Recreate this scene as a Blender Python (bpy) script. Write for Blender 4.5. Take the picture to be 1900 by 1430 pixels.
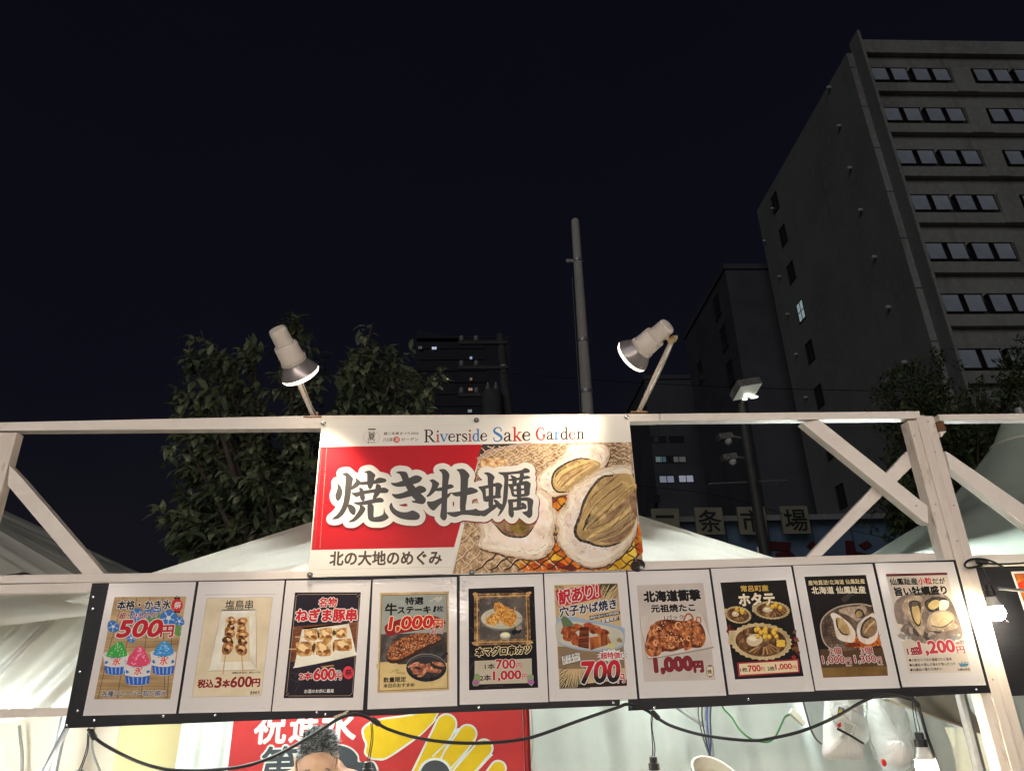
import bpy, bmesh, math, random
from mathutils import Vector, Matrix
import numpy as np
rad = math.radians
for o in list(bpy.data.objects): bpy.data.objects.remove(o)
SC = bpy.context.scene
COL = SC.collection

# ------------------------------------------------------------------ camera
FPX = 1309.634
PITCH, ROLL, YAW = rad(23.47008), rad(-1.585842), rad(2.793121)
CAM = Vector((-0.113885, -2.626283, 1.754825))
_fw = Vector((math.sin(YAW)*math.cos(PITCH), math.cos(YAW)*math.cos(PITCH), math.sin(PITCH)))
_r = Vector((math.cos(YAW), -math.sin(YAW), 0)); _u = _r.cross(_fw)
_R = math.cos(ROLL)*_r + math.sin(ROLL)*_u
_U = -math.sin(ROLL)*_r + math.cos(ROLL)*_u
cd = bpy.data.cameras.new('camera'); cam = bpy.data.objects.new('camera', cd); COL.objects.link(cam)
cd.sensor_width = 36; cd.lens = FPX*36/1900; cd.clip_start = 0.05; cd.clip_end = 2000
cam.matrix_world = Matrix(((_R.x, _U.x, -_fw.x, CAM.x), (_R.y, _U.y, -_fw.y, CAM.y), (_R.z, _U.z, -_fw.z, CAM.z), (0, 0, 0, 1)))
SC.camera = cam

# ------------------------------------------------------------------ night sky, weak glow of the city, exposure
SC.view_settings.view_transform = 'Standard'; SC.view_settings.look = 'None'
SC.view_settings.exposure = 0.2; SC.view_settings.gamma = 1
wd = bpy.data.worlds.new('World'); SC.world = wd; wd.use_nodes = True
bg = wd.node_tree.nodes['Background']; bg.inputs[1].default_value = 1.0
_n = wd.node_tree.nodes; _l = wd.node_tree.links                         # night sky: near black overhead, a faint grey glow towards the roofs
_tc = _n.new('ShaderNodeTexCoord'); _sx = _n.new('ShaderNodeSeparateXYZ'); _l.new(_tc.outputs['Generated'], _sx.inputs[0])
_nz = _n.new('ShaderNodeTexNoise'); _nz.inputs['Scale'].default_value = 3.2; _nz.inputs['Detail'].default_value = 6; _l.new(_tc.outputs['Generated'], _nz.inputs[0])
_ad = _n.new('ShaderNodeMath'); _ad.operation = 'MULTIPLY_ADD'; _ad.inputs[1].default_value = .34; _l.new(_nz.outputs[0], _ad.inputs[0]); _l.new(_sx.outputs[2], _ad.inputs[2])
_rp = _n.new('ShaderNodeValToRGB'); _l.new(_ad.outputs[0], _rp.inputs[0]); _l.new(_rp.outputs[0], bg.inputs[0])
_e = _rp.color_ramp.elements; _e[0].position = .22; _e[0].color = (.0075, .0075, .0092, 1); _e[1].position = .95; _e[1].color = (.0026, .0026, .0052, 1)
_m = _e.new(.55); _m.color = (.0035, .0036, .0072, 1)
sd = bpy.data.lights.new('city_glow', 'SUN'); so = bpy.data.objects.new('city_glow', sd); COL.objects.link(so)
sd.energy = 0.34; sd.angle = rad(40); sd.color = (.98, 1, 1)
so.rotation_euler = Vector((0.40, 0.85, -0.42)).to_track_quat('-Z', 'Y').to_euler(); so.location = (-3, -8, 12)
SC.cycles.max_bounces = 6; SC.cycles.sample_clamp_indirect = 4.0

def W(px, py, Y=0.0):
    """point of the photograph's ray on the upright plane y = Y"""
    d = _fw + _R*((px-950)/FPX) - _U*((py-715)/FPX)
    return CAM + d*((Y-CAM.y)/d.y)

# ------------------------------------------------------------------ colours and materials
def s2l(v): v /= 255.0; return v/12.92 if v <= .04045 else ((v+.055)/1.055)**2.4
def rgb(h, k=1.0):
    return tuple(min(.9, s2l(int(h[i:i+2], 16))*k) for i in (0, 2, 4)) + (1,)
MATS = {}
def mat(name, col, rough=.6, spec=.3, metal=0, noise=None, bump=None, coat=0, trans=0, emit=None, wear=None, alpha=None, transm=0):
    """noise=(other colour, scale, lo, hi[, stretch xyz]); bump=(scale, strength, distance[, stretch])"""
    if name in MATS: return MATS[name]
    m = bpy.data.materials.new(name); m.use_nodes = True; nt = m.node_tree; N = nt.nodes; L = nt.links
    p = N['Principled BSDF']; p.inputs['Base Color'].default_value = col; p.inputs['Roughness'].default_value = rough
    p.inputs['Specular IOR Level'].default_value = spec; p.inputs['Metallic'].default_value = metal
    p.inputs['Coat Weight'].default_value = coat; p.inputs['Coat Roughness'].default_value = .12
    p.inputs['Transmission Weight'].default_value = transm
    if alpha is not None: p.inputs['Alpha'].default_value = alpha
    tc = None
    def coords(stretch):
        nonlocal tc
        if tc is None: tc = N.new('ShaderNodeTexCoord')
        mp = N.new('ShaderNodeMapping'); mp.inputs['Scale'].default_value = stretch
        L.new(tc.outputs['Object'], mp.inputs['Vector']); return mp.outputs[0]
    last = None
    for k, nz in enumerate([noise] if isinstance(noise, tuple) else (noise or [])):
        t = N.new('ShaderNodeTexNoise'); t.inputs['Scale'].default_value = nz[1]; t.inputs['Detail'].default_value = 6; t.inputs['Roughness'].default_value = .62
        L.new(coords(nz[4] if len(nz) > 4 else (1, 1, 1)), t.inputs['Vector'])
        rp = N.new('ShaderNodeMapRange'); rp.inputs[1].default_value = nz[2]; rp.inputs[2].default_value = nz[3]
        L.new(t.outputs[0], rp.inputs[0])
        mx = N.new('ShaderNodeMix'); mx.data_type = 'RGBA'; L.new(rp.outputs[0], mx.inputs[0])
        if last is None: mx.inputs[6].default_value = col
        else: L.new(last, mx.inputs[6])
        mx.inputs[7].default_value = nz[0]; last = mx.outputs[2]
    if last is not None: L.new(last, p.inputs['Base Color'])
    if bump:
        t = N.new('ShaderNodeTexNoise'); t.inputs['Scale'].default_value = bump[0]; t.inputs['Detail'].default_value = 5
        L.new(coords(bump[3] if len(bump) > 3 else (1, 1, 1)), t.inputs['Vector'])
        b = N.new('ShaderNodeBump'); b.inputs['Strength'].default_value = bump[1]; b.inputs['Distance'].default_value = bump[2]
        L.new(t.outputs[0], b.inputs['Height']); L.new(b.outputs[0], p.inputs['Normal'])
        if coat: L.new(b.outputs[0], p.inputs['Coat Normal'])
    if emit:
        p.inputs['Emission Color'].default_value = emit[0]; p.inputs['Emission Strength'].default_value = emit[1]
    if trans:
        tr = N.new('ShaderNodeBsdfTranslucent'); tr.inputs[0].default_value = col
        if last is not None: L.new(last, tr.inputs[0])
        ms = N.new('ShaderNodeMixShader'); ms.inputs[0].default_value = trans
        L.new(p.outputs[0], ms.inputs[1]); L.new(tr.outputs[0], ms.inputs[2]); L.new(ms.outputs[0], N['Material Output'].inputs[0])
    MATS[name] = m; return m
def ink(h, k=1.3, rough=.48):
    """printed colour as it reads in the photograph, brought to paper reflectance"""
    return mat('ink_'+h+('' if k == 1.3 else '_%d' % (k*100)), rgb(h, k), rough, .10)
def photo_ink(name, a, b, scale, lo=.4, hi=.6, c=None, cl=.55, ch=.65, cs=None, k=1.3, stretch=(1, 1, 1)):
    ns = [(rgb(b, k), scale, lo, hi, stretch)]
    if c: ns.append((rgb(c, k), cs or scale*1.7, cl, ch, stretch))
    return mat('print_'+name, rgb(a, k), .46, .10, noise=ns)

# ------------------------------------------------------------------ objects and meshes
def tag(o, label=None, cat=None, group=None, kind=None):
    for k, v in (('label', label), ('category', cat), ('group', group), ('kind', kind)):
        if v: o[k] = v
    return o
def wloc(o):
    v = Vector((0, 0, 0))
    while o is not None: v = v + o.location; o = o.parent
    return v
def thing(name, loc, label, cat, group=None):
    o = bpy.data.objects.new(name, None); COL.objects.link(o); o.location = loc; o.empty_display_size = .1
    return tag(o, label, cat, group)

class MB:
    """collects vertices and faces in world coordinates, builds ONE mesh object"""
    def __init__(s): s.v = []; s.f = []; s.m = []; s.mats = []
    def mi(s, m):
        if m is None: return 0
        if m not in s.mats: s.mats.append(m)
        return s.mats.index(m)
    def add(s, vs, fs, m=None):
        b = len(s.v); s.v += [tuple(v) for v in vs]; k = s.mi(m)
        for f in fs: s.f.append(tuple(b+i for i in f)); s.m.append(k)
    def box(s, lo, hi, m=None):
        x0, y0, z0 = lo; x1, y1, z1 = hi
        s.add([(x0,y0,z0),(x1,y0,z0),(x1,y1,z0),(x0,y1,z0),(x0,y0,z1),(x1,y0,z1),(x1,y1,z1),(x0,y1,z1)],
              [(0,3,2,1),(4,5,6,7),(0,1,5,4),(1,2,6,5),(2,3,7,6),(3,0,4,7)], m)
    def obox(s, c, ax, ay, az, m=None):
        c = Vector(c); v = [c+ax*i+ay*j+az*k for k in (-1, 1) for j in (-1, 1) for i in (-1, 1)]
        s.add(v, [(0,2,3,1),(4,5,7,6),(0,1,5,4),(1,3,7,5),(3,2,6,7),(2,0,4,6)], m)
    def prism(s, front, depth, m=None):
        n = len(front); d = Vector(depth)
        s.add(list(front)+[Vector(p)+d for p in front], [tuple(range(n)), tuple(range(2*n-1, n-1, -1))]+[(i, i+n, (i+1) % n+n, (i+1) % n) for i in range(n)], m)
    def ext(s, px, Y, depth, m=None): s.prism([W(x, y, Y) for x, y in px], (0, depth, 0), m)
    def poly(s, pts, m=None): s.add(pts, [tuple(range(len(pts)))], m)
    def tube(s, pts, r, n=8, m=None, caps=True):
        pts = [Vector(p) for p in pts]; rs = r if isinstance(r, (list, tuple)) else [r]*len(pts); vs = []; fs = []; prev = None
        for i, p in enumerate(pts):
            t = (pts[min(i+1, len(pts)-1)]-pts[max(i-1, 0)]).normalized()
            if prev is None:
                a = t.cross(Vector((0, 0, 1)) if abs(t.z) < .9 else Vector((1, 0, 0))).normalized()
            else: a = (prev-t*prev.dot(t)).normalized()
            prev = a; b = t.cross(a)
            for k in range(n):
                q = 2*math.pi*k/n; vs.append(p+(a*math.cos(q)+b*math.sin(q))*rs[i])
        for i in range(len(pts)-1):
            for k in range(n): fs.append((i*n+k, i*n+(k+1) % n, (i+1)*n+(k+1) % n, (i+1)*n+k))
        if caps: fs.append(tuple(range(n-1, -1, -1))); fs.append(tuple(range((len(pts)-1)*n, len(pts)*n)))
        s.add(vs, fs, m)
    def lathe(s, prof, o, ax, n=24, m=None, cap0=True, cap1=True):
        """prof = [(distance along axis, radius)]"""
        o = Vector(o); ax = Vector(ax).normalized(); a = ax.orthogonal().normalized(); b = ax.cross(a); vs = []; fs = []
        for t, r in prof:
            for k in range(n):
                q = 2*math.pi*k/n; vs.append(o+ax*t+(a*math.cos(q)+b*math.sin(q))*r)
        for i in range(len(prof)-1):
            for k in range(n): fs.append((i*n+k, (i+1)*n+k, (i+1)*n+(k+1) % n, i*n+(k+1) % n))
        if cap0: fs.append(tuple(range(n)))
        if cap1: fs.append(tuple(range(len(prof)*n-1, (len(prof)-1)*n-1, -1)))
        s.add(vs, fs, m)
    def grid(s, fn, nu, nv, m=None):
        vs = [fn(i/nu, j/nv) for j in range(nv+1) for i in range(nu+1)]
        s.add(vs, [(j*(nu+1)+i, j*(nu+1)+i+1, (j+1)*(nu+1)+i+1, (j+1)*(nu+1)+i) for j in range(nv) for i in range(nu)], m)
    def sphere(s, c, r, nu=16, nv=10, m=None):
        c = Vector(c); rr = r if isinstance(r, (tuple, list)) else (r, r, r)
        vs = []; fs = []
        for j in range(nv+1):
            t = math.pi*j/nv
            for i in range(nu):
                q = 2*math.pi*i/nu; vs.append(c+Vector((math.sin(t)*math.cos(q)*rr[0], math.sin(t)*math.sin(q)*rr[1], math.cos(t)*rr[2])))
        for j in range(nv):
            for i in range(nu): fs.append((j*nu+i, (j+1)*nu+i, (j+1)*nu+(i+1) % nu, j*nu+(i+1) % nu))
        s.add(vs, fs, m)
    def build(s, name, m=None, parent=None, smooth=False, bevel=0, loc=None, label=None):
        v = np.array(s.v, float)
        if parent is not None: base = wloc(parent)
        elif loc is not None: base = Vector(loc)
        else:
            lo, hi = v.min(0), v.max(0); base = Vector(((lo[0]+hi[0])/2, (lo[1]+hi[1])/2, lo[2]))
        me = bpy.data.meshes.new(name); me.from_pydata((v-np.array(base)).tolist(), [], s.f)
        mats = list(s.mats) or [m]
        for q in mats: me.materials.append(q)
        if len(mats) > 1: me.polygons.foreach_set('material_index', s.m)
        if smooth: me.polygons.foreach_set('use_smooth', [True]*len(me.polygons))
        me.update()
        o = bpy.data.objects.new(name, me); COL.objects.link(o)
        if parent is not None: o.parent = parent
        else: o.location = base
        if smooth == 'auto':
            try: me.set_sharp_from_angle(angle=rad(40))
            except Exception: pass
        if bevel:
            bv = o.modifiers.new('bevel', 'BEVEL'); bv.width = bevel; bv.segments = 2; bv.limit_method = 'ANGLE'; bv.angle_limit = rad(40)
        if label: o['label'] = label
        return o

def curve_pts(pts, n=8):
    """Catmull-Rom through points"""
    P = [Vector(p) for p in pts]; P = [P[0]*2-P[1]]+P+[P[-1]*2-P[-2]]; out = []
    for i in range(1, len(P)-2):
        for k in range(n):
            t = k/n; a, b, c, d = P[i-1], P[i], P[i+1], P[i+2]
            out.append(.5*((2*b)+(c-a)*t+(2*a-5*b+4*c-d)*t*t+(3*b-a-3*c+d)*t**3))
    out.append(P[-2]); return out

# ------------------------------------------------------------------ flat printing: polygons, strokes and letters on an upright plane
_TXT = {}
def glyphs(s):
    if s not in _TXT:
        c = bpy.data.curves.new('lettering', 'FONT'); c.body = s; c.resolution_u = 3
        o = bpy.data.objects.new('lettering', c); COL.objects.link(o); me = o.to_mesh()
        v = [(p.co.x, p.co.y) for p in me.vertices]; f = [tuple(p.vertices) for p in me.polygons]
        o.to_mesh_clear(); bpy.data.objects.remove(o); bpy.data.curves.remove(c)
        xs = [p[0] for p in v]; ys = [p[1] for p in v]; x0, x1, y0, y1 = min(xs), max(xs), min(ys), max(ys)
        _TXT[s] = ([((x-x0)/(x1-x0), (y-y0)/(y1-y0)) for x, y in v], f)
    return _TXT[s]
STEP = 4.5e-6; TS = 1.5e-6
class Print(MB):
    def __init__(s, z, Y):
        super().__init__(); s.z = z; s.Y = Y; s.y = Y
    def M(s, x, y):
        ox, oy, k = s.z; return W(ox+x/k, oy+y/k, s.Y)
    def lay(s, pts3, m):
        s.y -= STEP; s.poly([(p.x, s.y, p.z) for p in pts3], m)
    def P(s, pts, m): s.lay([s.M(*p) for p in pts], m)
    def smooth_pts(s, pts, n=5):
        c = curve_pts([(x, y, 0) for x, y in list(pts)+[pts[0], pts[1], pts[2]]], n); c = c[n:n+len(pts)*n]
        return [(p.x, p.y) for p in c]
    def S(s, pts, m, n=4): s.P(s.smooth_pts(pts, n), m)
    def blob(s, cx, cy, rx, ry, m, jit=.12, n=18, seed=0, rot=0):
        r = random.Random(seed*7919+int(cx*13+cy*7)); pts = []; c, q = math.cos(rot), math.sin(rot)
        ph = [r.uniform(0, 6.28) for _ in range(4)]
        for i in range(n):
            t = 2*math.pi*i/n; k = 1+jit*sum(math.sin((j+2)*t+ph[j])/(j+1) for j in range(4))*.7+r.uniform(-jit, jit)*.35
            x, y = rx*k*math.cos(t), ry*k*math.sin(t); pts.append((cx+x*c-y*q, cy+x*q+y*c))
        s.P(pts, m)
    def ell(s, cx, cy, rx, ry, m, n=24): s.P([(cx+rx*math.cos(2*math.pi*i/n), cy+ry*math.sin(2*math.pi*i/n)) for i in range(n)], m)
    def stroke(s, pts, w, m, round_=False):
        """polyline of varying width, in picture units"""
        ws = w if isinstance(w, (list, tuple)) else [w]*len(pts); L = []; Rr = []
        for i, (x, y) in enumerate(pts):
            a = pts[max(i-1, 0)]; b = pts[min(i+1, len(pts)-1)]; dx, dy = b[0]-a[0], b[1]-a[1]; l = math.hypot(dx, dy) or 1
            nx, ny = -dy/l*ws[i]/2, dx/l*ws[i]/2; L.append((x+nx, y+ny)); Rr.append((x-nx, y-ny))
        s.y -= STEP; v = [s.M(*p) for p in L+Rr]; n = len(pts)
        s.add([(p.x, s.y, p.z) for p in v], [(i, i+1, n+i+1, n+i) for i in range(n-1)], m)
        if round_:
            for e in (0, -1): s.ell(pts[e][0], pts[e][1], ws[e]/2, ws[e]/2, m, 10)
    def text(s, t, ax, ay, bx, by, h, m, bold=0, out=(), shear=0):
        A, B = s.M(ax, ay), s.M(bx, by); T = s.M((ax+bx)/2, (ay+by)/2-h); hz = T.z-(A.z+B.z)/2
        v, f = glyphs(t); k = (s.M(ax+1, ay).x-A.x); bold *= .62 if h < 60 else .8 if h < 90 else 1; out = [(r*(.7 if h < 60 else 1), q) for r, q in out]
        base = [(A.x+(B.x-A.x)*x+shear*hz*y, A.z+(B.z-A.z)*x+hz*y) for x, y in v]
        for r, om in sorted(out, key=lambda q: -q[0]):
            for i in range(10):
                q = 2*math.pi*i/10; dx, dz = math.cos(q)*(r+bold)*k, math.sin(q)*(r+bold)*k
                s.y -= TS; s.add([(x+dx, s.y, z+dz) for x, z in base], f, om)
        n = 8 if bold else 1
        for i in range(n):
            q = 2*math.pi*i/8; dx, dz = (math.cos(q)*bold*k, math.sin(q)*bold*k) if bold else (0, 0)
            s.y -= TS; s.add([(x+dx, s.y, z+dz) for x, z in base], f, m)

def inside(pl, x, y):
    c = False; n = len(pl)
    for i in range(n):
        (x1, y1), (x2, y2) = pl[i], pl[i-1]
        if (y1 > y) != (y2 > y) and x < (x2-x1)*(y-y1)/(y2-y1)+x1: c = not c
    return c
def outline_union(polys, r, res=.42):
    """outline (with holes) of all polygons grown by r, found on a fine grid; returns 2-D vertices and faces"""
    a = np.concatenate([np.array(q) for q in polys]); x0, y0 = a.min(0)-r-3; x1, y1 = a.max(0)+r+3
    nx, ny = int((x1-x0)/res)+1, int((y1-y0)/res)+1; g = np.zeros((ny, nx), bool)
    for q in polys:
        q = np.array(q); i0, i1 = int((q[:, 0].min()-x0)/res), int((q[:, 0].max()-x0)/res)+2; j0, j1 = int((q[:, 1].min()-y0)/res), int((q[:, 1].max()-y0)/res)+2
        X, Y = np.meshgrid(x0+np.arange(i0, i1)*res, y0+np.arange(j0, j1)*res); c = np.zeros(X.shape, bool)
        for k in range(len(q)):
            ax, ay = q[k]; bx, by = q[k-1]
            if ay != by: c ^= ((ay > Y) != (by > Y)) & (X < (bx-ax)*(Y-ay)/(by-ay)+ax)
        g[j0:j1, i0:i1] |= c
    R_ = int(r/res)+1; d = np.zeros_like(g); ys, xs = np.nonzero(g & ~(np.roll(g, 1, 0) & np.roll(g, -1, 0) & np.roll(g, 1, 1) & np.roll(g, -1, 1)))
    d |= g
    for dy in range(-R_, R_+1):
        for dx in range(-R_, R_+1):
            if dx*dx+dy*dy <= (r/res)**2: d[ys+dy, xs+dx] = True
    nxt = {}
    for j in range(ny-1):
        row = d[j:j+2]; act = np.nonzero(row[:, :-1].sum(0)+row[:, 1:].sum(0))[0]
        for i in act:
            k = d[j, i]+2*d[j, i+1]+4*d[j+1, i+1]+8*d[j+1, i]
            if k == 15: continue
            T, Rr, Bm, L = (2*i+1, 2*j), (2*i+2, 2*j+1), (2*i+1, 2*j+2), (2*i, 2*j+1)
            for p, q in {1: [(L, T)], 2: [(T, Rr)], 3: [(L, Rr)], 4: [(Rr, Bm)], 5: [(L, T), (Rr, Bm)], 6: [(T, Bm)], 7: [(L, Bm)], 8: [(Bm, L)], 9: [(Bm, T)], 10: [(Bm, L), (T, Rr)], 11: [(Bm, Rr)], 12: [(Rr, L)], 13: [(Rr, T)], 14: [(T, L)]}[int(k)]: nxt[p] = q
    cu = bpy.data.curves.new('outline', 'CURVE'); cu.dimensions = '2D'; cu.fill_mode = 'BOTH'
    while nxt:
        p0, q = nxt.popitem(); loop = [p0]
        while q != p0 and q in nxt: loop.append(q); q = nxt.pop(q)
        if len(loop) < 24: continue
        v = np.array(loop, float)*.5*res+np.array((x0, y0))
        for _ in range(6): v = (np.roll(v, 1, 0)+2*v+np.roll(v, -1, 0))/4
        v = v[::3]; sp = cu.splines.new('POLY'); sp.points.add(len(v)-1); sp.use_cyclic_u = True
        for k, (x, y) in enumerate(v): sp.points[k].co = (x, y, 0, 1)
    o = bpy.data.objects.new('outline', cu); COL.objects.link(o); me = o.to_mesh()
    out = [(p.co.x, p.co.y) for p in me.vertices], [tuple(p.vertices) for p in me.polygons]
    o.to_mesh_clear(); bpy.data.objects.remove(o); bpy.data.curves.remove(cu); return out

# ------------------------------------------------------------------ shared materials
M_asph = mat('asphalt', (.05, .05, .052, 1), .85, noise=((.075, .073, .07, 1), 8, .4, .7), bump=(60, .4, .01))
M_conc = mat('pale_concrete', (.30, .29, .27, 1), .85, noise=[((.20, .19, .175, 1), .35, .42, .72, (1, 1, .35)), ((.40, .385, .36, 1), 3, .5, .8), ((.15, .14, .13, 1), .9, .58, .8, (1, 1, .12))])
M_concd = mat('grey_render', (.22, .22, .22, 1), .9, noise=[((.16, .16, .165, 1), .25, .4, .75), ((.26, .26, .25, 1), 2.5, .5, .8), ((.13, .13, .13, 1), .7, .6, .85, (1, 1, .1))])
M_dark = mat('dark_recess', (.02, .02, .022, 1), .6)
M_frame = mat('dark_window_frame', (.035, .025, .022, 1), .5)
M_glass = mat('glass_with_reflection', (.50, .54, .62, 1), .22, .5, noise=[((.34, .37, .44, 1), .22, .42, .62), ((.58, .60, .62, 1), .5, .58, .75, (1, 1, .2))])  # pale base colour stands in for street light reflected in the panes
M_glassd = mat('dark_glass', (.03, .033, .04, 1), .1, .6)
M_pole = mat('pole_concrete', (.42, .39, .36, 1), .9, noise=[((.30, .28, .25, 1), 3, .45, .7, (1, 1, .2)), ((.52, .49, .45, 1), 40, .55, .7)], bump=(50, .3, .01))
M_steel = mat('galvanised_steel', (.42, .42, .42, 1), .45, metal=.7, noise=((.30, .30, .31, 1), 12, .4, .7))
M_black = mat('black_rubber', (.012, .012, .013, 1), .42, .45)
def lit(n, c, e): return mat('lit_'+n, (.5, .5, .5, 1), .5, emit=(c, e))

# ------------------------------------------------------------------ ground
g = MB(); g.grid(lambda u, v: Vector((-600+1200*u, -300+1200*v, 0)), 12, 12); tag(g.build('ground', M_asph, loc=(0, 0, 0)), kind='structure')

def onX(px, py, X):
    d = _fw + _R*((px-950)/FPX) - _U*((py-715)/FPX); return CAM+d*((X-CAM.x)/d.x)

# ------------------------------------------------------------------ big block on the right
bA = thing('apartment_block', (40, 38, 0), 'tall concrete apartment block with rows of tilted windows, nearest building on the right', 'building')
XS, YF, ZR = 24.85, 30.0, 40.55
m = MB()
m.box((24.43, 30.85, 0), (62, 47.6, 40.2), M_concd)
m.box((24.43, 30.80, 0), (24.84, 30.848, 40.2), M_conc)
m.box((XS, YF+.35, 0), (62, 30.85, ZR-.9), M_conc)
m.box((XS, YF, ZR-1.15), (62, YF+.9, ZR), M_conc)
m.box((XS-.02, YF-.25, 0), (XS+.14, 30.85, ZR+.55), M_concd)
m.box((XS-.022, YF-.252, 0), (XS+.142, YF-.18, ZR+.552), M_conc)
for i in range(12):
    zt = 38.07-3.37*i
    if zt < 2: break
    m.box((XS+.14, YF, zt-2.0), (62, YF+.352, zt-1.28), M_conc)          # projecting sill band
    for k in range(7):
        x = XS+.14+6.8*k
        m.box((x+5.42, YF-.05, zt-2.003), (x+6.74, YF+.353, zt+.06), M_conc)   # panel between window pairs
m.build('wall', None, bA)
for j in range(11):                                                       # joints of the narrow strip
    z = 38.9-3.37*j
    jm = MB(); jm.box((24.425, 30.79, z), (24.845, 30.81, z+.05)); jm.build('joint_line', M_dark, bA)
# one window, then copies
def win_meshes():
    f = MB(); w, h = 2.5, 1.22
    f.box((0, .33, -h), (w, .36, 0), M_dark)
    f.box((0, .02, -.03), (w, .34, .03), M_frame)
    f.box((0, .0, -h-.05), (w, .34, -h), M_frame)
    p = MB()
    for s in (0, 1):
        a = Vector((s*1.3+.03, .03, -.035)); dn = Vector((0, -.10, -1.20)); dx = Vector((1.05, 0, 0)); n = Vector((0, -.03, .01))
        def rail(o, vec, wd):
            f.prism([o, o+vec, o+vec+wd, o+wd], n*1.6, M_frame)
        rail(a, dn, Vector((.04, 0, 0))); rail(a+dx-Vector((.04, 0, 0)), dn, Vector((.04, 0, 0)))
        rail(a, dx, dn*.04); rail(a+dn*.95, dx, dn*.05)
        f.tube([a+dn+Vector((.02, 0, 0)), Vector((s*1.3-.06, .16, -.3))], .018, 5, M_frame)
        f.tube([a+dn+dx-Vector((.02, 0, 0)), Vector((s*1.3+1.2, .16, -.3))], .018, 5, M_frame)
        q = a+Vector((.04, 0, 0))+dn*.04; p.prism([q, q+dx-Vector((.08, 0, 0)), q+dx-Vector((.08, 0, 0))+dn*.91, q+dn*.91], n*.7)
    return f, p
f, p = win_meshes()
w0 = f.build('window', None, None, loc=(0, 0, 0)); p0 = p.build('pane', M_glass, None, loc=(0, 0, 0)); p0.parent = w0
first = True
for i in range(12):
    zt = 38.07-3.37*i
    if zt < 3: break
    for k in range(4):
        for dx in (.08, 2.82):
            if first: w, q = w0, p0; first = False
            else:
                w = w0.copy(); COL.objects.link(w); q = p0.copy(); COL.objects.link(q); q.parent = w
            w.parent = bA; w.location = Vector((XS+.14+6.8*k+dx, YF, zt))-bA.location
# side wall: vents and small windows
vm = None
for n, (px, py) in enumerate(((1541, 163), (1560, 234), (1580, 312), (1600, 390), (1626, 477), (1652, 570), (1682, 672), (1421, 447), (1436, 387), (1449, 513), (1464, 583), (1480, 657), (1498, 737))):
    c = onX(px, py, 24.43); m = MB(); r = .13 if n < 7 else .10
    m.lathe([(0, r*.7), (.12, r), (.24, r*.9), (.28, r*.4)], c, (-1, 0, 0), 10); m.build('vent_cap', mat('pale_vent', (.5, .5, .48, 1), .5), bA)
for n, (px, py) in enumerate(((1439, 376), (1454, 437), (1469, 505), (1487, 577), (1504, 652), (1521, 735), (1540, 830), (1562, 920))):
    c = onX(px, py, 24.43); m = MB(); hy, hz = .55, .8
    lit_ = n == 3
    m.box((24.36, c.y-hy, c.z-hz), (24.429, c.y+hy, c.z-hz+.06), M_frame); m.box((24.36, c.y-hy, c.z+hz-.06), (24.429, c.y+hy, c.z+hz), M_frame)
    for q in (-hy, -.03, hy-.06): m.box((24.37, c.y+q, c.z-hz+.061), (24.428, c.y+q+.06, c.z+hz-.061), M_frame)
    if lit_: m.box((24.375, c.y-hy+.06, c.z-.03), (24.427, c.y+hy-.06, c.z+.03), M_frame)
    wo = m.build('window', None, bA); m = MB(); m.box((24.40, c.y-hy+.05, c.z-hz+.05), (24.425, c.y+hy-.05, c.z+hz-.05))
    m.build('pane', lit('cool_window', (.50, .68, .72, 1), .30) if lit_ else M_glassd, wo)

# ------------------------------------------------------------------ further blocks
def block(name, label, x0, x1, y0, y1, zt, m_, wins, grp=None, roof=None):
    r = thing(name, ((x0+x1)/2, y0, 0), label, 'building', grp)
    b = MB(); b.box((x0, y0, 0), (x1, y1, zt), m_); b.box((x0-.15, y0-.15, zt), (x1+.15, y1+.15, zt+.5), m_)
    if roof: roof(b)
    b.build('wall', None, r)
    for (cx, cz, w, h, mt, side) in wins:
        f = MB(); p = MB()
        if side == 'f':
            for a in (-w/2, -w*.02, w/2-w*.05): f.box((cx+a, y0-.06, cz-h/2), (cx+a+w*.05, y0-.002, cz+h/2))
            f.box((cx-w/2, y0-.07, cz-h/2), (cx+w/2, y0-.003, cz-h/2+.07)); f.box((cx-w/2, y0-.07, cz+h/2-.07), (cx+w/2, y0-.003, cz+h/2))
            p.box((cx-w/2+.02, y0-.03, cz-h/2+.02), (cx+w/2-.02, y0-.01, cz+h/2-.02))
        else:
            for a in (-w/2, w/2-.07): f.box((x0-.06, cx+a, cz-h/2), (x0-.002, cx+a+.07, cz+h/2))
            f.box((x0-.07, cx-w/2, cz-h/2), (x0-.003, cx+w/2, cz-h/2+.07)); f.box((x0-.07, cx-w/2, cz+h/2-.07), (x0-.003, cx+w/2, cz+h/2))
            p.box((x0-.03, cx-w/2+.02, cz-h/2+.02), (x0-.01, cx+w/2-.02, cz+h/2-.02))
        wo = f.build('window', M_frame, r); p.build('pane', mt, wo)
    return r
c = W(1345, 500, 50); k = onX(1275, 655, c.x)
wl = []
for px, py in ((1331, 570), (1344, 628), (1356, 692), (1300, 690)):
    q = onX(px, py, c.x); wl.append((q.y, q.z, 1.6, 2.2, M_glassd, 's'))
M_far = mat('dark_render', (.085, .085, .095, 1), .9, noise=((.06, .06, .068, 1), .3, .4, .7))
block('apartment_block', 'dark windowed block seen behind the left side of the big concrete block', c.x, c.x+20, 50, k.y, c.z, M_far, wl)
c0 = W(1196, 704, 70); c1 = W(1400, 704, 70); wl = []
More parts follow.
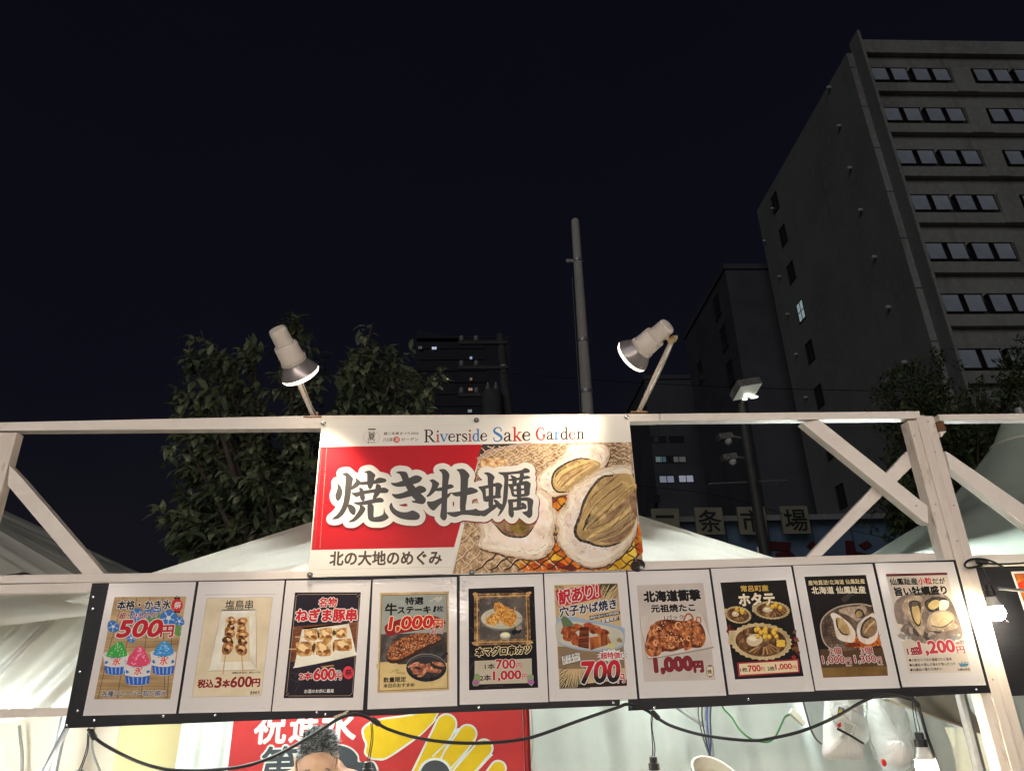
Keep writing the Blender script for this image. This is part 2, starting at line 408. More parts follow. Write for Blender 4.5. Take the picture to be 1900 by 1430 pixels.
for px, py, e in ((1226, 852, lit('teal_window', (.25, .50, .55, 1), .13)), (1239, 852, M_glassd), (1259, 852, lit('dim_window', (.3, .32, .36, 1), .035)), (1237, 889, lit('cool_white_window', (.48, .58, .80, 1), .17)), (1273, 888, lit('white_window', (.62, .66, .85, 1), .24)), (1222, 815, M_glassd), (1255, 815, M_glassd), (1210, 925, M_glassd)):
    q = W(px, py, 70); wl.append((q.x, q.z, 1.25 if px in (1226, 1239) else 1.7, .75 if py < 870 else .85, e, 'f'))
block('office_block', 'low dark block with four small lit windows right of the banner', c0.x, c1.x, 70, 90, c0.z, M_far, wl)
# far tower with balconies
a, b_ = W(773, 628, 150), W(945, 628, 150); wl = []
def tower_extra(b):
    p = [W(774, 612, 150), W(852, 628, 150), W(852, 634, 150), W(774, 634, 150)]
    b.prism(p, (0, 5, 0))
    for i in range(14):
        z = W(860, 640, 150).z-2.98*i
        if z > 4: b.box((a.x+.5, 149.75, z-1.0), (W(900, 640, 150).x, 149.95, z))
    b.box((W(926, 640, 150).x, 149.4, 0), (b_.x, 149.98, a.z+.4))
for px, py, c_, e, w in ((806, 648, (.62, .66, .95, 1), .6, 1.2), (874, 666, (.5, .6, .85, 1), .45, .6), (805, 706, (.95, .8, .6, 1), .5, .5), (830, 706, (.95, .75, .45, 1), .45, .6), (874, 705, (.7, .4, .22, 1), .14, .6), (873, 724, (.8, .42, .2, 1), .26, 1), (872, 764, (.5, .6, .7, 1), .26, 1), (780, 647, (.3, .3, .4, 1), .05, 1)):
    q = W(px, py, 150); wl.append((q.x, q.z, w, .85, lit('tower_window_%d_%d' % (px, py), c_, e), 'f'))
tw = block('apartment_tower', 'faint distant apartment tower with a few tiny lit windows', a.x, b_.x, 150, 165, a.z, mat('tower_concrete', (.040, .040, .050, 1), .9, noise=((.03, .03, .038, 1), .2, .4, .7)), wl, roof=tower_extra)
# the lit tower windows sit in front of the balcony slabs
for o in tw.children:
    if o.name.startswith('window'): o.location.y -= .6

# ------------------------------------------------------------------ market hall with lettered plates
bm_ = thing('market_hall', (8, 16, 0), 'pale blue market wall with a dark ledge, below the big block', 'building')
x0, x1 = W(1150, 970, 16).x, W(1800, 970, 16).x; zt = W(1500, 968, 16).z
M_blue = mat('pale_blue_panel', (.115, .17, .25, 1), .55, noise=((.085, .13, .20, 1), 1.2, .4, .7))
m = MB(); m.box((x0, 16, 0), (x1, 26, zt), M_blue); m.box((x0, 15.7, zt), (x1, 26, zt+.14), M_concd)
for px in (1347, 1425, 1507, 1580, 1660):
    x = W(px, 990, 16).x; m.box((x, 15.992, 0), (x+.02, 16.001, zt), M_dark)
m.build('wall', None, bm_)
M_red = mat('dark_red_letter', (.075, .010, .012, 1), .6)
def px_prism(name, polys, Y, d, m_, parent):
    q = MB()
    for pl in polys: q.ext(pl, Y, d)
    return q.build(name, m_, parent)
def zq(l, o, s): return [(o[0]+x/s, o[1]+y/s) for x, y in l]
RL = [zq(l, (1400, 930), 5.94) for l in ([(155, 435), (400, 450), (390, 550), (160, 528)], [(240, 565), (330, 553), (410, 560), (450, 600), (470, 660), (420, 760), (300, 820), (250, 790), (370, 710), (390, 640), (340, 615), (240, 620)],
    [(580, 490), (635, 433), (690, 480), (630, 530)], [(1005, 430), (1100, 432), (1118, 700), (1030, 700)], [(1118, 545), (1250, 580), (1330, 660), (1300, 760), (1150, 800), (1240, 700), (1200, 620), (1118, 600)], [(1155, 475), (1240, 430), (1300, 480), (1215, 530)],
    [(560, 640), (660, 660), (700, 820), (600, 820)])]
for ids in ((0, 1), (2, 6), (3, 4, 5)): px_prism('red_letter', [RL[i] for i in ids], 15.94, .05, M_red, bm_)
M_plate = mat('cream_plate', (.25, .235, .165, 1), .6, noise=((.19, .18, .125, 1), 2, .4, .7))
for ch, q in (('二', [(1208, 943), (1259, 943), (1263, 995), (1212, 995)]), ('条', [(1288, 941), (1339, 941), (1346, 991), (1294, 991)]), ('市', [(1367, 940), (1419, 940), (1425, 991), (1374, 991)]), ('場', [(1447, 939), (1497, 938), (1506, 989), (1455, 990)])):
    c = W(*q[3], 15.6); r = thing('sign_plate', c, 'cream square sign plate with black character %s above the market wall' % ch, 'sign', 'cream character plates on the market hall')
    m = MB(); m.ext(q, 15.6, .08); m.build('plate', M_plate, r)
    fr = MB(); fr.tube([W(q[0][0]+12, q[0][1]+20, 15.67), W(q[0][0]+12, q[0][1]+20, 16.1)], .03, 6); fr.tube([W(q[1][0]-8, q[1][1]+35, 15.67), W(q[1][0]-8, q[1][1]+35, 16.1)], .03, 6); fr.build('bracket', M_steel, r)
    t = Print((0, 0, 1), 15.59); t.text(ch, q[3][0]+5, q[3][1]-5, q[2][0]-5, q[2][1]-5, 40 if ch != '二' else 34, M_dark, bold=1.1); t.build('lettering', None, r)

# ------------------------------------------------------------------ poles, street light, wires
M_dgrey = mat('dark_grey_pole', (.075, .07, .07, 1), .9, noise=((.05, .048, .05, 1), 3, .4, .7))  # plain dark grey tone with slightly darker mottling
def pole(label, px0, py0, px1, py1, Y, r0, r1, extra=None, mp=None):
    t, b = W(px0, py0, Y), W(px1, py1, Y); k = (0-b.z)/(t.z-b.z); base = b+(t-b)*k; base.z = 0
    rr = thing('utility_pole', base, label, 'pole'); s = r1+(r1-r0)*b.z/(t.z-b.z)
    m = MB(); m.tube([base, t-Vector((0, 0, .05)), t], [s, r0, r0*.8], 20); m.build('shaft', mp or M_pole, rr, smooth='auto')
    m = MB()
    for z in (t.z-1.15, t.z-3.2, t.z-4.4):
        q = base+(t-base)*(z/t.z); rad_ = s+(r0-s)*(z/t.z); m.lathe([(-.03, rad_+.006), (-.03, rad_+.016), (.03, rad_+.016), (.03, rad_+.006)], q, (0, 0, 1), 20)
    m.build('band', M_steel, rr, smooth='auto')
    if extra: extra(rr, base, t, r0)
    return rr
def ex1(rr, base, t, r0):
    m = MB(); x = t.x-.16; m.tube([(x, t.y-.02, t.z-1.6), (x-.03, t.y-.02, t.z-5.5), (x-.05, t.y-.02, 0)], .022, 8); m.build('cable_duct', M_black, rr)
    m = MB(); m.obox((t.x-.12, t.y, t.z-1.15), Vector((.16, 0, 0)), Vector((0, .03, 0)), Vector((0, 0, .04))); m.build('bracket', M_steel, rr)
pole('tall tapering concrete utility pole rising alone behind the banner', 1067, 408, 1091, 770, 11, .095, .125, ex1)
def ex2(rr, base, t, r0):
    for z in (.35, 1.2, 2.1):
        m = MB(); m.obox((t.x-.55, t.y-.1, t.z-z), Vector((.75, 0, 0)), Vector((0, .05, 0)), Vector((0, 0, .05))); m.build('cross_arm', M_dgrey, rr)
    for z in (.35, 1.2, 2.1):
        for x in (-1.2, -.75):
            m = MB(); m.lathe([(0, .05), (.05, .09), (.1, .06), (.15, .09), (.2, .04)], (t.x+x, t.y-.1, t.z-z+.05), (0, 0, 1), 10); m.build('insulator', mat('porcelain', (.20, .20, .20, 1), .3), rr, smooth=True)
    c = W(913, 765, 17); m = MB(); m.lathe([(-1.0, .26), (-.95, .3), (.35, .3), (.42, .27), (.45, .1)], (c.x, t.y-.35, c.z+.1), (0, 0, 1), 18); m.build('transformer', M_dgrey, rr, smooth='auto')
    for x in (-.12, .12):
        m = MB(); m.lathe([(0, .05), (.12, .07), (.2, .04), (.28, .03)], (c.x+x, t.y-.35, c.z+.54), (0, 0, 1), 8); m.build('bushing', mat('porcelain', (.20, .20, .20, 1), .3), rr)
    m = MB(); m.tube([(c.x, t.y-.35, c.z), (t.x, t.y, c.z)], .05, 6); m.build('bracket', M_dgrey, rr)
pole('utility pole with cross arms and a drum transformer in front of the distant tower', 928, 620, 943, 770, 17, .12, .15, ex2, M_dgrey)

# street light
t = W(1384, 765, 9); b = W(1420, 1030, 9); base = Vector((b.x, 9, 0))
r = thing('street_light', base, 'floodlight on a dark pole with its lamp lit, right of the banner', 'street light')
M_dpole = mat('dark_pole_paint', (.055, .053, .05, 1), .5, noise=((.035, .034, .033, 1), 6, .4, .7))
m = MB(); m.tube([base, Vector((base.x, 9, t.z-.3)), Vector((base.x, 9, t.z+.15))], [.10, .085, .08], 18); m.build('pole', M_dpole, r, smooth='auto')
cc = W(1387, 727, 8.75); hx = Vector((.228, .05, .055)); hy = Vector((-.03, .17, -.07)); hz = Vector((-.01, .03, .075))
m = MB(); m.obox(cc+hz, hx, hy, hz); m.build('housing', mat('grey_lamp_housing', (.28, .27, .25, 1), .6, noise=((.17, .16, .15, 1), 9, .4, .6)), r, bevel=.015)
m = MB()
m.grid(lambda u, v: cc+hx*(u*2-1)*.95+hy*(v*2-1)*.95-hz*(.02+1.5*math.sin(math.pi*u)*math.sin(math.pi*v)), 10, 8); gl = m.build('lens', mat('lamp_glass', (.5, .5, .48, 1), .15, .5, emit=((.9, .95, .75, 1), .16)), r, smooth=True)
m = MB()
for u, v, rr_ in ((-.25, -.2, .05), (.1, 0, .045), (.35, .15, .055), (-.35, .3, .03)):
    m.sphere(cc+hx*u+hy*v-hz*1.42, (rr_*1.6, rr_*1.1, rr_*.3), 10, 6)
m.build('lamp', mat('lamp_discharge', (.5, .5, .5, 1), emit=((1, .97, .85, 1), 3.0)), gl, smooth=True)
m = MB(); m.tube([cc+hz, Vector((base.x, 9, t.z+.1))], .035, 8); m.build('bracket', M_steel, r)
for px, py in ((1345, 811), (1353, 849)):
    c = W(px, py, 8.9); f = thing('floodlight', c, 'small unlit floodlight clamped on the street light pole, %s one' % ('upper' if py < 830 else 'lower'), 'floodlight', 'unlit floodlights on the pole')
    m = MB(); m.obox(c, Vector((.13, .02, .02)), Vector((0, .09, 0)), Vector((-.015, 0, .055))); m.build('housing', mat('worn_grey_housing', (.12, .115, .11, 1), .7, noise=((.27, .26, .24, 1), 25, .5, .65)), f, bevel=.012)
    m = MB(); m.lathe([(0, .06), (.05, .065), (.09, .03)], c+Vector((.04, -.02, -.05)), (0, -.2, -1), 12); m.build('lamp_shade', mat('pale_vent', (.5, .5, .48, 1), .5), f)
    m = MB(); m.tube([c+Vector((.1, 0, .02)), Vector((base.x-.09, 9, c.z+.02))], .02, 6); m.build('bracket', M_steel, f)
m = MB(); pts = [W(1317, 897, 15.3), W(1460, 891, 15.3)]; m.tube(pts, .022, 6); m.tube([pts[0], pts[0]+Vector((0, .6, 0))], .02, 6); m.tube([pts[1], pts[1]+Vector((0, .6, 0))], .02, 6)
tag(m.build('metal_rail', M_steel), 'thin horizontal metal rail on the wall behind the street light pole', 'rail')
def wire(label, pts, Y, r_=.012):
    m = MB(); m.tube(curve_pts([W(x, y, Y) for x, y in pts], 6), r_, 5); tag(m.build('overhead_wire', M_black), label, 'wire')
wire('thin overhead wire running right from the transformer pole', ((930, 692), (1080, 703), (1260, 714), (1480, 722), (1700, 726)), 16.7, .012)
wire('thin overhead wire low in front of the market plates', ((1180, 900), (1330, 919), (1500, 965), (1700, 1010)), 14.8, .008)

# ------------------------------------------------------------------ trees
def leaf(m, p, d, up, L, Wd, rnd):
    """a folded, drooping leaf: 2 x 4 quads"""
    d = d.normalized(); sd_ = d.cross(up)
    if sd_.length < 1e-3: sd_ = Vector((1, 0, 0))
    sd_.normalize(); n = sd_.cross(d); vs = []; prof = (.12, .75, 1, .62, .04); q = Vector(p); dd = d.copy(); drp = rnd.uniform(.10, .34)
    for i, w in enumerate(prof):
        vs += [q-sd_*Wd*w*.5+n*Wd*w*.14, q.copy(), q+sd_*Wd*w*.5+n*Wd*w*.14]
        dd = (dd-Vector((0, 0, drp))).normalized(); q = q+dd*L/4
    m.add(vs, [f for i in range(4) for f in ((i*3, i*3+1, i*3+4, i*3+3), (i*3+1, i*3+2, i*3+5, i*3+4))])
M_leaf = mat('cherry_leaf', (.17, .20, .11, 1), .38, .4, noise=[((.06, .085, .05, 1), 3.0, .35, .6), ((.40, .41, .27, 1), 13, .54, .70)], trans=.22)  # pale mottling stands in for light on leaf tops, dark for the shaded inside
M_leaf2 = mat('dark_leaf', (.11, .14, .055, 1), .5, .3, noise=((.05, .07, .03, 1), 2.0, .35, .6), trans=.15)
M_bark = mat('bark', (.07, .055, .045, 1), .9, noise=((.04, .032, .027, 1), 8, .4, .6, (1, 1, .3)), bump=(30, .5, .01))
def tree(label, base, tips, nleaf, L, seed, ml, fill=0, spread=.16, r0=.09, droop=-.35):
    """tips = picture points (px, py, Y) where a bough ends"""
    rn = random.Random(seed); root = thing('leafy_tree', base, label, 'tree'); fork = Vector((base[0], base[1], 1.7))
    tr = MB(); tr.tube(curve_pts([base, (base[0]+.03, base[1], .8), fork, fork+Vector((.02, 0, .5))], 4), [r0*1.25-(r0*.5)*i/12 for i in range(13)], 10)
    cr = MB(); boughs = []
    for (px, py, Y) in tips:
        t = W(px, py, Y); v = t-fork; mid = fork+v*.45+Vector((rn.uniform(-.1, .1), rn.uniform(-.1, .1), .12*v.length*(1 if v.z > 0 else .6)))
        c = curve_pts([fork, mid, t], 8); boughs.append(c); tr.tube(c, [r0*.42*(1-i/len(c))+.004 for i in range(len(c))], 6)
    tr.build('trunk', M_bark, root, smooth='auto')
    ncl = nleaf//7
    for i in range(ncl):
        c = rn.choice(boughs); u = 1-abs(rn.gauss(0, .30))
        if u < .2 or i < len(boughs)*2: u = rn.uniform(.55, 1); c = boughs[i % len(boughs)] if i < len(boughs)*2 else c
        x = u*(len(c)-1); j = min(int(x), len(c)-2); q = c[j].lerp(c[j+1], x-j); ax = (c[j+1]-c[j]).normalized()
        s = spread*(1.25-.95*u); q = q+Vector((rn.gauss(0, s), rn.gauss(0, s), rn.gauss(0, s*.8)))
        ax = (ax*.6+Vector((rn.gauss(0, .5), rn.gauss(0, .5)-.25, rn.gauss(0, .4)))).normalized(); n1 = ax.orthogonal().normalized(); n2 = ax.cross(n1); ph = rn.uniform(0, 6.28)
        if q.z < 1.9: continue
        for k in range(7):                                                   # a spray of leaves round the twig's end
            a_ = ph+k*2.4; d = ax*(.35+.1*k)+(n1*math.cos(a_)+n2*math.sin(a_))*.75+Vector((0, -.1, droop*rn.uniform(.3, 1.1)))
            leaf(cr, q+ax*(k*.018-.05)+Vector((rn.gauss(0, .01), rn.gauss(0, .01), 0)), d, Vector((rn.uniform(-.3, .3), rn.uniform(-.9, -.1), 1)), L*rn.uniform(.6, 1.1), L*.40*rn.uniform(.8, 1.1), rn)
    cr.build('crown', ml, root, smooth=True)
rn = random.Random(5); tips = []
for px, py in ((542, 578), (548, 605), (532, 640), (580, 655), (590, 700), (372, 612), (350, 640), (400, 640), (430, 660), (470, 622), (455, 650), (330, 650), (312, 735), (345, 700), (300, 772), (320, 770),
               (690, 605), (672, 640), (715, 640), (650, 680), (740, 650), (730, 700), (770, 690), (810, 690), (790, 730), (808, 760), (760, 745), (700, 740), (640, 740),
               (295, 948), (310, 905), (330, 860), (345, 820), (320, 990), (335, 965), (360, 1000), (375, 1020), (420, 1010), (450, 985), (395, 935), (425, 880), (470, 930), (510, 900), (550, 880), (560, 930), (500, 960), (580, 830), (540, 820), (470, 820), (400, 830)):
    tips.append((px, py, rn.uniform(2.5, 3.5)))
for _ in range(34):
    px = rn.uniform(340, 790); py = rn.uniform(650, 1010)
    if px > 600 and py > 790: py = rn.uniform(690, 790)
    if 560 < px < 660 and py < 790: px += 90
    if px < 420 and 690 < py < 800: px += 60
    tips.append((px, py, rn.uniform(2.8, 3.9)))
b0 = W(520, 1200, 3.2); tree('leafy tree with large drooping pale leaves behind the left lamp', Vector((b0.x, 3.2, 0)), [(x+(22 if x < 345 else 0), y, q) for x, y, q in tips], 9800, .142, 17, M_leaf, spread=.13, droop=-.6)
tips = []
for px, py in ((1632, 705), (1650, 690), (1680, 690), (1700, 675), (1725, 662), (1745, 668), (1690, 720), (1660, 740), (1720, 730), (1760, 720), (1790, 740), (1830, 728), (1850, 765), (1880, 690), (1895, 680), (1895, 640), (1905, 660), (1800, 770), (1745, 760),
               (1690, 850), (1655, 900), (1640, 880), (1690, 930), (1725, 975), (1700, 965), (1740, 990), (1790, 830), (1830, 840), (1800, 880), (1770, 870), (1840, 800), (1780, 920), (1670, 960)):
    tips.append((px, py, rn.uniform(6.4, 8)))
for _ in range(26): tips.append((rn.uniform(1650, 1880), rn.uniform(710, 960), rn.uniform(6.5, 8.2)))
b0 = W(1790, 1100, 7.2); tree('dark small-leaved tree behind the thick right post', Vector((b0.x, 7.2, 0)), tips, 22000, .12, 9, M_leaf2, spread=.36, r0=.11, droop=-.15)

# ------------------------------------------------------------------ canvas tents
M_canvas = mat('white_canvas', (.80, .79, .72, 1), .65, .2, noise=[((.72, .70, .63, 1), 1.6, .4, .75), ((.5, .48, .42, 1), 14, .68, .8)], bump=(5, .25, .03), trans=.46)
M_canvas_g = mat('pale_green_canvas', (.70, .78, .68, 1), .6, .2, noise=[((.62, .70, .60, 1), 1.2, .4, .75)], bump=(4, .25, .03), trans=.55)
M_tarp = mat('white_tarpaulin', (.62, .65, .60, 1), .5, .3, noise=[((.54, .57, .52, 1), 2.2, .4, .7)], bump=(7, .35, .02), trans=.12)
M_beige = mat('beige_tarpaulin', (.44, .37, .29, 1), .6, .2, noise=((.39, .325, .25, 1), 2, .4, .7), bump=(5, .2, .02), trans=.1)
def pyramid(name, label, apex, fl, fr, depth, m_, wr=9, seed=0):
    """four-sided canopy; front corners fl, fr, the back corners lie depth metres behind"""
    r = thing(name, (apex.x, apex.y, 0), label, 'tent', 'white festival tents')
    bl, br = fl+Vector((0, depth, 0)), fr+Vector((0, depth, 0)); m = MB()
    for B, C, fq in ((fl, fr, 1), (fr, br, .6), (br, bl, 1), (bl, fl, .6)):
        n = (C-B).cross(apex-B).normalized()
        def fn(u, v, B=B, C=C, n=n, fq=fq):
            p = apex.lerp(B.lerp(C, u), v); w = math.sin(math.pi*min(1, max(0, u))); w2 = min(1, 7*max(0, u*(1-u)))*v**.6
            e = min(u, 1-u)*v; h = min(1, 22*e)                     # folds run along the hips
            k = h*(.020*math.sin(e*78+seed+2.5*math.sin(v*5))+.013*math.sin(e*131+1.7+3*v)+.006*math.sin(e*260+5*v))+w2*(.02*math.sin(u*wr*3+seed+2*v)+.012*math.sin(v*14+u*9))
            return p-Vector((0, 0, 1))*(.10*w*math.sin(math.pi*v)*v)+n*k*fq
        m.grid(fn, 180, 40)
    m.build('canopy', M_canvas, r, smooth=True)
    v = MB()
    for B, C in ((fl, fr), (fr, br), (br, bl), (bl, fl)):
        v.grid(lambda s, t, B=B, C=C: B.lerp(C, s)-Vector((0, 0, .002+.2*t))+Vector((0, .012*math.sin(s*50)*t, 0)), 60, 3)
    if label.startswith('cent'): pass
    else: v.build('valance', M_canvas, r, smooth=True)
    lg = MB()
    for c in (fl, fr, br, bl):
        if label.startswith('cent') and c in (fl, fr): c = Vector((-1.99 if c is fl else 1.69, c.y, c.z-.05))
        lg = MB(); d = Vector((0, .06 if c.y < apex.y else -.06, 0)); lg.tube([Vector((c.x, c.y, 0))+d, c+d-Vector((0, 0, .05))], .02, 8); lg.build('leg', M_steel, r)
    return r
ap = W(900, 866, 1.75); fl = W(118, 1114, .16); fr = W(1575, 1078, .16)
pyramid('festival_tent', 'centre white tent canopy rising to a peak behind the red banner', ap, fl, fr, 3.2, 9, .4)
ap2 = W(-330, 790, 2.9); pyramid('festival_tent', 'white tent canopy cut by the left edge of the photo behind the timber frame', ap2, ap2+Vector((-1.9, -1.7, -1.05)), W(160, 1078, 1.2), 3.4, 5, 2.1)

# high peaked tent on the right: a swept cone with folds
r = thing('festival_tent', W(1905, 1100, 2.2)*1.0, 'pale green high peaked tent with a flared collar behind the right post', 'tent', 'white festival tents')
r.location.z = 0
def prof_r(py): pass
pr = []; axis = W(1903, 800, 2.2)
for px, py in ((1864, 781), (1858, 800), (1853, 819), (1851, 822), (1838, 842), (1807, 888), (1780, 925), (1745, 957), (1715, 976), (1641, 1027), (1570, 1062), (1480, 1105)):
    p = W(px, py, 2.2); pr.append((p.z, axis.x-p.x))
m = MB(); nn = 96
def tentfn(u, v):
    x = v*(len(pr)-1); j = min(int(x), len(pr)-2); t = x-j; z = pr[j][0]*(1-t)+pr[j+1][0]*t; R_ = pr[j][1]*(1-t)+pr[j+1][1]*t
    a = 2*math.pi*u; low = max(0, (v-.3)/.7)
    sq = 1/max(abs(math.cos(a)), abs(math.sin(a)))
    f = 1+low*(-.16*max(0, math.cos(4*a))**2*.5+.05*math.sin(9*a+1)+.03*math.sin(17*a+4*v)) - (.10*low if .3 < 0 else 0)
    dent = math.exp(-((a-4.42)/.16)**2)*.24*min(1, low*3)
    R_ = R_*f*(1-dent); return Vector((axis.x+R_*math.cos(a), axis.y+R_*math.sin(a), z))
m.grid(tentfn, nn, 44); m.build('canopy', M_canvas_g, r, smooth=True)
m = MB(); z = pr[3][0]; m.lathe([(-.012, pr[3][1]+.004), (-.012, pr[3][1]+.014), (.004, pr[3][1]+.012), (.004, pr[3][1]-.01)], (axis.x, axis.y, z), (0, 0, 1), 48); m.build('collar', M_canvas, r, smooth='auto')
m = MB(); m.tube([(axis.x, axis.y, 0), (axis.x, axis.y, pr[0][0]+.1)], .03, 10); m.build('pole', M_steel, r)
m = MB()
for k in range(2):
    a = math.pi*(1.06+.12*k); m.tube([Vector((axis.x+(q[1]+.004)*math.cos(a), axis.y+(q[1]+.004)*math.sin(a), q[0])) for q in pr[3:]], .005, 4)

# ------------------------------------------------------------------ timber front of the stall
M_wood = mat('white_painted_timber', (.82, .75, .68, 1), .55, .3,
             noise=[((.72, .64, .56, 1), 5, .5, .8), ((.85, .79, .73, 1), 30, .5, .72, (.15, 1, 1)), ((.45, .36, .28, 1), 11, .68, .82)], bump=(45, .35, .003, (.15, 1, 1)))
M_woodv = mat('white_painted_post', (.76, .67, .59, 1), .6, .3,
              noise=[((.66, .57, .48, 1), 6, .46, .76, (1, 1, .35)), ((.80, .72, .65, 1), 60, .5, .72, (1, 1, .08)), ((.32, .24, .17, 1), 10, .62, .74, (1, 1, .45))], bump=(50, .45, .004, (1, 1, .12)))
M_bare = mat('bare_brown_timber', (.16, .075, .035, 1), .7, noise=((.10, .05, .025, 1), 30, .4, .6, (1, 1, .1)))
YF_ = .012; D = .045
fr_ = thing('timber_frame', (0, YF_, 0), 'white painted timber frame of the oyster stall with posts, rails and diagonal braces', 'stall frame')
def bar(name, px, Y=YF_, d=D, m_=M_wood, parent=fr_, bev=.0016):
    m = MB(); m.ext(px, Y, d); return m.build(name, m_, parent, bevel=bev)
bar('top_rail', [(-700, 797), (-170, 787), (590, 770.5), (1224, 767.3), (1224, 780.7), (590, 794.5), (-170, 800), (-700, 810)])
bar('top_rail', [(1225, 767.2), (1704, 762.5), (1705, 776), (1225, 780.6)])
x = -1.902
m = MB(); m.box((x-.085, YF_+.002, 0), (x, YF_+D, W(20, 799, 0).z-.001)); m.build('post', M_woodv, fr_, bevel=.0016)
m = MB(); m.box((-3.30, YF_+.002, 0), (-3.215, YF_+D, 2.712)); m.build('post', M_woodv, fr_, bevel=.0016)
bar('bottom_rail', [(-700, 1089), (-170, 1072), (0, 1066.5), (580, 1058), (1190, 1041), (1735, 1025.2), (1738, 1040.5), (1190, 1057), (580, 1074), (0, 1082), (-170, 1086), (-700, 1103)])
bar('bottom_rail', [(-700, 1104), (-170, 1087), (182, 1080.2), (182, 1097.5), (-170, 1103), (-700, 1120)], Y=YF_+.001)
m = MB(); a, b = W(60, 1313, .02), W(60, 1330, .02); m.box((-3.25, .014, b.z), (1.66, .014+D, a.z)); m.build('backing_rail', M_wood, fr_, bevel=.0016)
bar('brace', [(17, 862), (40, 886), (193, 1063.5), (153, 1064.5), (14, 900)], Y=YF_-.002)
bar('brace', [(1488, 784), (1521, 778.5), (1721, 938), (1723, 971.5), (1714, 967)], Y=YF_+.003)
bar('brace', [(1497, 1032), (1525, 1030.5), (1693, 865), (1686, 834)], Y=.075, d=.03)
zt = W(1688, 777, 0).z
for i, (xa, xb, top) in enumerate(((1.632, 1.6685, zt-.0005), (1.6695, 1.7065, W(1715, 768, 0).z), (1.7075, 1.744, W(1735, 769, 0).z))):
    m = MB(); m.box((xa, YF_+(.004, .001, .003)[i], 0), (xb, YF_+.06, top)); m.build('post', M_woodv, fr_, bevel=.002)
bar('corner_stub', [(1690, 763), (1706, 762.4), (1708, 775.4), (1692, 776)], Y=YF_-.001)
m = MB()
for px, py in ((1700, 938), (1736, 935), (1770, 937), (1776, 1003), (1697, 808), (1735, 838), (1722, 782), (1838, 1200), (1842, 1260)):
    m.lathe([(0, .0035), (-.0015, .003)], W(px, py, YF_), (0, 1, 0), 8)
m.build('screw_head', M_steel, fr_)
# neighbour's frame
fn_ = thing('timber_frame', (2.2, YF_, 0), 'white timber frame of the next stall, cut by the right edge', 'stall frame')
bar('top_rail', [(1741, 768.5), (2150, 764), (2150, 777), (1744, 779.5)], Y=YF_+.002, parent=fn_)
bar('bottom_rail', [(1806, 1029), (2150, 1022), (2150, 1042), (1806, 1049.5)], Y=YF_+.004, parent=fn_)
bar('brace', [(1754, 836), (1764, 842), (1990, 998), (1990, 1040), (1762, 868)], Y=YF_+.006, parent=fn_)
bar('bracket_block', [(1738.5, 781.5), (1750, 781.5), (1757, 797), (1743, 799)], Y=YF_+.02, d=.05, m_=M_bare, parent=fn_)
bar('bracket_block', [(1744, 800), (1757, 799), (1747, 810)], Y=YF_+.019, d=.05, parent=fn_)
m = MB(); m.box((2.6, YF_+.002, 0), (2.7, YF_+.05, 2.72)); m.build('post', M_woodv, fn_, bevel=.002)

# ------------------------------------------------------------------ black menu boards
M_board = mat('black_corrugated_plastic', (.010, .010, .013, 1), .42, .25, noise=((.02, .02, .024, 1), 7, .5, .75), bump=(240, .5, .002, (.02, 1, 1)))
def board(label, px, Y, screws, parent=None):
    r = thing('menu_board', W(*px[3], Y), label, 'menu board', 'black menu boards')
    m = MB(); m.ext(px, Y, .0035); m.build('panel', M_board, r)
    for s in screws:
        m = MB(); m.lathe([(0, .0045), (-.0015, .004), (-.002, .0015)], W(*s, Y), (0, 1, 0), 10); m.build('screw', mat('bright_screw', (.8, .8, .8, 1), .25, metal=.8), r, smooth='auto')
    return r
board('wide black corrugated board carrying the six left menu sheets', [(171, 1081.5), (1160, 1059), (1150, 1308.5), (119, 1350.5)], .006, ((173, 1107), (172, 1129), (148, 1246), (144, 1318), (124, 1345), (175, 1336), (303, 1328), (400, 1326), (588, 1321), (604, 1325), (888, 1312), (1138, 1303)))
board('black corrugated board carrying the four right menu sheets, lower left corner stepped', [(1161, 1058), (1773, 1038), (1839, 1284.5), (1166, 1318)], .0065, ((1171, 1311), (1214, 1313), (1388, 1297), (1812, 1278)))
rn_ = board('dark corrugated board behind the lit bulb at the right edge', [(1788, 1050), (2150, 1040), (2150, 1280), (1843, 1292)], .045, ((1801, 1061), (1801, 1076), (1869, 1152)))

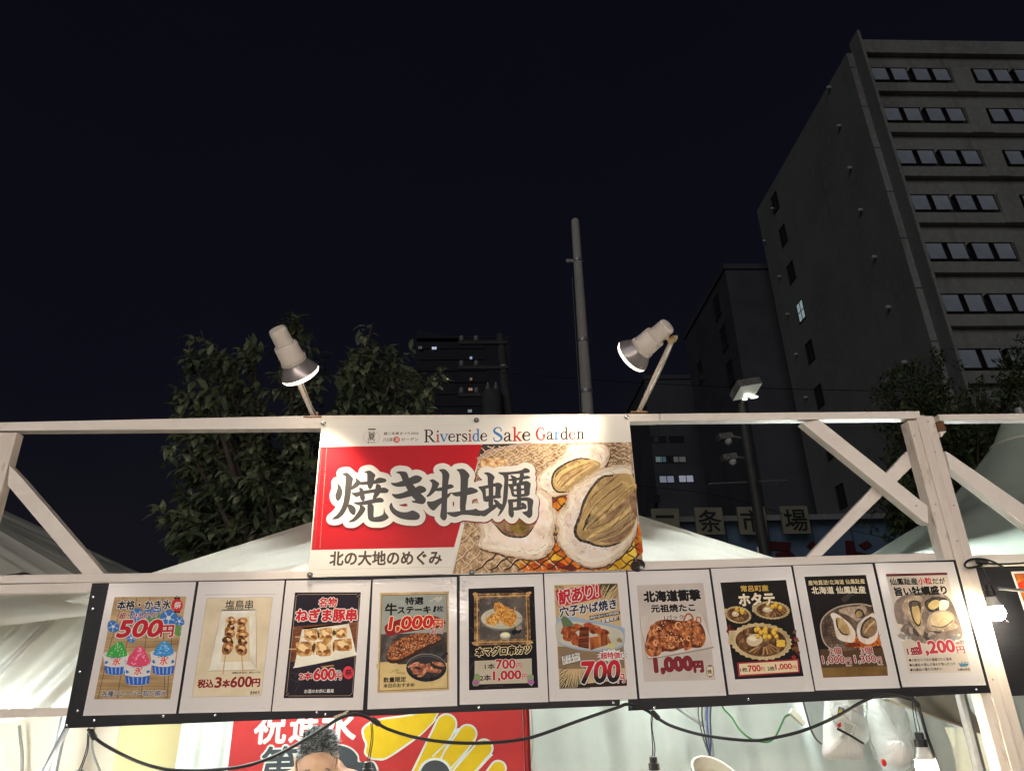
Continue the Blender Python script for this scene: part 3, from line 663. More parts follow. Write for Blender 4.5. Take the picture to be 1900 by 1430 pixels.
# ------------------------------------------------------------------ spot lamps on arms
M_enam = mat('cream_lamp_enamel', (.62, .56, .50, 1), .35, .4, noise=((.52, .46, .40, 1), 9, .5, .75))
M_refl = mat('grey_reflector', (.30, .27, .27, 1), .28, .5, metal=.5)
def spot_lamp(label, base, rim, top, armend, aim, power):
    C0 = W(*rim); T = W(*top); ax = (C0-T); L = ax.length; ax.normalize(); B = W(*base); E = W(*armend)
    r = thing('spot_lamp', B, label, 'spot lamp', 'clamp lamps above the banner')
    k = L/.215
    m = MB(); m.lathe([(0, .012), (.001, .0275), (.006, .032), (.078*k, .033)], T, ax, 28); m.build('cap', M_enam, r, smooth='auto')
    m = MB(); m.lathe([(.074*k, .030), (.075*k, .040), (.079*k, .043), (.148*k, .0445)], T, ax, 28); m.build('body', M_enam, r, smooth='auto')
    m = MB(); m.lathe([(.1485*k, .043), (.1485*k, .047), (.153*k, .047), (.153*k, .045), (.156*k, .045), (.156*k, .048), (.159*k, .048), (.159*k, .043)], T, ax, 28)
    for q in range(3):
        a = ax.orthogonal().normalized(); d = a*math.cos(q*2.1)+ax.cross(a)*math.sin(q*2.1); m.obox(T+ax*(.152*k)+d*.048, d*.003, ax.cross(d)*.004, ax*.006)
    m.build('retaining_ring', M_enam, r, smooth='auto')
    m = MB(); m.lathe([(.158*k, .042), (.170*k, .049), (.188*k, .060), (.204*k, .068), (.213*k, .0715), (.213*k, .0695), (.19*k, .058), (.160*k, .040)], T, ax, 36, cap0=False, cap1=False); m.build('reflector', M_refl, r, smooth='auto')
    m = MB(); m.lathe([(.211*k, .0705), (.219*k, .0712), (.227*k, .067), (.234*k, .055), (.239*k, .035), (.241*k, .012)], T, ax, 36)
    m.build('lens', mat('lamp_lens', (.8, .8, .8, 1), .2, emit=((1, .86, .66, 1), 5.0)), r, smooth='auto')
    m = MB(); m.tube([B, B.lerp(E, .5), E], .0085, 12); m.build('arm', M_enam, r, smooth='auto')
    m = MB(); m.lathe([(-.016, .014), (.016, .014)], E, ax.orthogonal(), 14); m.tube([E, T+ax*.06*k+(E-(T+ax*.06*k)).normalized()*.02], .009, 8); m.obox(E+Vector((.012, -.012, .004)), Vector((.006, 0, 0)), Vector((0, .003, 0)), Vector((0, 0, .006))); m.build('swivel', mat('brass_joint', (.55, .42, .24, 1), .4, metal=.5), r, smooth='auto')
    m = MB(); m.obox(B+Vector((0, .005, -.006)), Vector((.035, 0, 0)), Vector((0, .03, 0)), Vector((0, 0, .002))); m.obox(B+Vector((.014, 0, .006)), Vector((.004, 0, 0)), Vector((0, .01, 0)), Vector((0, 0, .012))); m.build('clamp', mat('rusty_clamp', (.40, .24, .12, 1), .6, noise=((.25, .13, .07, 1), 60, .4, .6)), r)
    m = MB(); m.tube(curve_pts([E+Vector((.01, .01, .0)), E.lerp(B, .4)+Vector((.014, .012, 0)), E.lerp(B, .8)+Vector((.012, .012, 0)), B+Vector((.016, .012, .012))], 6), .0022, 6); m.build('flex', mat('cream_flex', (.55, .5, .42, 1), .5), r)
    ld = bpy.data.lights.new('lamp_light', 'SPOT'); lo = bpy.data.objects.new('lamp_light', ld); COL.objects.link(lo); lo.parent = r
    ld.energy = power; ld.color = (1, .83, .63); ld.spot_size = rad(64); ld.spot_blend = 1; ld.shadow_soft_size = .045
    P0 = T+ax*(.242*k+.012); lo.location = P0-B; lo.rotation_euler = (W(*aim)-P0).to_track_quat('-Z', 'Y').to_euler()
    return r
SP = 23.0
spot_lamp('cream clamp lamp left of the banner, pointing down to the right', (582, 774, .03), (557, 693, -.22), (513, 609, -.36), (534, 664, -.225), (606, 968, 0), SP*1.9)
spot_lamp('cream clamp lamp right of the banner, tilted with its head to the left', (1184, 765, .03), (1174, 660, -.22), (1240, 603, -.36), (1247, 630, -.30), (985, 880, 0), SP*1.15)

# ------------------------------------------------------------------ lights inside and bulbs
def tube_light(x, y, z, ln, e, label):
    r = thing('tube_light', (x, y, z), label, 'tube light', 'cool tube lights under the canopy')
    m = MB(); m.box((x-ln/2, y-.03, z+.02), (x+ln/2, y+.03, z+.06)); m.build('housing', mat('white_housing', (.7, .7, .7, 1), .5), r, bevel=.004)
    m = MB(); m.tube([(x-ln/2+.02, y, z), (x+ln/2-.02, y, z)], .014, 12); m.build('tube', mat('tube_glow_%d' % int(e), (.8, .8, .8, 1), emit=((.90, 1, .97, 1), e)), r)
    m = MB()
    for q in (-ln/2+.06, ln/2-.06): m.tube([(x+q, y, z+.06), (x+q, y, z+.32)], .004, 5)
    m.build('hanger', M_steel, r)
tube_light(-1.0, .42, 1.86, .75, 62, 'cool white tube light hung close behind the left part of the menu boards')
tube_light(.55, .45, 1.86, .75, 55, 'cool white tube light hung close behind the middle of the menu boards')
tube_light(-.9, .95, 2.08, .9, 125, 'added unseen tube light making the centre canopy glow, on the red cloth side')  # rear tubes, unseen, added so the canopy glows through
tube_light(.9, .95, 2.08, .9, 130, 'added unseen tube light making the centre canopy glow, on the side of the white bags')
tube_light(2.3, 1.75, 2.05, .9, 900, 'added unseen tube light making the pale green peaked tent glow')  # added out of sight to brighten this canopy from inside
tube_light(-2.45, .30, 1.50, .5, 900, 'cool white tube light just beyond the left edge, lighting the gathered sheet')

def fill_string_light():  # bulbs added behind the camera as front fill for the stall
    r = thing('fill_string_light', (0, -5.0, 0), 'unseen row of warm bulbs on two posts, added behind the viewer to light the stall front', 'string light')
    for x in (-4.6, 4.6):
        m = MB(); m.box((x-.04, -5.04, 0), (x+.04, -4.96, 2.95)); m.build('post', M_woodv, r)
    m = MB(); pts = [Vector((-4.6+9.2*i/24, -5.0, 2.9-.22*math.sin(math.pi*i/24))) for i in range(25)]; m.tube(pts, .006, 6); m.build('cable', M_black, r)
    for i in range(2, 24, 3):
        c = pts[i]; m = MB(); m.lathe([(0, .012), (.05, .018), (.051, .012)], c, (0, 0, -1), 12); m.build('socket', M_black, r)
        m = MB(); m.sphere(c-Vector((0, 0, .11)), (.055, .055, .06), 16, 10); m.build('globe', mat('string_bulb_glow', (.9, .9, .85, 1), emit=((1, .87, .77, 1), 575)), r, smooth=True)
fill_string_light()
ct = thing('counter', (-.1, -.15, 0), 'white topped serving counter under the menu boards, below the photo', 'counter')
m = MB(); m.box((-1.88, -.42, .84), (1.6, .30, .87)); m.build('top', mat('white_counter_top', (.75, .74, .72, 1), .4), ct, bevel=.004)
m = MB(); m.box((-1.86, -.38, 0), (1.58, -.36, .839)); m.build('front_panel', M_canvas, ct)

def hanging_bulb(label, sock, ax, s, glow, wires, Y, cap_m=None, hide=False):
    """sock = picture point of the socket's top; ax = direction; s = scale"""
    S0 = W(*sock, Y); ax = Vector(ax).normalized(); r = thing('hanging_bulb', S0, label, 'light bulb', 'bulbs on the black cable')
    m = MB(); m.lathe([(0, .010*s), (.002*s, .0135*s), (.02*s, .014*s), (.021*s, .019*s), (.042*s, .019*s), (.043*s, .015*s)], S0, ax, 18); m.build('socket', M_black, r, smooth='auto')
    m = MB(); m.lathe([(.0435*s, .0155*s), (.060*s, .019*s), (.078*s, .0285*s), (.0785*s, .028*s)], S0, ax, 22); m.build('collar', mat('white_bulb_body', (.72, .70, .64, 1), .4), r, smooth='auto')
    m = MB(); pr_ = [(.079*s, .0285*s)]+[((.098+.029*math.sin(q))*s, .031*s*math.cos(q)+.0002) for q in [math.pi*(-.42+.92*i/12) for i in range(13)]]
    m.lathe(pr_, S0, ax, 24); m.build('globe', mat('bulb_glow_%d' % int(glow), (.9, .9, .85, 1), emit=((1, .88, .62, 1), glow)), r, smooth='auto')
    for i, w in enumerate(wires):
        m = MB(); m.tube(curve_pts([W(x, y, Y) for x, y in w]+[S0+ax*.002+Vector(((i-.5)*.008, 0, 0))], 6), .0017, 6); m.build('wire', M_black, r)
    return r
YC = -.022
hanging_bulb('bulb in a black socket hanging left of the cream panel, low on its own wire', (148, 1428), (0, 0, -1), 1, 260, [[(163, 1358), (161, 1385), (153, 1412)], [(165, 1358), (163, 1390), (156, 1412)]], YC)
hanging_bulb('bulb on two thin wires in front of the red and yellow banner cloth', (683, 1412), (0, 0, -1), .95, 260, [[(688, 1340), (689, 1365), (685, 1395)], [(691, 1340), (692, 1370), (688, 1395)]], YC)
hanging_bulb('bulb on two thin wires in front of the white tarpaulin', (1212, 1402), (0, 0, -1), .95, 260, [[(1209, 1324), (1208, 1340), (1211, 1385)], [(1211, 1326), (1210, 1350), (1215, 1385)]], YC)
hanging_bulb('glowing bulb at the bottom right below the oyster platter menu', (1704, 1357), (.0, 0, -1), 1.06, 260, [[(1692, 1298), (1695, 1325), (1700, 1350)], [(1696, 1298), (1700, 1325), (1706, 1350)]], YC)
hanging_bulb('glowing bulb in front of the next stall at the right edge', (1832, 1084), (.018, 0, -1), 1.0, 210, [[(1824, 1052), (1828, 1062), (1834, 1078)]], -.03)
# black cable swagged from clip to clip
cb = thing('cable_run', W(168, 1357, YC), 'thick black cable swagged in three loops under the menu boards', 'cable')
def seg(px, Y=YC, r_=.0052): m = MB(); m.tube(curve_pts([W(x, y, Y) for x, y in px], 6), r_, 8); m.build('cable', M_black, cb, smooth='auto')
seg([(163, 1352), (168, 1357), (189, 1378), (248, 1409), (300, 1425), (345, 1429), (393, 1428), (460, 1419), (517, 1398), (576, 1365), (621, 1337), (640, 1328), (663, 1324), (690, 1334), (718, 1351), (773, 1368), (842, 1377), (911, 1377), (968, 1371), (1006, 1361), (1076, 1335.6), (1145, 1312), (1164, 1306), (1190, 1312)])
seg([(1190, 1312), (1203, 1319), (1224, 1334), (1249, 1347), (1296, 1361), (1354, 1370), (1400, 1373), (1426, 1370), (1489, 1355), (1553, 1328), (1600, 1301), (1640, 1288), (1697, 1299), (1707, 1320), (1720, 1364), (1736, 1408), (1748, 1445)])
for px, py, a in ((172, 1362, -.9), (697, 1338, -.6), (1216, 1326, -.8), (1699, 1302, -1.1)):
    c = W(px, py, YC); d = Vector((math.cos(a), 0, math.sin(a))); m = MB(); m.tube([c-d*.018, c-d*.012, c+d*.012, c+d*.018], [.006, .0095, .0095, .006], 10); m.build('connector', M_black, cb, smooth='auto')
c = W(632, 1328, .0); cl = MB(); cl.obox(c, Vector((.020, 0, .006)), Vector((0, .008, 0)), Vector((-.003, 0, .007))); cl.obox(c+Vector((.014, -.002, .010)), Vector((.012, 0, .006)), Vector((0, .006, 0)), Vector((-.001, 0, .003)))
tag(cl.build('cable_clip', mat('clear_yellowed_clip', (.55, .50, .38, 1), .25, .5, noise=((.3, .27, .2, 1), 80, .45, .6)), bevel=.002), 'yellowed clip holding the black cable above the man', 'clip')
k = thing('cable_bundle', W(1815, 1045, 0), 'looped black cable bundle tied to the next stall rail', 'cable')
m = MB(); m.tube(curve_pts([W(x, y, -.012) for x, y in ((1862, 1052), (1838, 1040), (1815, 1036), (1797, 1039), (1790, 1048), (1797, 1053), (1815, 1050), (1822, 1048))], 6), .004, 8); m.tube(curve_pts([W(x, y, -.008) for x, y in ((1812, 1042), (1850, 1046), (1900, 1044), (1990, 1036))], 6), .0035, 8); m.build('cable', M_black, k, smooth='auto')
m = MB(); m.obox(W(1822, 1042, -.015), Vector((.02, 0, -.002)), Vector((0, .01, 0)), Vector((0, 0, .008))); m.build('tape', M_black, k, bevel=.003)
m = MB(); m.tube([W(1850, 1091, -.05), W(1990, 1103, -.05)], .0055, 10); m.tube([W(1990, 1103, -.05), W(1992, 1103, .04)], .0055, 10); tag(m.build('metal_rod', M_steel, smooth='auto'), 'short bright metal rod beside the bulb at the right edge', 'rod')

# ------------------------------------------------------------------ inside the stall
def cloth(name, label, px0, px1, Y, z0, z1, m_, cat, fold, amp, seed=0, skew=0, nu=90, nv=24, grp=None):
    x0, x1 = W(px0, 1400, Y).x, W(px1, 1400, Y).x; m = MB(); rr = random.Random(seed); ph = [rr.uniform(0, 6) for _ in range(4)]
    def fn(u, v):
        x = x0+(x1-x0)*u; z = z0+(z1-z0)*v; q = x+skew*z
        return Vector((x, Y+amp*(math.sin(q*fold+ph[0])+.6*math.sin(q*fold*2.3+ph[1]+z)+.35*math.sin(q*fold*4.1+ph[2]-2*z)), z))
    m.grid(fn, nu, nv); return tag(m.build(name, m_, smooth=True), label, cat, grp)
cloth('tarpaulin', 'wide white tarpaulin hanging as the stall back wall', 300, 1960, 1.75, .05, 2.15, M_tarp, 'tarpaulin', 9, .026, 3, .12, 260)
cloth('tarpaulin', 'narrow white tarpaulin strip between the cream panel and the red cloth', 330, 450, 1.30, .05, 2.1, M_tarp, 'tarpaulin', 26, .012, 8, .0)
cloth('tarpaulin', 'beige tarpaulin at the lower left corner behind the pole', -420, 232, 1.45, .05, 2.0, M_beige, 'tarpaulin', 5, .014, 5)
m = MB(); a, b = W(213, 1400, 1.38), W(345, 1400, 1.38); m.box((a.x, 1.38, .1), (b.x, 1.40, 2.0)); tag(m.build('cream_panel', mat('cream_board', (.42, .35, .165, 1), .6, noise=((.37, .30, .14, 1), 1.5, .4, .7)), bevel=.003), 'plain cream yellow board between beige tarpaulin and white strip', 'panel')
# bright gathered sheet at the left end
m = MB(); e0, e1 = W(-160, 1108, .62), W(195, 1096, .62)
def sheet(u, v):
    x = e0.x-.15+(e1.x+.25-e0.x)*u; zb = 1.665+.10*u*u; z = 2.16+(zb-2.16)*v; q = (x*.72-z*.72)
    return Vector((x, .66+.045*math.sin(q*13)+.030*math.sin(q*37+1+2*z)+.016*math.sin(q*71+z*5)+.008*math.sin(q*133)+.10*v, z))
m.grid(sheet, 200, 120); tag(m.build('tarpaulin', M_canvas, smooth=True), 'bright white gathered sheet with slanting folds left of the menu board', 'tarpaulin')
m = MB(); v0 = W(-200, 1100, .30); v1 = W(185, 1095, .30)
def val(u, v):
    x = v0.x+(v1.x-v0.x)*u; zb = W(0, 1178, .34).z+.075*u; z = 2.19+(zb-2.19)*v; return Vector((x, .33+.04*v+.008*math.sin(x*22+z*9), z))
m.grid(val, 40, 10); tag(m.build('canvas_valance', M_canvas, smooth=True), 'shaded canvas strip under the lower left rail', 'canvas')
m = MB(); m.tube([W(124, 1350, .05), W(104, 1388, .05), W(66, 1460, .05), W(-30, 1640, .05)], .0085, 10); tag(m.build('metal_pole', mat('pale_blue_pipe', (.42, .47, .55, 1), .3, metal=.4), smooth='auto'), 'slanting pale metal pole under the left end of the board', 'pole')
def cord(label, pts, Y, r_, m_, cat='cord'):
    m = MB(); m.tube(curve_pts([W(x, y, Y) for x, y in pts], 6), r_, 6); return tag(m.build('cord', m_, smooth='auto'), label, cat)
M_grey = mat('grey_cable', (.12, .11, .10, 1), .5)
cord('grey cable hanging on the beige tarpaulin at far left', ((36, 1345), (38, 1370), (41, 1400), (40, 1450)), 1.38, .007, M_grey)
cord('thin grey cable curving beside the cream panel', ((176, 1345), (171, 1375), (174, 1400), (186, 1432), (190, 1460)), 1.25, .005, M_grey)
cord('thin pale cord hanging on the white tarpaulin right of the red cloth', ((984, 1300), (987, 1330), (989, 1380), (982, 1432)), 1.68, .003, mat('pale_cord', (.45, .38, .26, 1), .6))
cord('grey cable hanging on the tarpaulin left of the plastic bags', ((1488, 1290), (1497, 1325), (1508, 1360), (1526, 1380), (1560, 1390)), 1.5, .005, M_grey)
M_green = mat('green_cord', (.045, .17, .055, 1), .45)
gc = thing('extension_cord', W(1470, 1330, 1.2), 'green extension cord with a white socket looping over the tarpaulin', 'extension cord')
m = MB(); m.tube(curve_pts([W(x, y, 1.2) for x, y in ((1336, 1296), (1343, 1314), (1358, 1330), (1372, 1352), (1392, 1369), (1420, 1376), (1437, 1368), (1449, 1345), (1456, 1330), (1464, 1325))], 6), .0045, 8); m.build('cable', M_green, gc, smooth='auto')
m = MB(); c = W(1476, 1326, 1.2); m.obox(c, Vector((.022, 0, -.022)), Vector((0, .014, 0)), Vector((.010, 0, .012))); m.obox(c+Vector((.024, 0, -.03)), Vector((.012, 0, -.012)), Vector((0, .012, 0)), Vector((.009, 0, .009))); m.build('socket', mat('ivory_plastic', (.66, .62, .52, 1), .4), gc, bevel=.004)
# tent leg with cables
tl = thing('tent_frame_leg', W(1312, 1500, 1.45), 'grey steel tent leg with a clamped brace and cables, right of centre', 'tent leg')
m = MB(); m.tube([W(1316, 1250, 1.45), W(1313, 1330, 1.45), Vector((W(1311, 1430, 1.45).x, 1.45, .02))], .016, 10); m.build('leg', M_steel, tl, smooth='auto')
m = MB(); m.tube([W(1240, 1300, 1.42), W(1303, 1343, 1.42)], .011, 8); m.build('brace', M_steel, tl, smooth='auto')
m = MB(); m.obox(W(1307, 1342, 1.425), Vector((.02, 0, 0)), Vector((0, .02, 0)), Vector((0, 0, .014))); m.build('clamp', M_steel, tl, bevel=.003)
for i, (dx, mt) in enumerate(((-14, M_grey), (-7, M_black), (3, mat('blue_cable', (.03, .07, .25, 1), .5)), (10, M_black))):
    m = MB(); m.tube(curve_pts([W(1311+dx, 1290, 1.40), W(1309+dx*.9, 1330, 1.40), W(1314+dx*.5, 1375, 1.40), W(1318-dx*.2, 1420, 1.40), W(1316, 1480, 1.40)], 5), .004, 6); m.build('cable', mt, tl, smooth='auto')
# bags hanging on the right
M_film = mat('clear_plastic_film', (.9, .92, .92, 1), .12, .5, alpha=.34, bump=(14, .8, .02))
M_film2 = mat('milky_plastic_film', (.85, .87, .86, 1), .3, .4, alpha=.72, bump=(9, .8, .03))
def bag(name, label, px, Y, d, m_, cat, bumps=.014, seed=1):
    pts = [W(x, y, Y) for x, y in px]; cx = sum(p.x for p in pts)/len(pts); cz = sum(p.z for p in pts)/len(pts); m = MB(); rr = random.Random(seed); n = len(pts)*6
    ring = curve_pts([p for p in pts]+[pts[0]], 6)[:n]; vs = [Vector((cx, Y-d, cz))]; fs = []; K = 6
    for k in range(1, K+1):
        t = k/K
        for i, p in enumerate(ring): vs.append(Vector((cx+(p.x-cx)*t, Y-d*math.sqrt(max(0, 1-t*t))+bumps*rr.uniform(-1, 1)*(1-t*.6), cz+(p.z-cz)*t)))
    for i in range(n): fs.append((0, 1+i, 1+(i+1) % n))
    for k in range(K-1):
        for i in range(n): a = 1+k*n; fs.append((a+i, a+n+i, a+n+(i+1) % n, a+(i+1) % n))
    vs2 = [Vector((v.x, 2*Y-v.y+.001, v.z)) for v in vs]; m.add(vs, fs); m.add(vs2, [tuple(reversed(f)) for f in fs]); return tag(m.build(name, m_, smooth=True), label, cat)
YB = 1.0
bag('plastic_bag', 'stack of folded white plastic bags hanging under the cable', [(1530, 1288), (1570, 1286), (1598, 1300), (1604, 1340), (1602, 1396), (1600, 1409), (1558, 1407), (1528, 1404), (1527, 1360)], YB+.1, .05, mat('white_bag_plastic', (.78, .76, .74, 1), .4, trans=.2, bump=(12, .8, .02, (2, 1, .3))), 'plastic bag', .008, 2)
pk = bag('bag_packet', 'clear packet with a printed label hanging in front of the white bags', [(1540, 1316), (1560, 1304), (1600, 1326), (1613, 1348), (1606, 1380), (1590, 1372), (1553, 1350)], YB-.02, .012, M_film, 'packet', .004, 4)
pk2 = Print((0, 0, 1), YB-.036)
pk2.P([(1549, 1336), (1564, 1327), (1588, 1343), (1581, 1362), (1566, 1358)], mat('label_white', (.72, .72, .70, 1), .5)); pk2.P([(1556, 1310), (1566, 1313), (1567, 1326), (1554, 1323)], mat('label_blue', (.02, .03, .18, 1), .5)); pk2.P([(1558, 1313), (1564, 1315), (1562, 1323), (1556, 1321)], mat('label_yellow', (.6, .5, .03, 1), .5)); pk2.P([(1553, 1343), (1560, 1339), (1561, 1347), (1555, 1349)], mat('label_red', (.6, .03, .02, 1), .5))
for i in range(6): pk2.stroke([(1566+i*.4, 1340+i*3), (1583-i*.6, 1347+i*2.4)], .9, mat('label_grey', (.18, .18, .18, 1), .5))
pk2.stroke([(1553, 1351), (1575, 1362), (1603, 1379)], 4.2, M_black); pk2.build('printed_label', None, pk)
bag('plastic_bag', 'clear plastic bag holding a round white pack, hanging beside the packet', [(1612, 1286), (1660, 1290), (1680, 1330), (1688, 1380), (1690, 1420), (1672, 1436), (1640, 1428), (1625, 1396), (1612, 1352), (1610, 1310)], YB, .10, M_film, 'plastic bag', .012, 6)
m = MB(); m.sphere(W(1666, 1398, YB), (.055, .05, .055), 20, 14); m.sphere(W(1640, 1414, YB-.045), (.012, .004, .016), 10, 8, mat('label_red', (.6, .03, .02, 1), .5)); m.mats.insert(0, mat('pale_pack', (.72, .64, .60, 1), .5, bump=(20, .4, .01))); m.m = [0 if i == 0 and k < 20*14 else 1 for k, i in enumerate(m.m)]
tag(m.build('round_pack', None, smooth=True), 'round pale pack with a red spot inside the hanging clear bag', 'pack')
# low things at the bottom edge
bk = thing('white_bucket', W(1320, 1460, .9), 'tilted white plastic bucket at the bottom edge, right of the hanging bulb', 'bucket')
c = W(1324, 1449, .9); ax = Vector((.25, -.55, .8)).normalized(); m = MB(); m.lathe([(-.14, .085), (.02, .105), (.03, .112), (.04, .112), (.04, .104), (.0, .10), (-.13, .08)], c, ax, 32, cap1=False); m.build('shell', mat('cream_plastic', (.52, .48, .40, 1), .5, noise=((.42, .37, .28, 1), 10, .5, .7)), bk, smooth='auto')
m = MB(); m.box((c.x-.22, .93, .0), (c.x+.25, 1.3, c.z-.12)); tag(m.build('side_table', mat('plywood', (.38, .24, .12, 1), .7, noise=((.28, .17, .08, 1), 6, .4, .6, (1, 1, 8))), bevel=.004), 'plywood stand under the tilted white bucket', 'stand')
# right end: sloping beige canopy edge and a curtain
m = MB(); a, b, c2 = W(1640, 1296, .75), W(1842, 1366, .75), W(1850, 1240, .75)
def cpy(u, v): p = a.lerp(b, u); q = W(1640+210*u, 1288-40*u, .75); return p.lerp(q+Vector((0, .5, .12)), v)+Vector((0, .01*math.sin(u*20), -.02*math.sin(math.pi*u)*v))
m.grid(cpy, 30, 12); m.tube([a, b], .006, 6); tag(m.build('canvas_valance', M_beige, smooth=True), 'sloping beige canvas edge between the board and the right post', 'canvas')
cloth('tarpaulin', 'pale yellow curtain gathered beside the glowing bulb at lower right', 1765, 1850, .85, .05, 1.56, mat('pale_yellow_tarp', (.70, .66, .52, 1), .5, noise=((.62, .57, .42, 1), 4, .4, .7), bump=(9, .5, .02), trans=.2), 'tarpaulin', 34, .014, 9, -.3)
m = MB(); m.lathe([(-.004, .010), (-.004, .014), (.004, .014), (.004, .010), (-.004, .010)], W(1834, 1388, .5), (.3, 1, .2), 16, cap0=False, cap1=False); m.tube([W(1834, 1381, .5), W(1830, 1366, .6)], .002, 6)
tag(m.build('metal_ring', M_steel, smooth='auto'), 'small metal ring tied beside the right post', 'ring')

# ------------------------------------------------------------------ red banner cloth on the back wall
YR = 1.22; FL = ((600, 1310), 4.75)
rc = thing('red_cloth', W(700, 1500, YR), 'red festival cloth with yellow petals and white lettering behind the man', 'cloth banner')
M_rcl = mat('red_cloth', (.31, .020, .019, 1), .6, .2, noise=((.26, .016, .017, 1), 3, .4, .7), bump=(5, .5, .02)); M_wcl = mat('white_dye', (.42, .44, .40, 1), .6, .2); M_ycl = mat('yellow_dye', (.44, .295, .006, 1), .6, .2, noise=((.38, .25, .005, 1), 6, .4, .7), bump=(9, .4, .02)); M_kcl = mat('black_dye', (.03, .033, .037, 1), .6, .2)
m = MB(); a, b = W(434, 1330, YR+.006), W(970, 1330, YR+.006); m.box((a.x, YR+.006, .75), (b.x, YR+.009, 1.99)); m.build('cloth', M_rcl, rc)
m = MB(); n = 30
m.grid(lambda u, v: Vector((b.x+.002+.03*u, YR+.004+.012*math.sin(u*9+v*2), .75+1.24*v)), 10, 20); m.build('hem', M_rcl, rc, smooth=True)
p = Print((600, 1310, 4.75), YR+.005)
def cap(x0, y0, x1, y1, r_, m_):
    a_ = math.atan2(y1-y0, x1-x0); pts = [(x1+r_*math.cos(a_+math.pi*(-.5+i/10)), y1+r_*math.sin(a_+math.pi*(-.5+i/10))) for i in range(11)]+[(x0+r_*math.cos(a_+math.pi*(.5+i/10)), y0+r_*math.sin(a_+math.pi*(.5+i/10))) for i in range(11)]
    p.P(pts, m_)
wing = [(365, 190), (480, 125), (720, 90), (985, 40), (975, 110), (960, 140), (850, 245), (720, 335), (560, 445), (480, 455), (420, 445), (375, 400), (388, 330), (362, 265)]
def grow(pl, k):
    cx = sum(q[0] for q in pl)/len(pl); cy = sum(q[1] for q in pl)/len(pl); o = []
    for x, y in pl: d = math.hypot(x-cx, y-cy); o.append((cx+(x-cx)*(d+k)/d, cy+(y-cy)*(d+k)/d))
    return o
p.S(grow(wing, 20), M_wcl); p.S(wing, M_ycl)
for x0, y0, x1, y1, r_ in ((1420, 720, 1540, 545, 60), (1160, 660, 1415, 365, 68), (1010, 620, 1270, 240, 72), (820, 700, 1085, 155, 80)):
    cap(x0, y0, x1, y1, r_+17, M_wcl); cap(x0, y0, x1, y1, r_, M_ycl)
p.stroke([(960, 440), (1075, 330), (1190, 190)], 14, M_wcl); p.stroke([(1110, 560), (1240, 410), (1340, 300)], 14, M_wcl); p.stroke([(1350, 570), (1440, 470), (1490, 420)], 14, M_wcl)
p.ell(985, 590, 150, 140, M_wcl, 32); p.ell(985, 597, 130, 125, M_kcl, 32)
bl = [(60, 360), (160, 345), (250, 380), (300, 440), (310, 490), (420, 480), (470, 560), (470, 700), (60, 700)]
p.S(grow(bl, 20), M_wcl); p.S(bl, M_kcl)
p.z = (0, 0, 1)
for ch, x0, x1, yb, h, mt, ou in (('祝', 470, 528, 1379, 62, M_wcl, ()), ('進', 536, 590, 1376, 60, M_wcl, ()), ('水', 594, 658, 1379, 62, M_wcl, ()), ('第', 482, 547, 1452, 66, M_kcl, ((3.2, M_wcl),))):
    p.text(ch, x0, yb, x1, yb-2, h, mt, bold=2.2, out=ou)
p.build('printed_pattern', None, rc)

# ------------------------------------------------------------------ the man behind the boards
def skin_mesh(nodes, edges, sub=2):
    """nodes: {name: (xyz, rx, ry)}; returns vertices and faces of a skinned, smoothed body"""
    nm = list(nodes); me = bpy.data.meshes.new('skin'); me.from_pydata([nodes[n][0] for n in nm], [(nm.index(a), nm.index(b)) for a, b in edges], [])
    o = bpy.data.objects.new('skin', me); COL.objects.link(o); o.modifiers.new('s', 'SKIN').use_smooth_shade = True
    sv = me.skin_vertices[0].data
    for i, n in enumerate(nm): sv[i].radius = (nodes[n][1], nodes[n][2]); sv[i].use_root = (i == 0)
    ss = o.modifiers.new('u', 'SUBSURF'); ss.levels = sub; ss.render_levels = sub
    dg = bpy.context.evaluated_depsgraph_get(); dg.update(); ev = o.evaluated_get(dg); q = ev.to_mesh()
    v = [Vector(p.co) for p in q.vertices]; f = [tuple(p.vertices) for p in q.polygons]; ev.to_mesh_clear(); bpy.data.objects.remove(o); return v, f
YM = .62; HC = W(587, 1412, YM); gx = HC.x
man = thing('person', (gx, YM+.06, 0), 'man with short spiky greying hair looking down, only the top of his head visible', 'person')
M_skin = mat('skin', (.44, .27, .19, 1), .48, .35, noise=[((.37, .20, .135, 1), 16, .45, .68), ((.50, .33, .25, 1), 45, .55, .75)], bump=(55, .3, .006, (.4, 1, 2.2)))
B = lambda x, y, z: (gx+x, YM+.06+y, z)
nd = {'pelvis': (B(0, .02, .93), .15, .115), 'waist': (B(0, .02, 1.10), .135, .10), 'chest': (B(0, 0, 1.30), .16, .11), 'collar': (B(0, 0, 1.43), .12, .085), 'neck': (B(0, -.01, 1.50), .06, .06), 'skull': (B(0, -.035, HC.z-.03), .058, .06)}
ed = [('pelvis', 'waist'), ('waist', 'chest'), ('chest', 'collar'), ('collar', 'neck'), ('neck', 'skull')]
shirt = {k: (v[0], v[1]*1.10, v[2]*1.12) for k, v in nd.items() if k in ('pelvis', 'waist', 'chest', 'collar')}; sed = ed[:3]; trou = {'pelvis': (B(0, .02, .92), .165, .13)}; ted = []
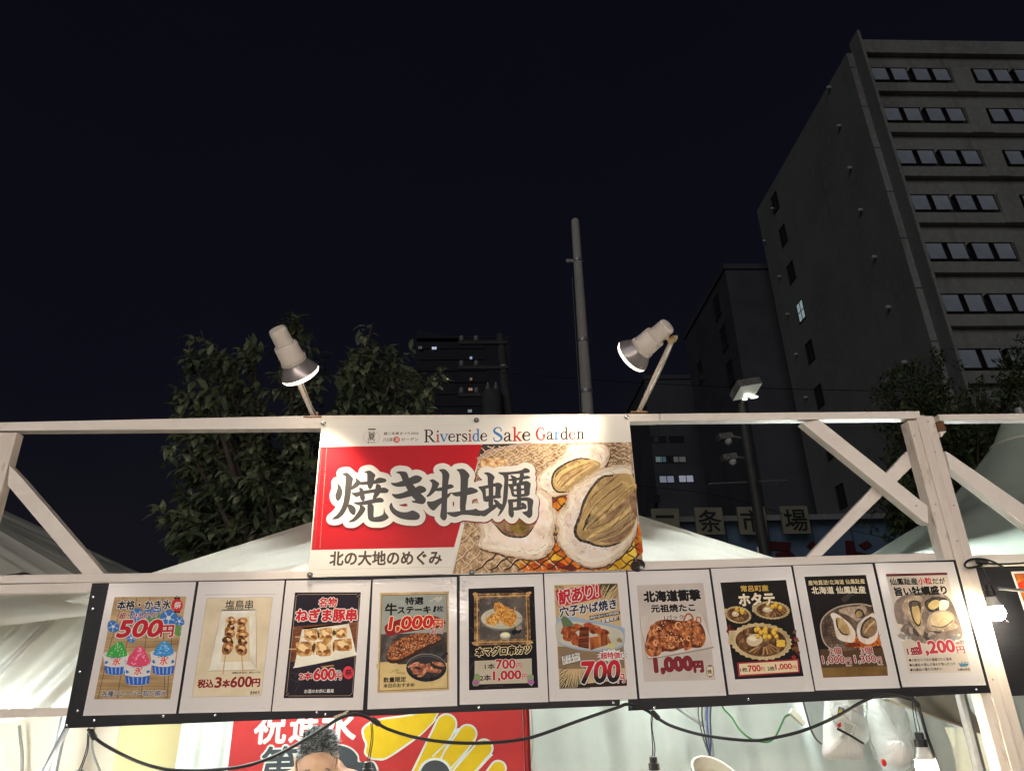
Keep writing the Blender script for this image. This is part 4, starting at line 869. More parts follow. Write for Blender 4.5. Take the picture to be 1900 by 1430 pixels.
for s, n in ((-1, 'l'), (1, 'r')):
    nd.update({n+'sh': (B(.185*s, 0, 1.42), .062, .062), n+'el': (B(.25*s, -.02, 1.13), .044, .044), n+'wr': (B(.16*s, -.24, 1.04), .027, .024), n+'pm': (B(.14*s, -.31, 1.03), .038, .018)})
    ed += [('collar', n+'sh'), (n+'sh', n+'el'), (n+'el', n+'wr'), (n+'wr', n+'pm')]
    for i, (dx, ln) in enumerate(((-.030, .068), (-.010, .078), (.010, .074), (.029, .058))):
        a, b, c = n+'f%da' % i, n+'f%db' % i, n+'f%dc' % i
        nd.update({a: (B(.14*s+dx, -.345, 1.03), .0095, .0095), b: (B(.14*s+dx*1.1, -.345-ln*.5, 1.022), .0085, .0085), c: (B(.14*s+dx*1.1, -.345-ln*.85, .995), .007, .007)}); ed += [(n+'pm', a), (a, b), (b, c)]
    nd.update({n+'t1': (B((.14-.05)*s, -.30, 1.02), .011, .011), n+'t2': (B((.14-.068)*s, -.335, 1.01), .009, .009)}); ed += [(n+'pm', n+'t1'), (n+'t1', n+'t2')]
    nd.update({n+'hp': (B(.095*s, .02, .86), .088, .09), n+'kn': (B(.11*s, .0, .48), .058, .06), n+'an': (B(.115*s, .03, .10), .04, .042), n+'to': (B(.125*s, -.13, .045), .042, .028)})
    ed += [('pelvis', n+'hp'), (n+'hp', n+'kn'), (n+'kn', n+'an'), (n+'an', n+'to')]
    shirt.update({n+'sh': (B(.185*s, 0, 1.42), .074, .074), n+'sl': (B(.232*s, -.012, 1.22), .066, .066)}); sed += [('collar', n+'sh'), (n+'sh', n+'sl')]
    trou.update({n+'hp': (B(.095*s, .02, .86), .10, .105), n+'kn': (B(.11*s, 0, .48), .074, .076), n+'an': (B(.115*s, .03, .09), .06, .062)}); ted += [('pelvis', n+'hp'), (n+'hp', n+'kn'), (n+'kn', n+'an')]
v, f = skin_mesh(nd, ed, 2)
body = MB(); body.add(v, f, M_skin)
# head: local frame (x right in the picture, -y towards the viewer, z up), turned and bowed
HM = Matrix.Translation(HC) @ Matrix.Rotation(rad(16), 4, 'Z') @ Matrix.Rotation(rad(30), 4, 'X')
def head_pt(a, t, k=1.0):
    """a: azimuth from the face (-y) towards +x, t: polar angle from the crown"""
    st, ct = math.sin(t), math.cos(t); fx, fy = math.sin(a)*st, -math.cos(a)*st; front = max(0, math.cos(a))*st
    rx, ry, rz = .076, .097, (.120 if ct > 0 else .134)
    low = max(0, -ct); rx *= 1-.30*low**1.2; ry *= 1-.16*low*(1 if front < .2 else .6)
    p = Vector((fx*rx, fy*ry, ct*rz)); u, w = p.x, p.z
    if front > .3:
        p.y -= .021*math.exp(-(u/.011)**2)*math.exp(-((w+.028)/.020)**2)*(1 if w > -.05 else .8)   # nose
        p.y -= .006*math.exp(-((abs(u)-.025)/.02)**2)*math.exp(-((w-.022)/.010)**2)              # brow
        p.y += .009*math.exp(-((abs(u)-.030)/.014)**2)*math.exp(-((w-.002)/.011)**2)             # eye socket
        p.y -= .006*math.exp(-(u/.022)**2)*math.exp(-((w+.068)/.008)**2)                         # lips
        p.y += .004*math.exp(-(u/.02)**2)*math.exp(-((w+.0685)/.0025)**2)
        p.y -= .009*math.exp(-(u/.02)**2)*math.exp(-((w+.105)/.014)**2)                          # chin
    return HM @ (p*k)
NA, NT = 72, 56
vs = [head_pt(2*math.pi*i/NA, math.pi*j/NT) for j in range(NT+1) for i in range(NA)]
body.add(vs, [(j*NA+i, j*NA+(i+1) % NA, (j+1)*NA+(i+1) % NA, (j+1)*NA+i) for j in range(NT) for i in range(NA)], M_skin)
for s in (-1, 1):                                                            # ears
    pts = [HM @ Vector((s*(.074+.010*math.sin(q)*.6+.004), .012+.017*math.cos(q), -.012+.030*math.sin(q)+.004*math.cos(2*q))) for q in [2*math.pi*i/16 for i in range(16)]]
    body.tube(pts+[pts[0], pts[1]], .006, 8, M_skin); body.add([HM @ Vector((s*.074, .012, -.012))]+pts, [(0, i+1, (i+1) % 16+1) for i in range(16)], M_skin)
bo = body.build('body', None, man, smooth=True)
e = MB()
for s in (-1, 1): e.sphere(HM @ Vector((s*.030, -.074, .002)), .0125, 14, 10)
e.build('eye', mat('eye_white', (.7, .68, .64, 1), .2), bo, smooth=True)
e = MB()
for s in (-1, 1): e.sphere(HM @ Vector((s*.031, -.0840, -.001)), .0052, 10, 8)
e.build('iris', mat('eye_dark', (.02, .012, .01, 1), .2), bo, smooth=True)
M_hair = mat('dark_grey_hair', (.035, .036, .04, 1), .45, .5); M_hair2 = mat('silver_hair', (.31, .31, .30, 1), .4, .5)
hr = MB(); rn = random.Random(11)
def hairline(a): # lowest polar angle with hair
    c = math.cos(a); return .78+(1-c)*.68 if c > -.2 else 1.9
n1 = 48; vs = []
for j in range(13):
    for i in range(n1):
        a = 2*math.pi*i/n1; vs.append(head_pt(a, hairline(a)*j/12*.98, 1.035-.03*(j/12)**3))
hr.add(vs, [(j*n1+i, j*n1+(i+1) % n1, (j+1)*n1+(i+1) % n1, (j+1)*n1+i) for j in range(12) for i in range(n1)], M_hair)
for k in range(3000):
    a = rn.uniform(-math.pi, math.pi); t = hairline(a)*math.sqrt(rn.uniform(.004, 1.0))
    p = head_pt(a, t, 1.0); nrm = (p-HC).normalized(); q = HM.to_3x3() @ Vector((rn.uniform(-.6, .6)+.35, -.75 if t < .95 else -.1, .35 if t < 1.1 else -.5))
    side = t > 1.0 and math.cos(a) < .75
    d = (nrm*(.75 if not side else .5)+q*(.75 if not side else .30)+Vector((rn.gauss(0, .22), rn.gauss(0, .22), rn.gauss(0, .18)+(.15 if not side else -.35)))).normalized()
    L = (rn.uniform(.020, .046) if not side else rn.uniform(.008, .018)); s_ = d.orthogonal().normalized()*rn.uniform(.0010, .0028); e2 = d.cross(s_)
    m1 = p+d*L*.55; tip = p+(d*.9+q*.2-Vector((0, 0, .08))).normalized()*L
    hr.add([p+s_, p-s_*.5+e2*.8, p-s_*.5-e2*.8, m1+s_*.8, m1-s_*.4+e2*.6, m1-s_*.4-e2*.6, tip], [(0, 1, 4, 3), (1, 2, 5, 4), (2, 0, 3, 5), (3, 4, 6), (4, 5, 6), (5, 3, 6)], M_hair2 if rn.random() < (.72 if side else .45) else M_hair)
hr.build('hair', None, bo)
eb = MB()
for s in (-1, 1):
    for k in range(60):
        u = rn.uniform(.012, .045); p = HM @ Vector((s*u, -.0905+.25*(u-.02)**2*20, .021+.006*math.sin((u-.012)*95)+rn.uniform(-.003, .003))); eb.tube([p, p+HM.to_3x3() @ Vector((s*.008, -.001, rn.uniform(-.002, .004)))], [.0006, .0002], 3)
eb.build('eyebrow', M_hair, bo)
st = MB(); st.tube(curve_pts([HM @ Vector((-.083, .020, .014)), HM @ Vector((-.078, .004, .022)), HM @ Vector((-.0735, -.022, -.010)), HM @ Vector((-.064, -.050, -.045)), HM @ Vector((-.05, -.075, -.065))], 6), .0012, 6)
st.build('mask_cord', M_black, bo)
mk = MB(); na = 16
mk.grid(lambda u, v: head_pt((u-.5)*2.0, math.pi*(.585+.27*v), 1.02)+Vector((0, -.004-.012*math.sin(math.pi*u)*math.sin(math.pi*v), 0)), 20, 14); mk.build('face_mask', mat('white_mask', (.7, .7, .7, 1), .8), bo, smooth=True)
v, f = skin_mesh(shirt, sed, 2); q = MB(); q.add(v, f); q.build('shirt', mat('dark_shirt', (.03, .035, .05, 1), .9, noise=((.045, .05, .065, 1), 30, .4, .6)), man, smooth=True)
v, f = skin_mesh(trou, ted, 2); q = MB(); q.add(v, f); q.build('trousers', mat('dark_trousers', (.02, .02, .022, 1), .9), man, smooth=True)

# ------------------------------------------------------------------ the banner
Z_B1 = (560, 760, 4.468); Z_B2 = (860, 760, 4.469); K1 = (600, 850, 9.5); K2 = (780, 850, 8.261); H1 = (660, 780, 7.917); H2 = (880, 780, 7.917); BB = (600, 1010, 7.917)
ban = thing('banner', W(880, 1065, -.004), 'large red and white vinyl banner with grilled oysters picture and big black brush characters', 'banner')
M_vin = mat('white_vinyl', (.80, .77, .70, 1), .46, .22, bump=(9, .16, .012)); M_redv = mat('red_vinyl', (.50, .006, .014, 1), .40, .22, bump=(9, .16, .012))
m = MB(); m.ext([(597, 779.5), (740, 777), (884, 774.5), (1020, 774), (1167, 772.5), (1180.5, 914), (1194, 1057), (1040, 1060), (880, 1065), (720, 1066), (571, 1068.5), (584, 924)], -.004, .0012); m.build('sheet', M_vin, ban)
p = Print(Z_B1, -.0042)
p.P([(153, 308), (1492, 287), (1482, 345), (1262, 1140), (78, 1162)], M_redv)
p.P([(153, 308), (172, 308), (98, 1162), (78, 1162)], mat('red_hem', (.36, .008, .016, 1), .4, .4, coat=.2))
# photograph of oysters on the grill
ph0 = [(155, 285), (1392, 268), (1408, 470), (1440, 820), (1495, 1330), (-90, 1358), (-40, 1150)]
p.z = Z_B2
I_grill = photo_ink('grill_stone', 'b79a78', '6d4f38', 26, .38, .62, 'dcc6a6', .5, .7, 60)
I_coal = photo_ink('orange_coals', 'd9791f', '9a3410', 14, .4, .66, 'f0c33c', .55, .72, 11)
I_shell = photo_ink('oyster_shell', 'd9cabb', 'b39b86', 12, .48, .72, 'f0e6da', .5, .7, 30)
I_rim = photo_ink('shell_rim', 'b09a82', '7a6450', 30, .4, .6, 'd8c8b4', .5, .68, 60)
I_flesh = photo_ink('oyster_flesh', 'b0925f', '7e6440', 16, .45, .7, 'd2ba88', .52, .7, 26, stretch=(1, 1, .6))
I_frill = photo_ink('oyster_frill', '4a413a', '25201d', 70, .4, .6, '857868', .55, .68, 110)
I_fold = photo_ink('oyster_fold', '8a6b50', '5e4636', 18, .42, .66, 'a98c6c', .5, .7, 34)
I_cream = photo_ink('oyster_cream', 'cbb27c', 'a98c56', 18, .4, .66)
I_wire, I_wired = ink('c9b394'), ink('5a4636')
p.P(ph0, I_grill); ph1 = [(150, 300), (1380, 283), (1396, 470), (1428, 820), (1478, 1318), (-80, 1342), (-35, 1150)]
p.P([(155, 285), (560, 279), (330, 330), (120, 400), (134, 345)], ink('3a3233'))
p.stroke(curve_pts([(115, 410, 0), (250, 340, 0), (420, 300, 0), (560, 280, 0)], 6) and [(v_.x, v_.y) for v_ in curve_pts([(115, 410, 0), (250, 340, 0), (420, 300, 0), (560, 280, 0)], 6)], 26, ink('a58e80'))
p.S([(720, 720), (800, 700), (880, 690), (870, 800), (790, 900), (780, 1010), (720, 1150), (640, 1230), (520, 1240), (440, 1262), (470, 1330), (640, 1335), (820, 1320), (960, 1290), (1120, 1295), (1300, 1180), (1400, 1060), (1465, 960), (1490, 1270), (1180, 1330), (500, 1345)][:3]+[(870, 800), (790, 900), (770, 1020), (720, 1150), (660, 1225), (540, 1235)], I_coal)
p.P([(430, 1265), (560, 1232), (700, 1190), (760, 1090), (900, 1180), (1100, 1290), (1220, 1260), (1390, 1085), (1462, 940), (1490, 1180), (1400, 1260), (1360, 1322), (500, 1338)], I_coal)
p.P([(1180, 1290), (1290, 1240), (1400, 1060), (1440, 1200), (1390, 1320), (1190, 1326)], photo_ink('yellow_coals', 'dcc24a', 'b98a1e', 16, .4, .6))
p.blob(1445, 1290, 60, 55, ink('2b2424'), .06); p.blob(760, 1290, 80, 35, ink('8e2f16'), .2); p.blob(880, 1310, 60, 25, ink('5e2420'), .2)
rn = random.Random(3)
def wavy(x0, y0, x1, y1, amp, wl, w, mt):
    L = math.hypot(x1-x0, y1-y0); n = max(4, int(L/14)); nx, ny = -(y1-y0)/L, (x1-x0)/L
    run = []
    for i in range(n+2):
        q = (x0+(x1-x0)*i/n+nx*amp*math.sin(i*14/wl*6.28), y0+(y1-y0)*i/n+ny*amp*math.sin(i*14/wl*6.28))
        if i <= n and inside(ph1, *q): run.append(q)
        else:
            if len(run) > 2: p.stroke(run, w, mt)
            run = []
def net(x0, x1, y0, y1, sp, slope, w, light, dark):
    n = int((x1-x0)/sp)+14
    for i in range(-7, n):
        for sg in (1, -1):
            xa = x0+i*sp; xb = xa+sg*(y1-y0)/slope
            if not (min(xa, xb) > x1 or max(xa, xb) < x0):
                xa2, xb2 = xa, xb; wavy(xa2+3, y0+5, xb2+3, y1+5, 5, sp*.9, w*.8, dark); wavy(xa2, y0, xb2, y1, 5, sp*.9, w, light)
net(-80, 420, 930, 1350, 118, 1.0, 8, I_wire, I_wired)
net(190, 1400, 290, 600, 92, .62, 6.5, I_wire, I_wired)
for i in range(7): wavy(1190, 290+i*34, 1405, 330+i*36, 7, 80, 7, I_wired)
net(700, 880, 700, 1040, 118, .8, 8, ink('4a3426'), ink('2a1a12'))
net(470, 1450, 1040, 1345, 118, .8, 8, ink('4a3426'), ink('2a1a12'))
p.blob(250, 440, 130, 42, photo_ink('fried_bit', 'd8bc92', '9a6a36', 50, .4, .62), .2, 26, 3)
I_shad = ink('5a3c24'); I_lay = [photo_ink('shell_a', 'c4b09a', '9a846c', 22, .4, .66), photo_ink('shell_b', 'd2c2ae', 'b29e88', 16, .45, .7), photo_ink('shell_c', 'dfd2c2', 'c2b09c', 12, .48, .74)]
def ragged(pl, k, sd):
    rr = random.Random(sd); q = p.smooth_pts(grow(pl, k), 5); cx = sum(a[0] for a in q)/len(q); cy = sum(a[1] for a in q)/len(q); o = []
    for x, y in q: d = math.hypot(x-cx, y-cy); j = rr.uniform(-7, 7); o.append((x+(x-cx)/d*j, y+(y-cy)/d*j))
    return o
def clipr(pl):
    return [(min(x, 1372+max(0, y-290)*.106), max(y, 285)) for x, y in pl]
def shell(o):
    p.P(clipr([(x+6, y+10) for x, y in ragged(o, 14, 1)]), I_shad); p.P(clipr(ragged(o, 10, 2)), I_lay[0]); p.P(clipr(ragged(o, -6, 3)), I_lay[1]); p.P(clipr(ragged(o, -34, 4)), I_lay[2]); p.P(clipr(ragged(o, -64, 5)), I_shell)
    rr = random.Random(int(o[0][0])); cx = sum(a[0] for a in o)/len(o); cy = sum(a[1] for a in o)/len(o)
    for i in range(46):
        a = rr.choice(o); t = rr.uniform(.72, 1.0); x, y = cx+(a[0]-cx)*t+rr.uniform(-30, 30), cy+(a[1]-cy)*t+rr.uniform(-30, 30); g = math.atan2(y-cy, x-cx)+1.57+rr.uniform(-.5, .5); l = rr.uniform(10, 34)
        if inside(o, x, y) and x < 1380: p.stroke([(x-l*math.cos(g), y-l*math.sin(g)), (x+3, y+3), (x+l*math.cos(g), y+l*math.sin(g))], [1, rr.uniform(3, 6), 1], rr.choice((ink('a08a74'), ink('b8a48e'), ink('e6dccf'), ink('8c745c'))))
# oyster at upper right
o1 = [(600, 600), (640, 520), (740, 450), (830, 380), (870, 300), (960, 272), (1100, 270), (1180, 300), (1205, 360), (1180, 440), (1120, 520), (1020, 580), (940, 650), (860, 690), (740, 715), (650, 690), (605, 650)]
shell(o1)
p.S([(740, 540), (800, 470), (900, 415), (1040, 410), (1130, 440), (1120, 490), (1030, 560), (950, 640), (830, 690), (760, 675), (735, 620)], I_flesh)
p.S([(930, 560), (1000, 480), (1060, 460), (1060, 520), (980, 590), (900, 650), (850, 650)], I_fold)
p.S([(900, 470), (1010, 420), (1110, 440), (1100, 470), (1020, 490), (940, 540)], I_cream)
def curve2(pts, w, mt):
    c = curve_pts([(x, y, 0) for x, y in pts], 6); n = len(c); rr = random.Random(n+int(pts[0][0]))
    ws = [w*(.25+.75*math.sin(math.pi*(.06+.88*i/(n-1)))**.6)*rr.uniform(.75, 1.2) for i in range(n)]
    p.stroke([(q.x, q.y) for q in c], ws, mt)
curve2([(1050, 412), (960, 405), (860, 440), (770, 500), (738, 560), (738, 630), (780, 680), (860, 680)], 17, I_frill)
curve2([(800, 500), (830, 540), (815, 600), (780, 600), (765, 560), (795, 500)], 16, I_frill)
curve2([(840, 560), (920, 520), (1000, 450)], 5, I_frill); curve2([(860, 610), (950, 570), (1040, 480)], 5, I_frill); curve2([(900, 440), (940, 425), (1000, 470)], 6, I_frill)
def flow(s0, s1, m0, m1, e0, e1, n, sd):
    rr = random.Random(sd)
    for i in range(n):
        t = (i+rr.uniform(-.3, .3))/max(1, n-1); L = lambda a, b: (a[0]+(b[0]-a[0])*t+rr.uniform(-7, 7), a[1]+(b[1]-a[1])*t+rr.uniform(-7, 7))
        curve2([L(s0, s1), L(m0, m1), L(e0, e1)], rr.uniform(10, 40), rr.choice((I_fold, I_fold, ink('a88e62'), ink('98805a'), I_flesh, I_flesh, I_cream)))
flow((752, 610), (860, 682), (840, 520), (960, 600), (1040, 425), (1122, 480), 13, 4)
# oyster at lower left, half under the lettering
o2 = [(150, 930), (330, 850), (560, 700), (640, 660), (715, 720), (735, 800), (770, 860), (760, 960), (735, 1030), (740, 1110), (690, 1190), (600, 1230), (470, 1220), (340, 1190), (200, 1160), (120, 1120), (150, 1040)]
shell(o2)
p.S([(230, 900), (420, 860), (600, 900), (590, 960), (530, 1040), (430, 1060), (340, 1040), (270, 970)], I_fold); p.S([(390, 960), (470, 900), (540, 930), (520, 1000), (440, 1030)], photo_ink('oyster_green', '8a7636', '5c4a22', 30, .4, .6))
curve2([(270, 960), (340, 1030), (430, 1055), (520, 1045), (580, 970)], 15, I_frill)
# big oyster at right
o3 = [(1020, 570), (1130, 500), (1260, 470), (1400, 470), (1415, 640), (1440, 860), (1455, 900), (1440, 960), (1390, 1090), (1300, 1200), (1200, 1270), (1080, 1300), (960, 1270), (860, 1190), (790, 1100), (790, 1000), (765, 930), (790, 860), (850, 790), (880, 680), (950, 620)]
shell(o3)
p.S([(920, 1030), (960, 880), (1000, 770), (1070, 640), (1160, 560), (1280, 530), (1410, 560), (1430, 800), (1430, 900), (1390, 1020), (1290, 1110), (1160, 1135), (1040, 1110), (960, 1080)], I_flesh)
p.S([(1190, 840), (1290, 700), (1420, 610), (1425, 680), (1350, 720), (1270, 830), (1200, 880)], I_cream)
p.S([(1020, 1000), (1150, 960), (1260, 900), (1360, 700), (1425, 660), (1435, 880), (1380, 1010), (1280, 1090), (1120, 1090)], I_fold)
p.S([(1065, 850), (1100, 770), (1160, 760), (1210, 820), (1160, 870), (1090, 860)], photo_ink('oyster_olive', '8f7c4c', '6d5b34', 30, .4, .6))
p.S([(1030, 850), (1130, 850), (1170, 890), (1130, 950), (1040, 1000), (1000, 985)], I_cream)
flow((985, 900), (1060, 1105), (1090, 720), (1270, 1020), (1290, 545), (1425, 905), 26, 7)
for i in range(4): flow((1180+i*4, 860+i*14), (1180+i*4, 870+i*14), (1290, 760+i*22), (1290, 770+i*22), (1410, 630+i*30), (1415, 640+i*30), 1, i+20)
curve2([(1240, 545), (1150, 560), (1070, 640), (1000, 760), (965, 880), (925, 1000), (960, 1075), (1040, 1100), (1100, 1125), (1200, 1130), (1300, 1100)], 25, I_frill)
curve2([(1050, 860), (1020, 930), (990, 1000)], 20, I_frill)
for i in range(10): curve2([(1052+i*8, 862+i*2), (1035+i*9, 925+i*3), (1010+i*7, 985+i*1)], 3, I_frill)
for a_, b_, c_ in (((1060, 985), (1200, 930), (1320, 800)), ((1080, 1030), (1230, 980), (1380, 760)), ((1130, 1070), (1290, 1010), (1420, 820))): curve2([a_, b_, c_], 5, ink('4a372c'))
curve2([(1175, 880), (1220, 800), (1290, 730), (1405, 630)], 7, ink('6a4c2e')); 
for i in range(70): p.blob(rn.choice((rn.uniform(640, 740), rn.uniform(800, 900), rn.uniform(1000, 1250))), rn.uniform(1120, 1180) if rn.random() < .5 else rn.uniform(560, 640), rn.uniform(2, 5), rn.uniform(2, 4), ink('7c6450'), .2, 7, i)
p.z = Z_B1
p.P([(78, 1163), (1292, 1138), (1242, 1362), (45, 1388)], M_vin)
YL = p.y-2*STEP; p.z = Z_B1; p.build('picture', None, ban)

# lettering: the four brush characters, traced stroke by stroke
G1 = [[(243,428),(270,450),(310,500),(335,570),(330,640),(305,710),(265,748),(235,740),(212,690),(210,640),(230,590),(248,520)],
[(330,268),(400,250),(440,262),(520,345),(520,380),(505,470),(490,560),(478,680),(450,800),(420,870),(360,980),(290,1045),(235,1072),(150,1070),(230,1000),(300,910),(345,800),(365,690),(378,560),(388,400),(390,325),(345,290)],
[(495,505),(560,420),(575,385),(555,350),(600,360),(665,425),(640,470),(590,510),(495,558)],
[(430,855),(455,808),(510,825),(560,870),(572,920),(560,980),(530,998),(490,975),(455,930)],
[(715,240),(790,216),(840,225),(915,290),(900,350),(885,440),(870,490),(840,535),(810,540),(785,500),(770,440),(772,330),(765,265)],
[(640,420),(760,405),(900,385),(950,350),(1010,340),(1090,360),(1110,390),(1085,420),(960,445),(870,455),(760,465),(660,470)],
[(630,520),(680,525),(705,560),(725,640),(735,700),(712,750),(675,745),(645,690),(640,600)],
[(490,610),(560,600),(700,570),(900,540),(1010,520),(1080,515),(1145,550),(1148,580),(1115,610),(1010,612),(880,608),(700,640),(600,680),(560,675)],
[(945,450),(1000,470),(1018,520),(1000,610),(950,680),(920,710),(870,710),(885,640),(910,560),(925,480)],
[(525,775),(640,765),(760,740),(900,710),(1000,690),(1055,720),(1065,750),(1040,775),(940,782),(850,800),(740,820),(620,828)],
[(640,830),(700,835),(740,880),(735,920),(680,1000),(610,1070),(530,1120),(440,1120),(520,1060),(590,970),(640,880)],
[(780,790),(850,795),(890,860),(885,1020),(930,1030),(1030,1000),(1060,960),(1070,870),(1090,950),(1145,1020),(1140,1060),(1050,1110),(960,1122),(860,1115),(800,1080),(780,1000)],
[(1190,432),(1280,430),(1390,395),(1510,350),(1600,305),(1670,302),(1735,335),(1735,370),(1690,420),(1590,455),(1450,490),(1350,502),(1270,495),(1215,470)],
[(1208,625),(1290,630),(1400,605),(1500,560),(1620,515),(1700,480),(1780,505),(1812,545),(1800,585),(1740,612),(1600,655),(1460,690),(1360,712),(1280,705),(1230,670)],
[(1278,255),(1320,230),(1400,230),(1470,250),(1510,345),(1590,470),(1690,590),(1790,690),(1808,740),(1780,790),(1740,808),(1660,795),(1590,780),(1560,765),(1570,745),(1620,740),(1560,670),(1480,550),(1400,400),(1370,320),(1330,270)],
[(1180,800),(1205,783),(1230,850),(1290,910),(1380,945),(1480,945),(1540,925),(1580,917),(1660,955),(1700,1000),(1695,1050),(1650,1082),(1560,1087),(1430,1075),(1320,1040),(1220,970),(1170,890),(1165,840)]]
G2 = [[(140,340),(190,318),(240,345),(288,385),(265,445),(235,495),(180,550),(130,585),(92,582),(130,530),(165,460),(180,400),(165,365)],
[(230,465),(330,440),(430,400),(480,400),(512,430),(500,450),(410,480),(330,500),(235,500)],
[(285,180),(320,165),(385,172),(445,245),(432,350),(420,480),(412,620),(408,760),(408,880),(395,930),(360,952),(320,925),(302,880),(318,760),(325,560),(332,400),(335,250),(310,205)],
[(108,660),(180,660),(280,620),(380,570),(470,520),(440,590),(330,680),(260,750),(205,800),(150,770),(108,710)],
[(470,530),(560,515),(680,490),(740,450),(790,445),(870,480),(882,500),(860,525),(740,560),(620,580),(540,582),(500,560)],
[(552,172),(640,160),(690,180),(755,255),(735,320),(728,440),(715,600),(695,730),(690,800),(610,800),(608,600),(615,400),(612,280),(590,210)],
[(410,825),(520,820),(680,795),(800,785),(850,770),(890,795),(920,830),(920,860),(905,885),(700,865),(620,870),(530,900),(440,870)],
[(970,230),(1020,212),(1090,235),(1140,290),(1120,340),(1118,420),(1118,600),(1115,700),(1120,760),(1060,770),(1042,700),(1048,500),(1032,380),(1028,280),(1000,245)],
[(890,440),(960,430),(1000,470),(1008,580),(1045,600),(1045,660),(1000,665),(965,640),(945,520)],
[(890,440),(1030,408),(1120,385),(1200,372),(1255,410),(1240,440),(1120,435),(1010,465),(920,460)],
[(1150,390),(1200,372),(1255,410),(1230,500),(1228,600),(1180,610),(1145,570),(1152,480)],
[(1000,585),(1120,565),(1230,580),(1228,605),(1120,620),(1010,650)],
[(880,800),(960,800),(1060,750),(1110,715),(1180,700),(1160,760),(1080,820),(990,888),(920,870)],
[(1120,630),(1180,645),(1240,700),(1300,690),(1260,790),(1220,785),(1170,745),(1140,680)],
[(1190,215),(1330,210),(1480,195),(1560,175),(1600,148),(1660,165),(1678,195),(1660,220),(1540,235),(1400,245),(1280,265)],
[(1240,230),(1345,255),(1348,330),(1345,480),(1330,640),(1300,740),(1250,830),(1185,892),(1220,800),(1255,700),(1270,560),(1280,420),(1285,300)],
[(1350,320),(1450,305),(1560,280),(1640,265),(1685,290),(1660,310),(1560,325),(1420,345),(1360,345)],
[(1380,255),(1440,275),(1475,300),(1470,400),(1415,400),(1405,320)], [(1530,230),(1590,240),(1575,330),(1545,390),(1510,380),(1520,300)],
[(1345,400),(1410,395),(1432,430),(1432,520),(1455,570),(1400,560),(1380,480)], [(1350,400),(1500,375),(1620,345),(1688,380),(1670,410),(1540,415),(1420,430)],
[(1595,380),(1688,380),(1680,470),(1670,560),(1610,575),(1592,540)], [(1420,478),(1600,458),(1600,486),(1430,506)], [(1400,558),(1540,548),(1670,530),(1640,580),(1450,592)],
[(1475,400),(1540,395),(1545,700),(1530,760),(1480,760),(1480,600)],
[(1340,635),(1480,620),(1590,595),(1680,605),(1730,640),(1700,665),(1560,650),(1410,675)], [(1340,635),(1410,650),(1425,760),(1435,860),(1415,905),(1390,905),(1350,850),(1352,720)],
[(1640,610),(1730,640),(1718,760),(1715,870),(1670,915),(1630,890),(1560,825),(1640,800),(1640,700)], [(1420,755),(1540,735),(1600,770),(1570,780),(1470,800),(1420,790)], [(1560,675),(1620,710),(1625,770),(1590,775),(1545,720)]]
p = Print(K1, YL)
ALL = [[(z[0]+x/z[2], z[1]+y/z[2]) for x, y in p.smooth_pts(pl, 3)] for z, G in ((K1, G1), (K2, G2)) for pl in G]
p.z = (0, 0, 1)
for r_, mt, dx, dy in ((11.6, mat('halo_shadow', (.22, .012, .014, 1), .4, .3), .8, 1.5), (10.6, M_vin, 0, 0)):
    v, f = outline_union(ALL, r_); p.y -= STEP*4; q = [p.M(x+dx, y+dy) for x, y in v]; p.add([(c_.x, p.y, c_.z) for c_ in q], f, mt)
p.y -= STEP*4
I_blk = mat('black_vinyl', (.050, .047, .046, 1), .42, .35, bump=(9, .16, .012))
for z, G in ((K1, G1), (K2, G2)):
    p.z = z
    for pl in G: p.S(pl, I_blk, 3)
p.build('brush_lettering', None, ban); p = Print(H1, -.0046)
